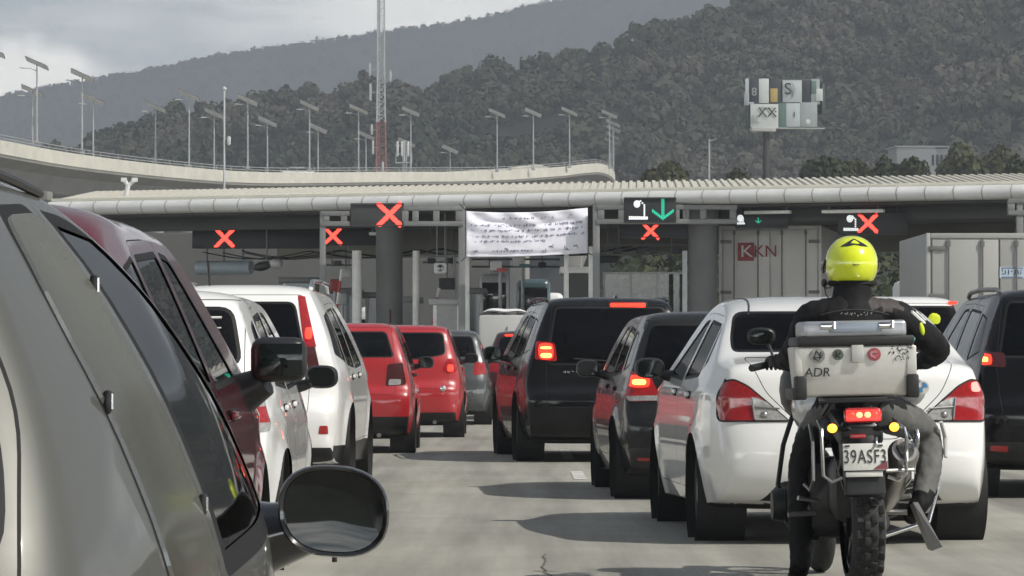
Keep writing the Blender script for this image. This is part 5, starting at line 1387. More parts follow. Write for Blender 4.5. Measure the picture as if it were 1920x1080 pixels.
# ------------------------------------------------------------------ the cars
SUVV = [(0.15, .90), (0.32, .965), (0.55, 1.0), (0.80, .995), (1.0, .965), (1.12, .93), (1.40, .82), (1.66, .70), (1.8, .62)]
HATV = [(0.15, .90), (0.30, .96), (0.52, 1.0), (0.75, .99), (0.90, .96), (0.98, .93), (1.22, .835), (1.42, .735), (1.52, .68)]
def plan_of(L, r0=0.90, r1=0.975, f0=0.74): return [(0, r0), (0.22, r1), (0.8, 1.0), (L - 1.1, 1.0), (L - 0.45, 0.95), (L - 0.12, 0.86), (L, f0)]
WHITE = paint('white', (0.74, 0.74, 0.72)); SILVERG = paint('warm_grey', (0.082, 0.082, 0.071), 0.2, 0.45, 0.6)
BLACKC = paint('black', (0.006, 0.006, 0.007), 0.0, 0.25); REDC = paint('red', (0.36, 0.013, 0.018)); MAROON = paint('maroon', (0.13, 0.012, 0.022), 0.35, 0.3)
GREYC = paint('dark_grey', (0.07, 0.075, 0.075), 0.3, 0.3); DKRED = paint('dark_wine', (0.05, 0.008, 0.010), 0.2, 0.3)
GREYB = paint('charcoal', (0.018, 0.019, 0.020), 0.2, 0.25)

def wiper(root, s, x0, z0, x1, z1):
    m = MB(); pts = []
    for t in np.linspace(0, 1, 8):
        a, b = s.inv(x0 + (x1 - x0) * t, z0 + (z1 - z0) * t); p = s.S(a, b); pts.append((p[0], p[1] - 0.022, p[2]))
    m.tube(pts, 0.010, 6); m.ball(pts[0], (0.03, 0.03, 0.03), 10, 6); m.build('rear_wiper', BLACKP, root)

def on_rear(s, x, z, out=0.01):
    a, b = s.inv(x, z); p = s.S(a, b); return Vector((p[0], p[1] - out, p[2]))

def lit(root, s, x0, z0, x1, z1, mat, name='lit_lens', out=0.012, n=4):
    """a glowing piece of a lamp, lying on the rear surface"""
    m = MB(); vs = []; N = 8
    for i in range(N + 1):
        for j in range(N + 1):
            u = i / N * 2 - 1; v = j / N * 2 - 1
            uu = u * math.sqrt(1 - v * v / 2 * 0.6); vv = v * math.sqrt(1 - u * u / 2 * 0.6)
            p = on_rear(s, (x0 + x1) / 2 + uu * (x1 - x0) / 2, (z0 + z1) / 2 + vv * (z1 - z0) / 2, out)
            vs.append(p)
    fs = [(i * (N + 1) + j, (i + 1) * (N + 1) + j, (i + 1) * (N + 1) + j + 1, i * (N + 1) + j + 1) for i in range(N) for j in range(N)]
    m.add(vs, fs); return m.build(name, mat, root)

def tall_wipe(s): pass

# ---- 1. grey three-door hatchback right beside the camera
def grey_hatch():
    L = 3.62
    vert = [(0.12, .87), (0.3, .93), (0.52, .985), (0.72, 1.0), (0.80, .995), (0.84, .985), (0.90, .963), (1.005, .913), (1.08, .875), (1.14, .836), (1.253, .757), (1.32, .70), (1.385, .635), (1.45, .56), (1.52, .50)]
    plan = [(0, .72), (0.12, .80), (0.25, .85), (0.45, .895), (0.7, .925), (1.2, .955), (1.75, 1.0), (2.05, .99), (2.3, .96), (2.6, .95), (3.1, .88), (3.5, .76), (3.62, .64)]
    prof = [(0.16, .24, .06), (0.03, .34, .12), (0.0, .5, .2), (0.05, .72, .2), (0.09, .82, .17), (0.22, 1.06, .13), (0.36, 1.30, .11), (0.48, 1.41, .09), (0.9, 1.462, .085), (1.3, 1.47, .085), (1.62, 1.435, .085),
            (2.30, 1.02, .09), (2.55, .90, .10), (3.15, .78, .14), (3.52, .62, .16), (3.62, .45, .14), (3.55, .25, .07), (3.2, .17, .04), (1.8, .16, .035), (0.5, .17, .035)]
    s = CarShape(L, 0.87, prof, vert, plan, [(0.62, .285, .285, .335), (3.02, .285, .285, .335)], step=0.035, pw=3.0, flare=0.015)
    side = []
    door = rounded([(1.235, .30), (2.52, .30), (2.56, .74), (2.34, .89), (1.70, 1.425), (1.235, 1.44)], .05)
    side += [(door, 'body', DARK, 0.0, 'B'), (offset_poly(door, .005), 'door1', 'paint', 0, 'B')]
    fw = rounded([(1.285, .795), (2.30, .855), (1.70, 1.385), (1.285, 1.405)], .05, 6)
    side += [(fw, 'door1', RUBBER, .004, 'B'), (offset_poly(fw, .042), 'door1_glass', 'glass', -.003, 'B')]
    q = rounded([(0.72, .775), (1.215, .775), (1.215, 1.392), (0.80, 1.372), (0.66, 1.22)], .09, 8)
    side += [(q, 'body', RUBBER, .003, 'B'), (offset_poly(q, .018), 'quarter', milky_glass('side_glass_milky', (0.30, 0.32, 0.30)), .006, 'B')]
    rw = rounded([(-.635, .86), (.635, .86), (.615, 1.06), (.49, 1.31), (-.49, 1.31), (-.615, 1.06)], .09, 6)
    tg = rounded([(-.60, .52), (.60, .52), (.655, .82), (.635, 1.08), (.50, 1.37), (-.50, 1.37), (-.635, 1.08), (-.655, .82)], .06)
    rear = panel(tg, 'tailgate') + [(rw, 'tailgate', RUBBER, .004), (offset_poly(rw, .022), 'rearglass', 'glass', -.002)]
    lamp = rounded([(.58, .56), (.66, .56), (.665, .79), (.60, .79)], .04)
    rear += [(lamp, 'lampR', LAMPR, .004), (mirrored(lamp), 'lampL', LAMPR, .004)]
    ws = rounded([(-.60, .98), (.60, .98), (.46, 1.38), (-.46, 1.38)], .06)
    front = [(ws, 'body', RUBBER, 0), (offset_poly(ws, .03), 'windscreen', GLASS_C, -.002)]
    root, ob = build_car('grey_hatchback', 'warm grey three-door hatchback in the lower left corner with a big round black mirror', 'car', -1.285, 4.50, 0, s, SILVERG, rear, side, front, None or {}, ww=.17, glass=glass_mat('side_glass_grey', (0.16, 0.17, 0.165), .03), grid=0.045, belt=.84, interior_y=(0.75, 1.55), clearance=0)
    for sg in (1, -1):
        pq = ob['quarter_R' if sg > 0 else 'quarter_L']
        for (y, z, nm) in ((1.200, 1.262, 'hinge'), (1.200, .918, 'hinge'), (.705, 1.085, 'latch')):
            m = MB(); x = float(s.w(y, z)); 
            m.box((sg * (x + .007), y, z), (.012, .020, .034), None, .004)
            m.tube([(sg * (x + .011), y, z + .012), (sg * (x + .011), y, z - .010)], .0045, 8, 1)
            m.build(nm, [BLACKP, CHROME], pq)
    # roof drip moulding with its notch
    for sg in (1, -1):
        m = MB(); pts = [(sg * float(s.w(y, 1.43)) * 1.0 + sg * .004, y, z) for y, z in ((1.02, 1.432), (1.12, 1.433), (1.24, 1.43), (1.5, 1.42))]
        m.tube(pts, .008, 6); m.build('roof_moulding', BLACKP, root)
    # round door mirror
    for sg in (1, -1):
        m = MB(); x0 = float(s.w(2.28, .84)); cx, cy, cz = sg * (x0 + .128), 2.31, .862
        vs = []; fs = []; nu = 40
        prof_m = [(0.0, .098), (.25, .096), (.5, .085), (.72, .062), (.88, .032), (.97, .0), (1.0, -.03), (.995, -.045), (.96, -.052), (.90, -.048), (.88, -.036)]
        for (rr, yy) in prof_m:
            for i in range(nu):
                t = 2 * math.pi * i / nu
                c_, s_ = math.cos(t), math.sin(t)
                ex = .104 * rr * math.copysign(abs(c_) ** .82, c_); ez = .086 * rr * math.copysign(abs(s_) ** .82, s_)
                ez += ex * 0.10 * sg * -0.6
                vs.append((cx + ex, cy + yy, cz + ez))
        k = len(prof_m)
        fs = [(j * nu + i, j * nu + (i + 1) % nu, (j + 1) * nu + (i + 1) % nu, (j + 1) * nu + i) for j in range(k - 1) for i in range(nu)]
        m.add(vs, fs)
        m.tube([(sg * (x0 - .05), 2.36, .80), (sg * (x0 + .02), 2.35, .815), (sg * (x0 + .10), 2.33, .835)], [.085, .062, .045], 16)
        m.tube([(cx + .0, cy, cz - .08), (cx, cy, cz - .097)], .005, 8)
        o = m.build('wing_mirror', GLOSSK, root)
        g = MB(); ring = [vs[(k - 1) * nu + i] for i in range(nu)]
        ctr = (cx, cy - .030, cz); g.add([ctr] + ring, [(0, i + 1, (i + 1) % nu + 1) for i in range(nu)]); g.build('mirror_glass', MIRROR, o)
    return root
grey_hatch()

# ---- 2. maroon SUV beyond it
def maroon_suv():
    L, H = 4.45, 1.635
    vert = [(0.15, .90), (0.35, .97), (0.62, 1.0), (0.82, 1.0), (0.98, .965), (1.08, .925), (1.30, .82), (1.48, .73), (1.62, .645), (1.72, .56)]
    prof = hatch_prof(L, H, 1.06, .55, [(0.0, .5), (0.02, .72), (.10, .95), (.16, 1.12), (.30, 1.42)], Dr=.16, Dt=.10)
    s = CarShape(L, .90, prof, vert, plan_of(L, .84, .93), [(.82, .35, .35, .41), (3.45, .35, .35, .41)], pw=3.0, crease=(.92, .018, .05))
    side = auto_side(1.04, 1.50, 3.0, 2.28, 1.92, 1.02, 1.02, quarter=[(.42, 1.14), (.94, 1.08), (.94, 1.47), (.62, 1.42)])
    rw = rounded([(-.62, 1.12), (.62, 1.12), (.50, 1.48), (-.50, 1.48)], .08)
    rear = panel(rounded([(-.66, .55), (.66, .55), (.68, 1.1), (.54, 1.54), (-.54, 1.54), (-.68, 1.1)], .05), 'tailgate') + [(rw, 'tailgate', RUBBER, .003), (offset_poly(rw, .02), 'rearglass', 'glass', 0)]
    lamp = rounded([(.62, .92), (.80, .90), (.76, 1.14), (.66, 1.14)], .03)
    rear += [(lamp, 'lampR', LAMPR, .004), (mirrored(lamp), 'lampL', LAMPR, .004)]
    ws = [(-.68, 1.10), (.68, 1.10), (.52, 1.54), (-.52, 1.54)]
    root, ob = build_car('maroon_suv', 'dark maroon SUV half hidden behind the warm grey hatchback, squarish black wing mirror out', 'car', -1.85, 10.35, 0, s, MAROON, rear, side, [(offset_poly(ws, .03), 'windscreen', GLASS_C, 0)], {}, wheels_style='five', ww=.22,
              belt=1.05, handles=((1.30, .93), (2.12, .95)), grid=.05)
    for sg in (1, -1):
        m = MB(); x0 = float(s.w(2.98, 1.06)); cx = sg * (x0 + .155); cz = 1.140
        m.box((cx, 2.98, cz), (.205, .13, .165), None, .045, 0, 3)
        m.tube([(sg * (x0 - .05), 3.04, .98), (sg * (x0 + .03), 3.02, 1.02), (cx - sg * .05, 3.0, 1.06)], [.10, .075, .055], 12)
        o = m.build('wing_mirror', BLACKP, root)
        g = MB(); g.box((cx + .012 * sg, 2.912, cz), (.155, .006, .118), None, .002); g.build('mirror_glass', MIRROR, o)
maroon_suv()

# ---- 3. white hatchback
def white_hatch():
    L, H = 3.95, 1.51
    prof = hatch_prof(L, H, .98, .42, [(0.0, .48), (.02, .68), (.07, .85), (.12, 1.02), (.26, 1.28)], Dr=.15, Dt=.08)
    s = CarShape(L, .845, prof, HATV, plan_of(L, .87, .95), [(.68, .30, .30, .355), (3.14, .30, .30, .355)], pw=3.2, crease=(.80, .012, .04))
    side = auto_side(.965, 1.40, 2.72, 1.98, 1.62, .78, .90, quarter=[(.44, 1.06), (.70, 1.0), (.80, 1.36), (.60, 1.31)])
    rw = rounded([(-.645, 1.10), (.645, 1.10), (.58, 1.42), (-.58, 1.42)], .08)
    rear = panel(rounded([(-.64, .52), (.64, .52), (.66, .95), (.64, 1.46), (-.64, 1.46), (-.66, .95)], .05), 'tailgate') + [(rw, 'tailgate', RUBBER, .003), (offset_poly(rw, .02), 'rearglass', 'glass', 0)]
    lamp = rounded([(.69, .74), (.80, .76), (.775, .96), (.70, .98)], .03)
    low = rounded([(.70, .75), (.795, .76), (.785, .83), (.70, .82)], .02)
    rear += [(lamp, 'lampR', LAMPC, .004), (mirrored(lamp), 'lampL', LAMPC, .004)]
    mid = rounded([(.70, .80), (.79, .80), (.785, .885), (.70, .885)], .02)
    rear += [(mid, 'lampR', LAMPR, .004), (mirrored(mid), 'lampL', LAMPR, .004)]
    ws = [(-.66, 1.02), (.66, 1.02), (.54, 1.43), (-.54, 1.43)]
    root, ob = build_car('white_hatchback', 'white hatchback wedged between the maroon SUV and the white SUV with roof rails', 'car', -2.075, 19.1, 0, s, WHITE, rear, side, [(offset_poly(ws, .03), 'windscreen', GLASS_C, 0)], {}, ww=.19,
              glass=GLASS_D, belt=.97, handles=((1.02, .87), (1.82, .88)), mirror=(2.62, 1.0, .20, .14))
    # maker's sticker on the rear glass
    m = MB(); 
    for k in range(2):
        pa = [on_rear(s, .30 + t * .22, 1.36 - k * .055, .006) for t in np.linspace(0, 1, 6)]
        m.tube(pa, .007 if k == 0 else .004, 4)
    m.build('sticker', PLATEW, ob.get('rearglass'))
white_hatch()

# ---- 4. white SUV with tall tail lamps
def white_suv():
    L, H = 4.55, 1.755
    vert = [(0.15, .93), (0.36, .985), (0.58, 1.0), (0.85, 1.0), (1.02, .97), (1.12, .94), (1.35, .85), (1.58, .735), (1.72, .65), (1.8, .6)]
    prof = hatch_prof(L, H, 1.05, .42, [(0.0, .5), (0.0, .70), (.08, .82), (.10, 1.0), (.13, 1.2), (.26, 1.5)], Dr=.17, Dt=.085, zsill=.20)
    s = CarShape(L, .91, prof, vert, plan_of(L, .86, .94), [(.88, .35, .35, .41), (3.52, .35, .35, .41)], pw=3.4, crease=(.98, .012, .04))
    side = []
    cl = [(-.05, .18), (4.6, .18), (4.6, .40), (-.05, .40)]
    side.append((cl, 'body', 'lower', .004, 'B'))
    side += auto_side(1.05, 1.585, 3.02, 2.3, 1.93, 1.06, 1.10, quarter=[(.40, 1.17), (.98, 1.09), (1.02, 1.555), (.60, 1.50)], glass='glass', zs=.42)
    rw = rounded([(-.58, 1.14), (.58, 1.14), (.47, 1.62), (-.47, 1.62)], .07)
    rear = [(rect(-.88, .17, .88, .385), 'body', 'lower', .004)]
    rear += panel(rounded([(-.60, .66), (.60, .66), (.62, 1.1), (.54, 1.68), (-.54, 1.68), (-.62, 1.1)], .05), 'tailgate') + [(rw, 'tailgate', RUBBER, .003), (offset_poly(rw, .02), 'rearglass', 'glass', 0)]
    lamp = rounded([(.49, 1.66), (.525, 1.64), (.635, 1.30), (.70, 1.02), (.60, 1.02), (.575, 1.22)], .02)
    up = [(.49, 1.67), (.55, 1.66), (.66, 1.235), (.56, 1.235)]
    rear += [(lamp, 'lampR', LAMPD, .006), (mirrored(lamp), 'lampL', LAMPD, .006)]
    rear += [(up, 'lampR', LAMPR, .006), (mirrored(up), 'lampL', LAMPR, .006)]
    mid = rounded([(.545, 1.42), (.60, 1.42), (.645, 1.24), (.575, 1.24)], .015)
    rear += [(mid, 'lampR', LAMPR, .006), (mirrored(mid), 'lampL', LAMPR, .006)]
    rf = rounded([(.69, .50), (.77, .50), (.765, .57), (.70, .57)], .01)
    rear += [(rf, 'reflR', LAMPR, .004), (mirrored(rf), 'reflL', LAMPR, .004)]
    ws = [(-.68, 1.10), (.68, 1.10), (.54, 1.66), (-.54, 1.66)]
    root, ob = build_car('white_suv', 'white SUV with roof rails, tall upright red tail lamps and black lower cladding', 'car', -2.32, 30.5, R(-1.2), s, WHITE, rear, side, [(offset_poly(ws, .03), 'windscreen', GLASS_C, 0)],
              {'reflR': ('reflector', None), 'reflL': ('reflector', None)}, wheels_style='ten', ww=.22, glass=GLASS_D, belt=1.07, handles=((1.30, .98), (2.14, .99)))
    for sg in (1, -1):
        m = MB(); m.tube([(sg * float(s.w(y, 1.68)) * .97, y, z) for y, z in ((.62, 1.735), (.72, 1.80), (1.6, 1.81), (2.35, 1.80), (2.48, 1.735))], .02, 8); m.build('roof_rail', [CHROME], root)
    lit(root, s, .565, 1.30, .625, 1.40, LITR, out=.014)
    # aerial and a tube rack on the roof
    m = MB(); m.tube([(-.30, .75, 1.74), (-.31, .70, 1.98)], .010, 6); m.build('aerial', BLACKP, root)
white_suv()

# ---- 5 / 6. two red hatchbacks
def red_hatch(name, label, X, d, L, H, zb, style, yaw=0):
    first = style == 1
    prof = hatch_prof(L, H, zb, .40, [(0.0, .52), (.01, .72), (.08, .80), (.11, 1.0), (.15, 1.15), (.28, 1.38)], Dr=.12 if first else .17, Dt=.075)
    s = CarShape(L, .84, prof, [(z * (H / 1.51), f) for z, f in HATV], plan_of(L, .92 if first else .85, .97 if first else .94), [(.62, .30, .30, .36), (3.02, .30, .30, .36)], pw=3.8 if first else 3.0)
    side = auto_side(zb, H - .13, 2.62, 1.95, 1.60, .78, .86, quarter=[(.42, zb + .09), (.70, zb + .04), (.77, H - .16), (.56, H - .2)])
    if first:
        rw = rounded([(-.60, zb + .11), (.60, zb + .11), (.50, H - .10), (-.50, H - .10)], .06)
        lamp = rounded([(.50, .80), (.74, .82), (.70, 1.08), (.52, 1.06)], .03); lampm = LAMPD
    else:
        rw = rounded([(-.58, zb + .10), (-.2, zb + .03), (.2, zb + .03), (.58, zb + .10), (.54, H - .10), (-.54, H - .10)], .08)
        lamp = rounded([(.52, .96), (.60, .90), (.74, .95), (.73, 1.06), (.66, 1.14), (.58, 1.10)], .04); lampm = LAMPR
    rear = [(rect(-.9, .20, .9, .44 if first else .36), 'body', 'lower', .003)]
    rear += panel(rounded([(-.62, .70), (.62, .70), (.60, 1.1), (.56, H - .05), (-.56, H - .05), (-.60, 1.1)], .05), 'tailgate') + [(rw, 'tailgate', RUBBER, .003), (offset_poly(rw, .018), 'rearglass', 'glass', 0)]
    rear += [(lamp, 'lampR', lampm, .005), (mirrored(lamp), 'lampL', lampm, .005)]
    if first:
        c = rounded([(.53, .81), (.68, .82), (.68, .885), (.54, .885)], .02); rear += [(c, 'lampR', LAMPC, .005), (mirrored(c), 'lampL', LAMPC, .005)]
    ws = [(-.66, zb + .05), (.66, zb + .05), (.52, H - .07), (-.52, H - .07)]
    root, ob = build_car(name, label, 'car', X, d, yaw, s, REDC, rear, side, [(offset_poly(ws, .03), 'windscreen', GLASS_C, 0)], {}, ww=.19, glass=glass_mat('light_tint', (.42, .46, .45)) if first else GLASS_D, belt=zb,
              handles=((1.0, zb - .1), (1.8, zb - .1)), mirror=(2.5, zb + .02, .20, .15), handle_mat=BLACKP if first else REDC)
    number_plate(root, 0, -.012 if first else .02, .62)
    wiper(root, s, 0.0, zb + .13, -.35, zb + .19)
    return root, s, ob
r1, s1, o1 = red_hatch('red_hatchback', 'red hatchback with dark square tail lamps, right ahead of the white SUV with roof rails', -2.0, 43.0, 3.75, 1.555, 1.03, 1)
m = MB()                                              # round spare-wheel shaped bag behind the glass
m.ball((.02, .42, 1.18), (.24, .10, .19), 16, 10); m.build('luggage', SEATG, r1)
r2, s2, o2 = red_hatch('red_hatchback', 'second red hatchback with a rounded tail and lit brake lamp, beyond the boxier red one', -1.52, 51.5, 3.8, 1.60, 1.08, 2)
lit(r2, s2, .60, .94, .69, 1.04, LITR, out=.014)
m = MB(); m.ball(on_rear(s2, .54, .70, .01), (.045, .02, .045), 12, 8); m.build('reflector', CHROME, r2)  # chrome bead added to make the glint on the tail
m = MB(); m.tube([(.52, 1.2, 1.57), (.52, 1.08, 1.72)], .012, 6); m.build('aerial', BLACKP, r1)

# ---- 7 / 8. cars further on
def far_car(name, label, X, d, pm, H, zb, W=.86, glass=GLASS_M, yaw=0, mir=True):
    L = 4.2
    prof = hatch_prof(L, H, zb, .45, [(0.0, .5), (.02, .72), (.10, .95), (.16, 1.1), (.30, 1.36)], Dr=.16, Dt=.08)
    s = CarShape(L, W, prof, [(z * (H / 1.51), f) for z, f in HATV], plan_of(L, .86, .95), [(.74, .32, .32, .375), (3.3, .32, .32, .375)], pw=3.2)
    side = auto_side(zb, H - .13, 2.85, 2.12, 1.75, .88, .96)
    rw = rounded([(-.62, zb + .08), (.62, zb + .08), (.54, H - .10), (-.54, H - .10)], .07)
    lamp = rounded([(.56, zb - .22), (.78, zb - .20), (.74, zb), (.58, zb)], .03)
    rear = panel(rounded([(-.62, .6), (.62, .6), (.62, zb), (.58, H - .05), (-.58, H - .05), (-.62, zb)], .05), 'tailgate') + [(rw, 'tailgate', RUBBER, .003), (offset_poly(rw, .02), 'rearglass', 'glass', 0)]
    rear += [(lamp, 'lampR', LAMPR, .005), (mirrored(lamp), 'lampL', LAMPR, .005)]
    ws = [(-.66, zb + .05), (.66, zb + .05), (.54, H - .08), (-.54, H - .08)]
    return build_car(name, label, 'car', X, d, yaw, s, pm, rear, side, [(offset_poly(ws, .03), 'windscreen', GLASS_C, 0)], {}, ww=.2, glass=glass, belt=zb, mirror=(2.75, zb + .03, .22, .16) if mir else None, grid=.08, rear_step=.05) + (s,)
g_, _, gs = far_car('grey_car', 'dark grey car showing its rear window just beyond the second red hatchback', -1.21, 61.0, GREYC, 1.60, 1.06)
k_, _, ks = far_car('wine_car', 'dark wine coloured car between the grey car and the tall black SUV', .33, 66.0, DKRED, 1.62, 1.08, glass=GLASS_D)
m = MB(); m.box((-.25, .40, 1.545), (.42, .03, .035), None, .01); m.build('high_brake_lamp', LITR, k_)

# ---- 9. tall black SUV
def black_suv():
    L, H = 4.7, 1.79
    vert = [(0.15, .90), (0.36, .975), (0.60, 1.0), (0.90, .995), (1.08, .96), (1.18, .92), (1.42, .83), (1.64, .735), (1.76, .67), (1.85, .62)]
    prof = hatch_prof(L, H, 1.12, .40, [(0.0, .5), (0.0, .74), (.08, .84), (.10, 1.0), (.14, 1.2), (.27, 1.52)], Dr=.15, Dt=.075, zsill=.20)
    s = CarShape(L, .985, prof, vert, plan_of(L, .91, .97), [(.92, .36, .36, .42), (3.72, .36, .36, .42)], pw=3.6)
    side = auto_side(1.12, 1.62, 3.10, 2.4, 2.0, 1.08, 1.12, quarter=[(.44, 1.22), (1.0, 1.16), (1.04, 1.59), (.62, 1.55)])
    rw = rounded([(-.70, 1.06), (.70, 1.06), (.70, 1.2), (.60, 1.70), (-.60, 1.70), (-.70, 1.2)], .06)
    rear = panel(rounded([(-.72, .60), (.72, .60), (.72, 1.1), (.63, 1.73), (-.63, 1.73), (-.72, 1.1)], .05), 'tailgate') + [(rw, 'tailgate', RUBBER, .003), (offset_poly(rw, .02), 'rearglass', 'glass', 0)]
    lamp = rounded([(.60, 1.10), (.84, 1.12), (.82, 1.32), (.62, 1.30)], .03)
    rear += [(lamp, 'lampR', LAMPR, .006), (mirrored(lamp), 'lampL', LAMPR, .006)]
    ws = [(-.72, 1.16), (.72, 1.16), (.58, 1.70), (-.58, 1.70)]
    root, ob = build_car('black_suv', 'tall black SUV with shark fin aerial, red brake light bar and lit tail lamp', 'car', 1.10, 39.4, R(4.8), s, BLACKC, rear, side, [(offset_poly(ws, .03), 'windscreen', GLASS_C, 0)], {}, wheels_style='five', ww=.23,
              glass=GLASS_D, belt=1.12, handles=((1.35, 1.02), (2.25, 1.03)), mirror=(3.0, 1.16, .22, .17))
    lit(root, s, -.80, 1.12, -.64, 1.30, LITR, out=.016); lit(root, s, -.78, 1.14, -.66, 1.19, LITO, 'bulb', out=.024); lit(root, s, -.78, 1.235, -.66, 1.262, LITO, 'bulb', out=.024)
    m = MB(); m.box((.20, .355, 1.715), (.39, .03, .050), None, .012); m.box((.20, .375, 1.715), (.44, .04, .075), None, .012, 1); m.build('high_brake_lamp', [LITR, BLACKP], root)
    m = MB(); m.add([(.10 - .035, .62, 1.772), (.10 + .035, .62, 1.772), (.10 + .035, .86, 1.775), (.10 - .035, .86, 1.775), (.10, .64, 1.845), (.10, .68, 1.845)], [(0, 1, 4), (1, 2, 5, 4), (2, 3, 5), (3, 0, 4, 5), (0, 3, 2, 1)], 0, False); m.build('shark_fin_aerial', GLOSSK, root)
    # little chrome marks left of the tailgate: illegible badge strokes
    m = MB()
    for k, (x, z) in enumerate([(-.52, .985), (-.48, .985), (-.43, .99), (-.38, .985), (-.34, .985)]):
        p = on_rear(s, x, z, .006); m.box(p, (.028, .006, .022 if k != 2 else .008), Matrix.Rotation(R(18), 3, 'Y'), 0, 0)
    m.build('badge', CHROME, ob.get('tailgate'))
    for sg in (1, -1):
        m = MB(); m.tube([(sg * float(s.w(y, 1.71)) * .98, y, z) for y, z in ((.62, 1.765), (.75, 1.792), (1.7, 1.805), (2.4, 1.79), (2.5, 1.76))], .018, 8); m.build('roof_rail', BLACKP, root)
    wiper(root, s, 0, 1.10, -.42, 1.13)
black_suv()

# ---- 10. black hatchback in front of it
def black_hatch():
    L, H = 4.1, 1.515
    prof = hatch_prof(L, H, 1.0, .40, [(0.0, .48), (.01, .66), (.08, .76), (.11, .92), (.15, 1.06), (.27, 1.32)], Dr=.15, Dt=.07)
    s = CarShape(L, .87, prof, HATV, plan_of(L, .89, .96), [(.74, .31, .31, .365), (3.28, .31, .31, .365)], pw=3.4, crease=(.84, .010, .03))
    side = auto_side(.985, 1.405, 2.80, 2.05, 1.68, .82, .92, quarter=[(.40, 1.09), (.75, 1.02), (.84, 1.375), (.58, 1.34)])
    rw = rounded([(-.70, .985), (.70, .985), (.69, 1.1), (.60, 1.42), (-.60, 1.42), (-.69, 1.1)], .07)
    rear = panel(rounded([(-.66, .62), (.66, .62), (.715, .98), (.63, 1.45), (-.63, 1.45), (-.715, .98)], .05), 'tailgate') + [(rw, 'tailgate', RUBBER, .003), (offset_poly(rw, .018), 'rearglass', 'glass', 0)]
    lamp = rounded([(.53, .80), (.78, .79), (.83, .86), (.79, 1.03), (.62, 1.02)], .03)
    rear += [(lamp, 'lampR', LAMPR, .007), (mirrored(lamp), 'lampL', LAMPR, .007)]
    c = rounded([(.55, .80), (.78, .795), (.80, .835), (.55, .84)], .015)
    rear += [(c, 'lampR', LAMPC, .007), (mirrored(c), 'lampL', LAMPC, .007)]
    rf = rounded([(.50, .31), (.72, .32), (.72, .345), (.50, .335)], .005)
    rear += [(rf, 'reflR', LAMPR, .004), (mirrored(rf), 'reflL', LAMPR, .004)]
    bl = rect(-.86, .20, .86, .42); rear.insert(0, (bl, 'body', 'lower', .003))
    ws = [(-.68, 1.04), (.68, 1.04), (.56, 1.44), (-.56, 1.44)]
    root, ob = build_car('black_hatchback', 'low black hatchback with glowing tail lamp between tall black SUV and white sedan', 'car', 1.73, 29.0, R(2.6), s, GREYB, rear, side, [(offset_poly(ws, .03), 'windscreen', GLASS_C, 0)],
              {'reflR': ('reflector', None), 'reflL': ('reflector', None)}, wheels_style='ten', ww=.2, glass=GLASS_D, belt=1.0, handles=((1.05, .89), (1.9, .90)), mirror=(2.65, 1.02, .2, .15))
    lit(root, s, -.79, .905, -.62, 1.005, LITR, out=.02); lit(root, s, -.76, .925, -.65, .97, LITO, 'bulb', out=.028)
    wiper(root, s, 0, 1.02, -.42, 1.05)
black_hatch()

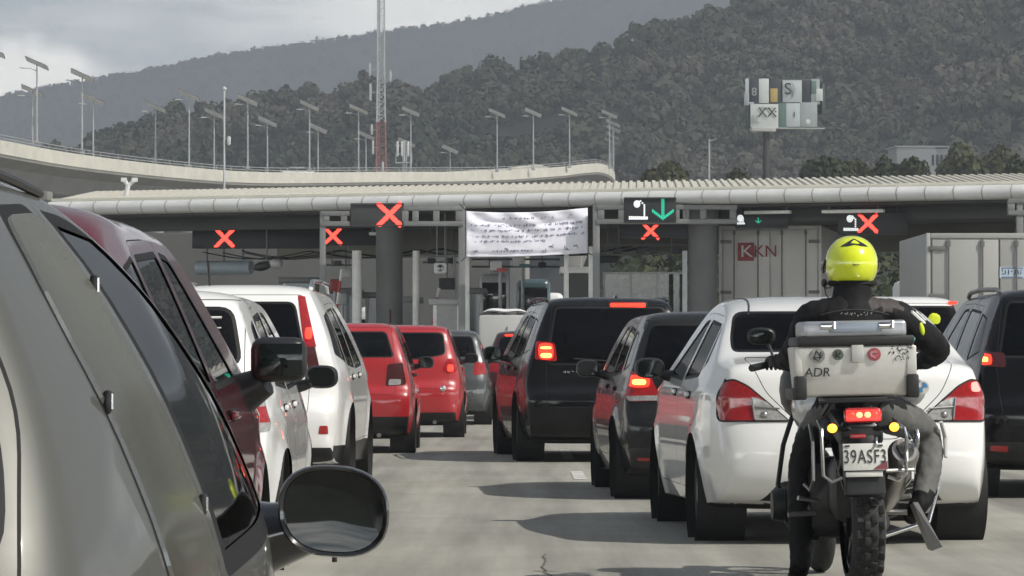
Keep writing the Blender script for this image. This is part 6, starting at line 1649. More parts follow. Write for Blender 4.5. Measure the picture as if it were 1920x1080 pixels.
# ---- 11. white sedan behind the motorcycle
def sedan_prof():
    return [(0.20, .26, .05), (0.05, .36, .10), (0.0, .52, .17), (0.015, .66, .18), (0.06, .80, .16), (0.075, .94, .14), (0.10, 1.045, .11), (0.17, 1.105, .085), (0.36, 1.128, .075), (0.58, 1.16, .075), (0.80, 1.26, .08), (1.18, 1.435, .08), (1.48, 1.50, .08), (2.0, 1.532, .08),
            (2.45, 1.505, .08), (3.30, 1.08, .09), (3.60, .99, .10), (4.1, .87, .13), (4.36, .68, .15), (4.44, .48, .14), (4.38, .25, .07), (4.1, .19, .04), (2.2, .18, .035), (.6, .20, .035)]
def white_sedan():
    L = 4.44
    vert = [(0.15, .91), (0.30, .96), (0.52, 1.0), (0.78, .995), (0.94, .965), (1.02, .93), (1.20, .83), (1.38, .73), (1.47, .67), (1.55, .6)]
    plan = [(0, .83), (0.10, .885), (0.25, .945), (0.6, .99), (1.0, 1.0), (3.3, 1.0), (4.0, .94), (4.3, .84), (4.44, .72)]
    s = CarShape(L, .865, sedan_prof(), vert, plan, [(.90, .305, .305, .36), (3.50, .305, .305, .36)], step=.04, pw=3.2, flare=.02, crease=(.90, .014, .04))
    side = []
    side += auto_side(.985, 1.375, 3.02, 2.28, 1.98, 1.10, 1.22, quarter=None, zs=.30)
    q = rounded([(.98, 1.10), (1.07, 1.06), (1.16, 1.335), (1.10, 1.30)], .02)
    side += [(q, 'body', RUBBER, .002, 'B'), (offset_poly(q, .015), 'quarter', 'glass', -.002, 'B')]
    rw = rounded([(-.655, 1.165), (.655, 1.165), (.645, 1.25), (.585, 1.425), (-.585, 1.425), (-.645, 1.25)], .07)
    rear = [(rw, 'body', RUBBER, .003), (offset_poly(rw, .016), 'rearglass', 'glass', 0)]
    tr = rounded([(-.62, 1.135), (-.52, .92), (-.34, .74), (-.26, .64), (.26, .64), (.34, .74), (.52, .92), (.62, 1.135)], .05)
    rear += panel(tr, 'trunk', .005)
    lampo = rounded([(.375, .745), (.785, .742), (.80, .86), (.765, .985), (.70, 1.005), (.62, .965), (.50, .86)], .025)
    rear += [(lampo, 'lampR', DARK, .003), (mirrored(lampo), 'lampL', DARK, .003)]
    li = offset_poly(lampo, .010)
    rear += [(li, 'lampR', LAMPR, .008), (mirrored(li), 'lampL', LAMPR, .008)]
    clr = [(.395, .754), (.575, .754), (.595, .835), (.60, .895), (.515, .865)]
    rear += [(clr, 'lampR', LAMPC, .008), (mirrored(clr), 'lampL', LAMPC, .008)]
    tp = rounded([(.665, .935), (.755, .93), (.745, .985), (.69, .995)], .015)
    low = rounded([(-.64, .20), (.64, .20), (.52, .28), (.44, .39), (-.44, .39), (-.52, .28)], .05)
    rear += [(low, 'body', 'lower', .002)]
    ws = [(-.68, 1.06), (.68, 1.06), (.56, 1.43), (-.56, 1.43)]
    root, ob = build_car('white_sedan', 'white four-door sedan just ahead of the motorcycle, wedge shaped tail lamps', 'car', 2.09, 22.05, R(3.0), s, WHITE, rear, side, [(offset_poly(ws, .03), 'windscreen', GLASS_C, 0)], {},
              wheels_style='seven', ww=.2, glass=glass_mat('sedan_glass', (0.07, 0.085, 0.08), 0.0, 0.28), belt=.99, handles=((1.28, .90), (2.15, .91)), mirror=(2.85, 1.03, .20, .14), grid=.05, mirror_mat=BLACKP, interior_y=(1.25, 2.35), rear_step=.025)
    # lens ribs inside the clear half, high-level lamp, roof seams
    for sg in (1, -1):
        m = MB(); m.tube([on_rear(s, sg * .585, .76, .012), on_rear(s, sg * .60, .89, .012)], .006, 6); m.tube([on_rear(s, sg * .44, .825, .012), on_rear(s, sg * .59, .835, .012)], .006, 6)
        m.ball(on_rear(s, sg * .53, .785, .008), (.022, .012, .022), 10, 6); m.build('lens_rib', STEEL, ob['lampR' if sg > 0 else 'lampL'])
    lit(root, s, .70, .925, .765, .985, pbr('lit_soft', (0.7, .1, .1), .2, emit=(1, .25, .2), estr=2.2), out=.02)
    for sg in (1, -1):
        m = MB(); pts = []
        for y in np.linspace(1.12, 2.5, 14):
            b = np.interp(y, s.py[s.bs < s.B * .42], s.bs[s.bs < s.B * .42]); p = s.S(sg * .60, b); pts.append((p[0], p[1], p[2] + .001))
        m.tube(pts, .006, 6); m.build('roof_moulding', BLACKP, root)
    number_plate(root, 0, .055, .79, .30, .14)
    root.scale = (1.04, 1.03, 1.012)
white_sedan()

# ---- 12. black SUV cut by the right edge
def right_suv():
    L, H = 4.5, 1.70
    prof = hatch_prof(L, H, 1.08, .42, [(0.0, .5), (0.0, .74), (.07, .84), (.10, 1.0), (.15, 1.16), (.28, 1.46)], Dr=.16, Dt=.075, zsill=.22)
    s = CarShape(L, .91, prof, [(z * .985, f) for z, f in SUVV], plan_of(L, .88, .955), [(.86, .35, .35, .41), (3.5, .35, .35, .41)], pw=3.2)
    side = auto_side(1.06, 1.56, 3.0, 2.26, 1.88, 1.0, 1.08, quarter=[(.44, 1.19), (.93, 1.11), (1.0, 1.52), (.64, 1.47)])
    rw = rounded([(-.68, 1.14), (.68, 1.14), (.58, 1.61), (-.58, 1.61)], .06)
    rear = panel(rounded([(-.66, .60), (.66, .60), (.70, 1.1), (.61, 1.65), (-.61, 1.65), (-.70, 1.1)], .05), 'tailgate') + [(rw, 'tailgate', RUBBER, .003), (offset_poly(rw, .02), 'rearglass', 'glass', 0)]
    lamp = rounded([(.62, 1.06), (.86, 1.08), (.84, 1.20), (.62, 1.18)], .03)
    rear += [(lamp, 'lampR', LAMPD, .006), (mirrored(lamp), 'lampL', LAMPD, .006)]
    rf = rounded([(.62, .38), (.76, .39), (.76, .43), (.62, .43)], .01)
    rear += [(rf, 'reflR', LAMPR, .004), (mirrored(rf), 'reflL', LAMPR, .004)]
    rear.insert(0, (rect(-.9, .20, .9, .46), 'body', 'lower', .003))
    ws = [(-.70, 1.12), (.70, 1.12), (.57, 1.61), (-.57, 1.61)]
    root, ob = build_car('black_suv', 'black SUV cut off by the right photo edge, small lit tail lamp', 'car', 4.63, 29.3, R(0.5), s, BLACKC, rear, side, [(offset_poly(ws, .03), 'windscreen', GLASS_C, 0)],
              {'reflR': ('reflector', None), 'reflL': ('reflector', None)}, ww=.22, glass=GLASS_D, belt=1.07, handles=((1.25, .97), (2.1, .98)), mirror=(2.85, 1.11, .21, .16))
    lit(root, s, -.83, 1.085, -.73, 1.175, LITR, out=.02); lit(root, s, -.81, 1.11, -.76, 1.15, LITO, 'bulb', out=.026)
    for sg in (1, -1):
        m = MB(); m.tube([(sg * float(s.w(y, 1.64)) * .97, y, z) for y, z in ((.60, 1.67), (.72, 1.705), (1.6, 1.72), (2.3, 1.705), (2.42, 1.67))], .02, 8); m.build('roof_rail', STEEL, root)
right_suv()

# ---- 13. white minivan beyond the rider
def white_van():
    L, H = 4.6, 1.80
    prof = hatch_prof(L, H, 1.10, .34, [(0.0, .5), (0.0, .74), (.06, .84), (.08, 1.0), (.11, 1.2), (.22, 1.54)], Dr=.12, Dt=.075, zsill=.2)
    s = CarShape(L, .90, prof, [(z * 1.06, f) for z, f in SUVV], plan_of(L, .92, .97), [(.9, .34, .34, .40), (3.6, .34, .34, .40)], pw=3.8)
    side = auto_side(1.10, 1.64, 3.1, 2.4, 2.0, 1.08, 1.1)
    rw = rounded([(-.74, 1.10), (.74, 1.10), (.67, 1.71), (-.67, 1.71)], .05)
    rear = panel(rounded([(-.76, .60), (.76, .60), (.76, 1.1), (.69, 1.74), (-.69, 1.74), (-.76, 1.1)], .04), 'tailgate') + [(rw, 'tailgate', RUBBER, .003), (offset_poly(rw, .02), 'rearglass', 'glass', 0)]
    lamp = rounded([(.77, .85), (.85, .85), (.83, 1.25), (.78, 1.25)], .02); rear += [(lamp, 'lampR', LAMPR, .005), (mirrored(lamp), 'lampL', LAMPR, .005)]
    root, ob = build_car('white_minivan', 'white minivan with wide dark rear window, between the rider and the cut-off black SUV', 'car', 4.22, 39.5, 0, s, WHITE, rear, side, [(rect(-.6, 1.15, .6, 1.68), 'windscreen', GLASS_C, 0)], {}, ww=.2, glass=GLASS_D, belt=1.1)
    m = MB(); m.box((.62, .33, 1.745), (.10, .03, .03), None, .008); m.build('high_brake_lamp', LITR, root)
    # yellow-green reflection in the rear window, painted as flat coloured blobs
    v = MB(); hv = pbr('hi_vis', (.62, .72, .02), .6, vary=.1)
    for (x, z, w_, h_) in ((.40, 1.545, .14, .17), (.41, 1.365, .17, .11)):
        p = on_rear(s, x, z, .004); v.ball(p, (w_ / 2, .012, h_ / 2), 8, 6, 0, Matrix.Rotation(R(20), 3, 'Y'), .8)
    v.build('window_reflection', hv, ob.get('rearglass'))
white_van()
# ------------------------------------------------------------------ motorcycle and rider
MX, MD, MYAW, LEAN = 1.712, 17.55, R(2.0), R(-1.2)
def skin_chain(name, pts, edges, radii, mat, parent, levels=2, root=0):
    me = bpy.data.meshes.new(name); me.from_pydata([tuple(p) for p in pts], edges, []); me.update()
    o = bpy.data.objects.new(name, me); COL.objects.link(o)
    md = o.modifiers.new('skin', 'SKIN'); md.use_smooth_shade = True; md.branch_smoothing = .6
    for i, r in enumerate(radii):
        v = me.skin_vertices[0].data[i]; v.radius = r if isinstance(r, tuple) else (r, r); v.use_root = (i == root)
    sb = o.modifiers.new('sub', 'SUBSURF'); sb.levels = levels; sb.render_levels = levels
    dg = bpy.context.evaluated_depsgraph_get(); m2 = bpy.data.meshes.new_from_object(o.evaluated_get(dg))
    bpy.data.objects.remove(o); m2.name = name
    m2.polygons.foreach_set('use_smooth', [True] * len(m2.polygons))
    return link_mesh(name, m2, mat, parent)

def motorcycle():
    r = thing('motorcycle', 'black touring motorcycle with aluminium top case, seen from behind in front of the white sedan', 'motorcycle', (MX, MD, 0), MYAW)
    CASEK = pbr('case_black', (.014, .014, .014), .5, bump=.1)
    # rear wheel
    w = empty('rear_wheel', (.03, .33, .33), 0, r)
    t = MB(); pr = []
    for k in range(15):
        a = math.pi * (k / 14 - .5); pr.append((.245 + .085 * math.cos(a) ** .8, .082 * math.sin(a)))
    t.lathe(pr, axis='X', n=64)
    for i in range(26):                              # knobbly tread blocks
        a = 2 * math.pi * i / 26
        for (x, da, tw) in ((-.052, 0, .036), (-.016, .10, .030), (.020, .02, .030), (.054, .12, .036)):
            an = a + da; rr = .245 + .085 * math.cos(math.asin(min(.99, abs(x) / .083))) ** .8 + .004
            M = Matrix.Rotation(an, 3, 'X') @ Matrix.Rotation(-x * 9, 3, 'Y')
            t.box(Matrix.Rotation(an, 3, 'X') @ Vector((x, 0, rr)), (tw, .040, .018), M, .004)
    t.build('tyre', TYRE, w)
    rm = MB(); rm.lathe([(.225, -.06), (.25, -.07), (.255, -.06), (.235, 0), (.255, .06), (.25, .07), (.225, .06), (.215, 0), (.225, -.06)], axis='X', n=48)
    for i in range(16):
        a = 2 * math.pi * i / 16; b = a + (.25 if i % 2 else -.25); rm.tube([(.05, .04 * math.cos(a), .04 * math.sin(a)), (.055, .22 * math.cos(b), .22 * math.sin(b))], .004, 5); rm.tube([(-.05, .04 * math.cos(a), .04 * math.sin(a)), (-.055, .22 * math.cos(b), .22 * math.sin(b))], .004, 5)
    rm.lathe([(0, -.08), (.05, -.08), (.05, .08), (0, .08)], axis='X', n=20); rm.build('rim', GLOSSK, w)
    st = MB(); st.lathe([(.250, .0735), (.262, .0755), (.262, .0785), (.250, .0765)], axis='X', n=48, close=True); st.build('rim_stripe', pbr('rim_orange', (.65, .26, .06), .35), w)
    d = MB(); d.lathe([(.06, .098), (.12, .100), (.12, .104), (.06, .103)], axis='X', n=32, close=True); d.build('brake_disc', STEEL, w)
    # front wheel
    w2 = empty('front_wheel', (0, 1.85, .335), 0, r)
    t = MB(); t.lathe([(.26 + .075 * math.cos(math.pi * (k / 12 - .5)) ** .8, .06 * math.sin(math.pi * (k / 12 - .5))) for k in range(13)], axis='X', n=48); t.build('tyre', TYRE, w2)
    rm = MB(); rm.lathe([(.24, -.05), (.265, -.055), (.265, .055), (.24, .05)], axis='X', n=40, close=True); rm.lathe([(0, -.07), (.05, -.07), (.05, .07), (0, .07)], axis='X', n=16)
    for i in range(14):
        a = 2 * math.pi * i / 14; rm.tube([(0, .04 * math.cos(a), .04 * math.sin(a)), (0, .245 * math.cos(a + .2), .245 * math.sin(a + .2))], .004, 5)
    rm.build('rim', GLOSSK, w2)
    # frame, engine, fork, tank, seat
    e = MB(); e.box((0, .95, .44), (.40, .55, .40), None, .08); e.box((.0, .95, .30), (.30, .5, .12), None, .03); e.build('engine', pbr('engine_black', (.03, .03, .03), .45, .3, vary=.3, vscale=12), r)
    for sg in (1, -1):
        cy = MB(); cy.lathe([(.0, -.14), (.075, -.14), (.085, -.11), (.085, .06), (.07, .10), (.0, .10)], (sg * .20, 1.02, .40), 'X', 20)
        for q in range(5): cy.lathe([(.07, q * .03 - .08), (.095, q * .03 - .076), (.07, q * .03 - .068)], (sg * .20, 1.02, .40), 'X', 20)
        cy.build('cylinder', [MATS['engine_black']], r)
    sw = MB(); sw.tube([(.12, .33, .33), (.13, .6, .36), (.12, .9, .40)], [.05, .055, .06], 10); sw.build('swingarm', pbr('swing_grey', (.10, .10, .10), .45, .5), r)
    f = MB(); f.tube([(.10, 1.85, .34), (.10, 1.50, 1.02)], .032, 10); f.tube([(-.10, 1.85, .34), (-.10, 1.50, 1.02)], .032, 10); f.box((0, 1.86, .70), (.15, .5, .03), Matrix.Rotation(R(-8), 3, 'X'), .012); f.build('fork', STEEL, r)
    hb = MB(); hb.tube([(-.41, 1.12, 1.10), (-.31, 1.25, 1.12), (-.12, 1.38, 1.07), (.12, 1.38, 1.07), (.31, 1.25, 1.12), (.41, 1.12, 1.10)], .014, 10); hb.tube([(-.42, 1.11, 1.10), (-.31, 1.24, 1.12)], .019, 10); hb.tube([(.42, 1.11, 1.10), (.31, 1.24, 1.12)], .019, 10); hb.build('handlebar', BLACKP, r)
    for sg in (1, -1):
        mm = MB(); mm.tube([(sg * .28, 1.27, 1.12), (sg * .30, 1.30, 1.20), (sg * .32, 1.30, 1.24)], .008, 6); mm.ball((sg * .345, 1.30, 1.265), (.075, .025, .045), 16, 8, 0, None, .8); o = mm.build('mirror', BLACKP, r)
        g = MB(); g.ball((sg * .345, 1.272, 1.265), (.06, .004, .035), 14, 6, 0, None, .8); g.build('mirror_glass', MIRROR, o)
    tk = MB(); tk.ball((0, 1.08, .90), (.22, .34, .17), 20, 12, 0, None, .8); tk.box((0, 1.02, .80), (.36, .5, .22), None, .08, 0, 3); tk.build('fuel_tank', pbr('tank_silver', (.40, .41, .42), .3, .5, coat=1), r)
    bd = MB(); 
    bd.lathe([(0, -.008), (.034, -.008), (.036, .0), (.0, .0)], (.440, .975, .985), 'Y', 20, 0); bdo = bd.build('badge', PLATEW, r)
    ts = MB(); ts.ball((.36, 1.13, .955), (.115, .15, .085), 18, 10, 0, Matrix.Rotation(R(-18), 3, 'Y'), .85); ts.build('tank_shroud', MATS['tank_silver'], r)
    for a0 in (0, math.pi):
        q = MB(); pts = [(.440, .964, .985)] + [(.440 + .026 * math.cos(a0 + t), .9645, .985 + .026 * math.sin(a0 + t)) for t in np.linspace(0, math.pi / 2, 8)]
        q.add(pts, [(0, i, i + 1) for i in range(1, 8)]); q.build('badge_quarter', pbr('badge_blue', (.04, .22, .50), .4), bdo)
    se = MB(); se.box((0, .66, .82), (.30, .62, .11), Matrix.Rotation(R(6), 3, 'X'), .05, 0, 3); se.build('seat', pbr('seat_vinyl', (.014, .014, .014), .6), r)
    tl = MB(); tl.box((0, .28, .80), (.22, .50, .12), Matrix.Rotation(R(10), 3, 'X'), .04); tl.box((0, .10, .72), (.20, .16, .24), Matrix.Rotation(R(-18), 3, 'X'), .04); tl.box((0, .24, .60), (.19, .30, .035), Matrix.Rotation(R(-32), 3, 'X'), .015); tl.box((0, -.02, .575), (.20, .05, .20), Matrix.Rotation(R(-14), 3, 'X'), .015); tl.build('tail_fairing', BLACKP, r)
    hg = MB(); hg.box((0, .30, .62), (.19, .55, .02), Matrix.Rotation(R(25), 3, 'X'), .008); hg.box((0, .42, .50), (.24, .3, .34), None, .08); hg.build('rear_hugger', BLACKP, r)
    wi = MB(); wi.add([(-.22, 1.55, 1.02), (.22, 1.55, 1.02), (.17, 1.40, 1.34), (-.17, 1.40, 1.34), (-.22, 1.565, 1.02), (.22, 1.565, 1.02), (.17, 1.415, 1.34), (-.17, 1.415, 1.34)], [(0, 1, 2, 3), (7, 6, 5, 4), (0, 4, 5, 1), (1, 5, 6, 2), (2, 6, 7, 3), (3, 7, 4, 0)], 0, False); wi.build('windscreen', GLASS_C, r)
    fa = MB(); fa.ball((0, 1.48, .98), (.24, .26, .18), 18, 10, 0, None, .8); fa.build('front_fairing', BLACKP, r)
    # lamps
    lm = MB(); lm.box((-.003, -.045, .868), (.185, .05, .075), Matrix.Rotation(R(-10), 3, 'X'), .022, 0, 3); lo = lm.build('tail_lamp', LAMPR, r)
    for x in (-.058, -.02, .02, .055):
        q = MB(); q.ball((x - .003, -.068, .868), (.020, .010, .018), 10, 6); q.build('led', LITR if abs(x) > .05 else LITO2, lo)
    q = MB(); q.box((-.003, -.066, .868), (.165, .014, .054), Matrix.Rotation(R(-10), 3, 'X'), .006); q.build('lens', LITR2, lo)
    for sg in (1, -1):
        m = MB(); m.tube([(sg * .05, .05, .80), (sg * .125, .0, .805)], .011, 8); m.ball((sg * .150, -.01, .808), (.030, .032, .027), 14, 10); o = m.build('indicator', BLACKP, r)
        q = MB(); q.ball((sg * .150, -.030, .808), (.024, .018, .022), 12, 8); q.build('lens', LITA, o)
    rf = MB(); rf.box((-.03, -.055, .768), (.075, .012, .022), None, .004); rf.build('reflector', LAMPR, r)
    # number plate 39ASF3
    pl = MB(); pl.box((.002, -.068, .668), (.216, .006, .130), Matrix.Rotation(R(-6), 3, 'X'), .003); po = pl.build('number_plate', PLATEW, r)
    text_mesh('39ASF3', .094, PLATEK, po, 'lettering', Matrix.Translation((.000, -.074, .667)) @ Matrix.Rotation(R(-6), 4, 'X') @ FACE, .0012, sx=.66, spacing=1.12)
    m = MB()
    for x in (-.085, .075): m.box((x, -.0695, .722), (.024, .004, .008))
    m.build('plate_marks', PLATEK, po); m = MB(); m.add([(.035, -.0790, .607), (.108, -.0790, .607), (.108, -.0745, .648), (.085, -.0752, .640), (.055, -.0775, .622)], [(0, 1, 2, 3, 4)], 0, False); m.build('plate_emblem', pbr('plate_maroon', (.20, .05, .06), .5), po)
    lo_ = MB(); lo_.box((-.005, -.065, .585), (.180, .010, .026), None, .003); lo_.build('plate_holder', PLATEW, r)
    br = MB(); br.tube([(.06, -.06, .76), (.055, -.072, .725), (.04, -.07, .71)], .006, 6); br.build('plate_bracket', CHROME, r)
    # pannier racks
    for sg in (1, -1):
        rk = MB()
        rk.tube([(sg * .185, .25, .84), (sg * .20, -.02, .80), (sg * .205, -.05, .76), (sg * .20, -.05, .58), (sg * .16, -.05, .55), (sg * .11, -.05, .57)], .009, 8)
        rk.tube([(sg * .22, .30, .82), (sg * .24, .02, .74), (sg * .24, .02, .56), (sg * .23, .25, .50), (sg * .23, .50, .52)], .009, 8)
        if sg > 0: rk.tube([(.10, -.05, .60), (.24, .0, .60), (.26, .1, .58)], .009, 8)
        rk.build('pannier_rack', STEEL if sg < 0 else CHROME, r)
    # exhaust on the right
    ex = MB(); A = Vector((.20, -.02, .695)); Bv = Vector((.17, .62, .40)); t = (Bv - A)
    ex.tube([A, A + t * .06, A + t * .65, A + t * .9, Bv], [.060, .078, .080, .06, .035], 22, 0, False); ex.tube([A + t * .0, A + t * .12], [.046, .046], 18, 1); ex.tube([A, A + t * .015], [.062, .052], 20, 0); eo = ex.build('exhaust', [pbr('exhaust_steel', (.42, .41, .39), .3, .9, vary=.2), DARK], r)
    sh = MB(); sh.box((.265, .12, .70), (.02, .30, .08), Matrix.Rotation(R(-25), 3, 'X'), .008); sh.build('heat_shield', CHROME, eo)
    hd = MB(); hd.tube([Bv, (.16, .8, .34), (.14, 1.0, .30), (.1, 1.25, .36)], .028, 10); hd.build('header_pipe', pbr('header_brown', (.20, .16, .13), .4, .8), r)
    # crash bars and foot pegs, right side fairing edge
    for sg in (1, -1):
        xo = .53 if sg > 0 else .30; cb = MB(); cb.tube([(sg * .20, 1.20, .86), (sg * xo * .87, 1.15, .70), (sg * xo, 1.08, .50), (sg * xo * .87, 1.0, .30), (sg * .18, .95, .22)], .013, 10); cb.tube([(sg * xo, 1.08, .50), (sg * .22, 1.3, .44)], .012, 8); cb.build('crash_bar', CHROME if sg > 0 else BLACKP, r)
        pg = MB(); pg.tube([(sg * .16, .66, .37), (sg * .30, .64, .365)], .014, 8); pg.build('foot_peg', STEEL, r); pg = MB(); pg.tube([(sg * .17, .40, .44), (sg * .28, .36, .46)], .012, 8); pg.build('foot_peg', STEEL, r)
    ks = MB(); ks.tube([(-.14, .62, .24), (-.20, .85, .26)], .015, 8); ks.build('side_stand', BLACKP, r)
    lv = MB(); lv.add([(.31, .50, .42), (.335, .50, .42), (.44, .42, .20), (.39, .44, .18), (.31, .62, .40), (.335, .62, .40), (.44, .56, .20), (.39, .58, .18)], [(0, 1, 2, 3), (7, 6, 5, 4), (0, 4, 5, 1), (1, 5, 6, 2), (2, 6, 7, 3), (3, 7, 4, 0)], 0, False); lv.build('leg_shield', pbr('shield_grey', (.20, .20, .20), .4, .4), r)
    return r
LITO2 = pbr('lit_core', (.8, .15, .08), .3, emit=(1.0, .20, .09), estr=4.2); LITR2 = pbr('lit_tail', (.6, .02, .02), .25, emit=(1.0, .04, .03), estr=1.6)
BIKE = motorcycle(); BIKE.rotation_euler = (0, LEAN, MYAW)

def top_case():
    CASEK = MATS['case_black']
    c = BIKE.location; r = thing('top_case', 'battered aluminium top case with black corners, round stickers and ADR lettering', 'luggage case', (MX - .026, MD, 0), MYAW)
    b = MB(); zb, zt = .960, 1.205; W0, W1 = .268, .292; y0, y1 = -.02, .36
    vs = [(-W0, y0 + .02, zb), (W0, y0 + .02, zb), (W0, y1, zb), (-W0, y1, zb), (-W1, y0, zt), (W1, y0, zt), (W1, y1, zt), (-W1, y1, zt)]
    bm = bmesh.new(); bv = [bm.verts.new(v) for v in vs]
    for f in ((3, 2, 1, 0), (4, 5, 6, 7), (0, 1, 5, 4), (1, 2, 6, 5), (2, 3, 7, 6), (3, 0, 4, 7)): bm.faces.new([bv[i] for i in f])
    bmesh.ops.bevel(bm, geom=list(bm.edges), offset=.014, segments=3, affect='EDGES', profile=.5); bm.verts.index_update()
    b.add([v.co.copy() for v in bm.verts], [[v.index for v in f.verts] for f in bm.faces]); bm.free()
    o = b.build('case_body', ALU, r)
    g = MB(); g.box((0, .17, 1.228), (.57, .40, .045), None, .012); g.build('seal_band', CASEK, r)
    l = MB(); l.box((0, .17, 1.283), (.50, .375, .085), None, .020, 0, 3); l.build('lid', pbr('lid_silver', (.42, .43, .45), .34, .7, vary=.08, vscale=4), r)
    lb = MB(); lb.box((0, -.022, 1.292), (.26, .012, .050), None, .004); lb.build('lid_label', pbr('lid_blue', (.30, .34, .40), .4, .6), r)
    for x in (-.135, .148):
        k = MB(); k.box((x, -.026, 1.300), (.075, .022, .034), None, .006); k.tube([(x + .028, -.04, 1.322), (x + .028, -.04, 1.288)], .011, 8); k.build('lid_latch', CHROME, r)
    hs = MB(); hs.box((.005, -.034, 1.165), (.060, .018, .085), None, .005); hs.build('lock_hasp', pbr('hasp_grey', (.46, .46, .43), .45, .4), r)
    for sg in (1, -1):
        for (z, h) in ((1.005, .115),):
            q = MB(); q.box((sg * .272, .0, z), (.058, .075, h), None, .012); q.box((sg * .290, .17, z - .03), (.035, .36, h * .5), None, .012); q.build('corner_guard', CASEK, r)
    sp = MB(); sp.box((.270, -.004, 1.125), (.048, .03, .150), None, .006); sp.build('corner_strip', ALU, r); sp = MB(); sp.box((-.278, .0, 1.13), (.035, .03, .14), None, .006); sp.build('corner_strip', ALU, r)
    # stickers
    sc = [(-.188, 1.160, .037, (.20, .20, .185)), (-.088, 1.162, .027, (.07, .09, .075)), (.088, 1.160, .032, (.36, .07, .09))]
    for (x, z, rad, col) in sc:
        k = MB(); k.lathe([(0, -.0265), (rad, -.0265), (rad, -.020), (0, -.020)], (x, .0, z), 'Y', 28, 0); so = k.build('round_sticker', pbr('sticker_%d' % int(rad * 1000), col, .5, vary=.5, vscale=60), r)
        q = MB(); rr = random.Random(int(rad * 1e4))
        for _ in range(7):
            a, b2 = rr.uniform(0, 6.28), rr.uniform(0, 6.28); q.tube([(x + rad * .65 * math.cos(a), -.0275, z + rad * .65 * math.sin(a)), (x + rad * .6 * math.cos(b2), -.0275, z + rad * .6 * math.sin(b2))], rad * .07, 4)
        q.build('sticker_print', INKD if rad != .032 else pbr('print_pale', (.5, .3, .3), .5), so)
    text_mesh('ADR', .062, INKD, r, 'lettering', Matrix.Translation((-.190, -.016, 1.077)) @ FACE, .002, sx=1.0, shear=.12)
    m = MB(); rr = random.Random(21)                  # three rows of slanted script that cannot be read
    for row, (zz, x0, n) in enumerate(((1.192, .172, 5), (1.166, .158, 5), (1.141, .180, 4))):
        for i in range(n):
            x = x0 + i * .021
            for _ in range(3):
                a = Vector((x + rr.uniform(0, .016), -.020 + (1.19 - zz) * -.05 * 0, zz + rr.uniform(-.009, .010))); b2 = a + Vector((rr.uniform(-.008, .012), 0, rr.uniform(-.012, .012))); m.tube([a, b2], .0018, 4)
    m.build('lettering', INKD, r)
    st = MB(); st.box((.285, .06, 1.232), (.03, .02, .016), None, .003); st.build('reflective_tag', pbr('tag_teal', (.10, .42, .38), .4), r)
    # carrier under the case
    k = MB(); k.box((0, .15, .945), (.30, .30, .02), None, .006); k.tube([(-.13, .0, .93), (-.13, .30, .87)], .012, 6); k.tube([(.13, .0, .93), (.13, .30, .87)], .012, 6); k.box((0, -.0, .935), (.36, .03, .012), None, .004); k.build('carrier', BLACKP, r)
    return r
top_case().rotation_euler = (0, LEAN, MYAW)

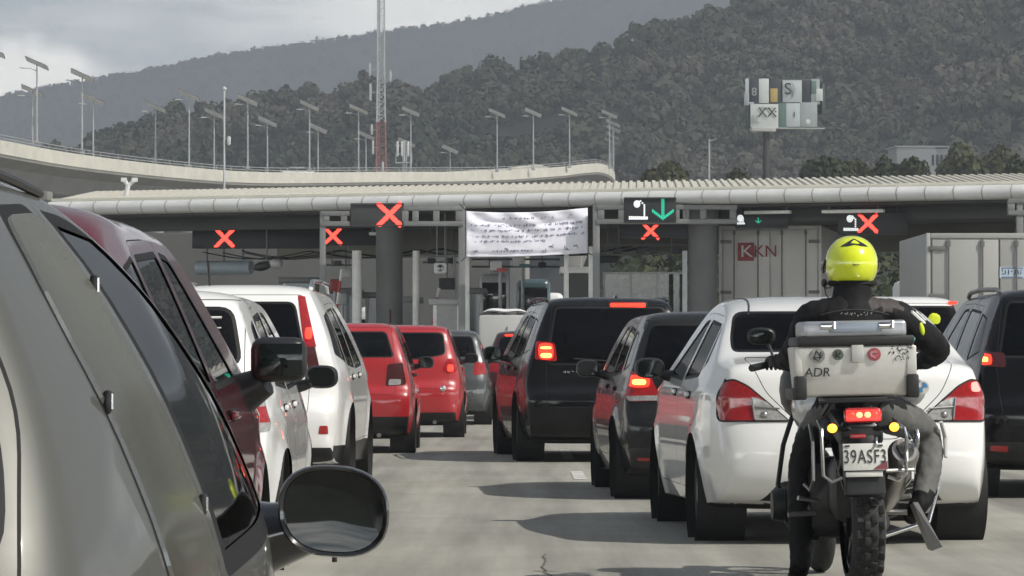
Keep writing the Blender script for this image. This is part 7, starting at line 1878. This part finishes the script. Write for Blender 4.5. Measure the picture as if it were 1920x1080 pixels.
def rider():
    r = thing('person', 'motorcyclist in fluorescent yellow helmet and black jacket, left foot on the ground', 'person', (MX + .012, MD, 0), MYAW)
    JK = pbr('jacket_black', (.009, .009, .010), .7, spec=.22, vary=.3, vscale=14, bump=.3, bscale=18); TR = pbr('trousers_grey', (.10, .10, .094), .8, vary=.25, vscale=9, bump=.6, bscale=14); BT = pbr('boots_shaded_leg', (.006, .006, .006), .6, spec=.2)
    # one continuous body: pelvis is the root
    pts = [(0, .56, .90), (0, .54, 1.04), (0, .56, 1.20), (0, .585, 1.330), (0, .60, 1.430), (0, .615, 1.50), (0, .625, 1.60),          # 0..6 pelvis, waist, chest, upper chest, neck base, neck, head
           (.140, .585, 1.405), (.215, .585, 1.365), (.395, .69, 1.240), (.475, .78, 1.180), (.430, .98, 1.135), (.385, 1.09, 1.12),     # 7..12 right arm
           (-.140, .585, 1.405), (-.210, .595, 1.360), (-.255, .70, 1.225), (-.280, .78, 1.165), (-.305, 1.0, 1.13), (-.325, 1.09, 1.12),  # 13..18 left arm
           (.14, .60, .87), (.33, .86, .82), (.425, .97, .765), (.435, .89, .62), (.375, .74, .44), (.340, .70, .385),                  # 19..24 right leg, foot on the peg
           (.325, .80, .345), (.33, .88, .335),
           (-.13, .60, .86), (-.205, .76, .70), (-.235, .80, .58), (-.245, .74, .36), (-.255, .68, .14), (-.255, .67, .085),             # 27..32 left leg, foot on the ground
           (-.259, .77, .052), (-.263, .86, .045)]
    ed = [(0, 1), (1, 2), (2, 3), (3, 4), (4, 5), (5, 6), (3, 7), (7, 8), (8, 9), (9, 10), (10, 11), (11, 12), (3, 13), (13, 14), (14, 15), (15, 16), (16, 17), (17, 18),
          (0, 19), (19, 20), (20, 21), (21, 22), (22, 23), (23, 24), (24, 25), (25, 26), (0, 27), (27, 28), (28, 29), (29, 30), (30, 31), (31, 32), (32, 33), (33, 34)]
    ra = [(.17, .13), (.175, .13), (.19, .14), (.185, .13), (.115, .10), (.065, .065), (.075, .085),
          (.10, .10), (.094, .094), (.076, .076), (.07, .07), (.05, .05), (.04, .04), (.10, .10), (.094, .094), (.076, .076), (.064, .064), (.046, .046), (.04, .04),
          (.115, .115), (.098, .098), (.088, .088), (.075, .075), (.062, .062), (.055, .055), (.05, .045), (.045, .035),
          (.11, .11), (.09, .09), (.078, .078), (.070, .070), (.058, .058), (.055, .055), (.05, .045), (.046, .036)]
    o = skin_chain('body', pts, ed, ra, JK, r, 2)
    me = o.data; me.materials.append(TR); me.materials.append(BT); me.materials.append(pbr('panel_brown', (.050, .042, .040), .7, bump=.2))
    for p in me.polygons:
        c = p.center; hip = c.z < .90 and (abs(c.x) > .05 or c.z < .8)
        boot_shade = (c.x < -.03 and c.z < .80) or (c.x > 0 and c.z < .47 and c.y < .95)  # left leg takes the boot black too: its shade put into colour
        p.material_index = 2 if boot_shade else (1 if hip else (3 if (.09 < c.x < .24 and c.z > 1.385) else 0))
    tex = bpy.data.textures.new('folds', 'CLOUDS'); tex.noise_scale = .07
    md = o.modifiers.new('folds', 'DISPLACE'); md.texture = tex; md.strength = .022; md.mid_level = .5; md.texture_coords = 'LOCAL'
    t2 = bpy.data.textures.new('creases', 'CLOUDS'); t2.noise_scale = .028; m2 = o.modifiers.new('fine', 'SUBSURF'); m2.levels = 1; m2.render_levels = 1
    m3 = o.modifiers.new('creases', 'DISPLACE'); m3.texture = t2; m3.strength = .016; m3.mid_level = .5; m3.texture_coords = 'LOCAL'
    # gloved hands closed round the grips: five fingers each
    GL = pbr('glove_black', (.014, .014, .014), .6)
    for sg in (1, -1):
        bx, by, bz = (.375 if sg > 0 else -.335), 1.125, 1.115
        hand = [(bx, by - .03, bz + .005), (bx, by + .02, bz + .014)]; hp = [Vector(h) for h in hand]; he = [(0, 1)]; hr = [(.030, .036), (.028, .042)]
        for k, (dx, ln) in enumerate(((-.033, .92), (-.011, 1.0), (.011, .95), (.033, .80))):
            i0 = len(hp); kx = bx + dx * 1.0
            hp += [Vector((kx, by + .042, bz + .026)), Vector((kx, by + .042 + .026 * ln, bz + .012)), Vector((kx, by + .042 + .020 * ln, bz - .020)), Vector((kx, by + .034, bz - .030))]
            he += [(1, i0), (i0, i0 + 1), (i0 + 1, i0 + 2), (i0 + 2, i0 + 3)]; hr += [(.0115, .0115), (.0105, .0105), (.0095, .0095), (.008, .008)]
        i0 = len(hp); hp += [Vector((bx - sg * .040, by + .005, bz - .006)), Vector((bx - sg * .052, by + .035, bz - .024)), Vector((bx - sg * .046, by + .055, bz - .030))]
        he += [(0, i0), (i0, i0 + 1), (i0 + 1, i0 + 2)]; hr += [(.014, .014), (.0115, .0115), (.009, .009)]
        skin_chain('glove', hp, he, hr, GL, r, 2)
    # collar, shoulder panels, back lettering
    cl = MB(); cl.lathe([(.125, 1.37), (.105, 1.43), (.092, 1.505), (.100, 1.53), (.088, 1.532), (.080, 1.46)], (0, .60, 0), 'Z', 28); cl.build('collar', JK, r)
    m = MB(); pp = [(.290, .545, 1.375), (.350, .595, 1.325), (.400, .640, 1.280)]
    m.tube(pp, [.010, .013, .008], 8); m.tube([(.315, .585, 1.375), (.37, .62, 1.330)], .008, 6); m.build('reflective_piping', pbr('piping', (.72, .72, .70), .4), r)
    m = MB(); m.ball((.345, .575, 1.290), (.014, .010, .034), 10, 6, 0, Matrix.Rotation(R(-14), 3, 'Y')); m.build('sleeve_tab', pbr('hi_vis', (.62, .72, .02), .6, vary=.1), r)
    from mathutils.bvhtree import BVHTree
    bv = BVHTree.FromPolygons([v.co.copy() for v in me.vertices], [list(p.vertices) for p in me.polygons])
    def back(x, z):
        h = bv.ray_cast(Vector((x, -1, z)), Vector((0, 1, 0)))[0]; return Vector((x, (h.y if h else .46) - .008, z))
    m = MB(); rr = random.Random(5)
    for i in range(10):
        x = -.075 + i * .0165; z = 1.362 + .004 * math.sin(i)
        for _ in range(2): m.tube([back(x + rr.uniform(0, .010), z + rr.uniform(-.009, .009)), back(x + rr.uniform(0, .012), z + rr.uniform(-.009, .009))], .0016, 4)
    m.build('back_lettering', pbr('letter_grey', (.30, .29, .27), .6), r)
    m = MB()                                          # yoke and sleeve seams
    m.tube([back(x, 1.385 - .9 * x * x) for x in np.linspace(-.17, .17, 14)], .0025, 4); m.build('yoke_seam', pbr('seam_grey', (.05, .05, .05), .7), r)
    # pale knee trim on the right trouser leg and boot buckles
    m = MB(); m.tube([(.485, .86, .82), (.515, .91, .74), (.51, .87, .64)], [.010, .014, .010], 8); m.build('knee_trim', pbr('knee_pale', (.50, .50, .48), .5), r)
    # helmet
    h = thing_helmet(r)
    return r
def thing_helmet(r):
    HV = pbr('helmet_yellow', (.62, .70, .015), .22, coat=1.0, vary=.03); cx, cy, cz = .0, .615, 1.615
    m = MB(); nu, nv = 40, 26; vs = []; fs = []
    for j in range(nv + 1):
        th = math.pi * .80 * j / nv
        for i in range(nu):
            ph = 2 * math.pi * i / nu; c_, s_ = math.cos(ph), math.sin(ph)
            x = .132 * math.sin(th) ** .88 * c_; y = .165 * math.sin(th) ** .88 * s_ + .012; z = .142 * math.cos(th)
            if th > math.pi / 2: x *= 1 - .05 * ((th - math.pi / 2) / .9) ** 2; z *= 1.04
            # the shell is cut up over the nape at the back
            if z < -.085 and s_ < 0 and abs(x) < .075: z = -.085 - (z + .085) * 0.05
            vs.append((cx + x, cy + y, cz + z))
    fs = [(j * nu + i, (j + 1) * nu + i, (j + 1) * nu + (i + 1) % nu, j * nu + (i + 1) % nu) for j in range(nv) for i in range(nu)]
    m.add(vs, fs); h = m.build('helmet', HV, r)
    k = MB(); k.lathe([(.108, -.112), (.122, -.100), (.118, -.085), (.10, -.08)], (cx, cy + .012, cz), 'Z', 36); k.build('neck_roll', RUBBER, h)
    v = MB(); 
    for sg in (1, -1): v.tube([(cx + sg * .131, cy + .01 + .045 * q, cz + .01 - .02 * q) for q in (-.2, .6, 1.4, 2.2)], [.010, .020, .020, .012], 10)
    v.ball((cx, cy + .105, cz + .005), (.118, .085, .06), 24, 12); v.build('visor', GLOSSK, h)
    s = MB(); surf = lambda th, ph: (cx + .1335 * math.sin(th) ** .88 * math.cos(ph), cy + .1665 * math.sin(th) ** .88 * math.sin(ph) + .012, cz + .1435 * math.cos(th))
    arc = []; n = 18                                   # black crescent vent on the crown
    up = [surf(.50 + .42 * abs(t) ** 1.1, -math.pi / 2 + t * .66) for t in np.linspace(-1, 1, n)]; lo = [surf(.93 + .02 * abs(t) ** 1.2 - .06 * math.exp(-(t / .30) ** 2), -math.pi / 2 + t * .68) for t in np.linspace(-1, 1, n)]
    s.add(up + lo, [(i, i + 1, n + i + 1, n + i) for i in range(n - 1)]); s.build('vent', GLOSSK, h)
    t = MB(); rr = random.Random(2)
    for i in range(3):
        for q in range(3):
            a = surf(1.62 + .03 * rr.uniform(-1, 1), -math.pi / 2 + (i - 1) * .085 + rr.uniform(-.03, .03)); b = surf(1.62 + .045 * rr.uniform(-1, 1), -math.pi / 2 + (i - 1) * .085 + rr.uniform(-.03, .03)); t.tube([(a[0], a[1] - .002, a[2]), (b[0], b[1] - .002, b[2])], .0022, 4)
    t.build('helmet_emblem', INKD, h)
    ic = MB(); ic.ball((cx - .137, cy + .02, cz - .095), (.016, .032, .022), 12, 8); ic.tube([(cx - .135, cy + .03, cz - .10), (cx - .12, cy + .08, cz - .12), (cx - .09, cy + .12, cz - .115)], .004, 6); ic.tube([(cx - .138, cy + .0, cz - .11), (cx - .135, cy - .02, cz - .15), (cx - .12, cy - .02, cz - .17)], .003, 6); ic.build('intercom', BLACKP, h)
    return h
rider()
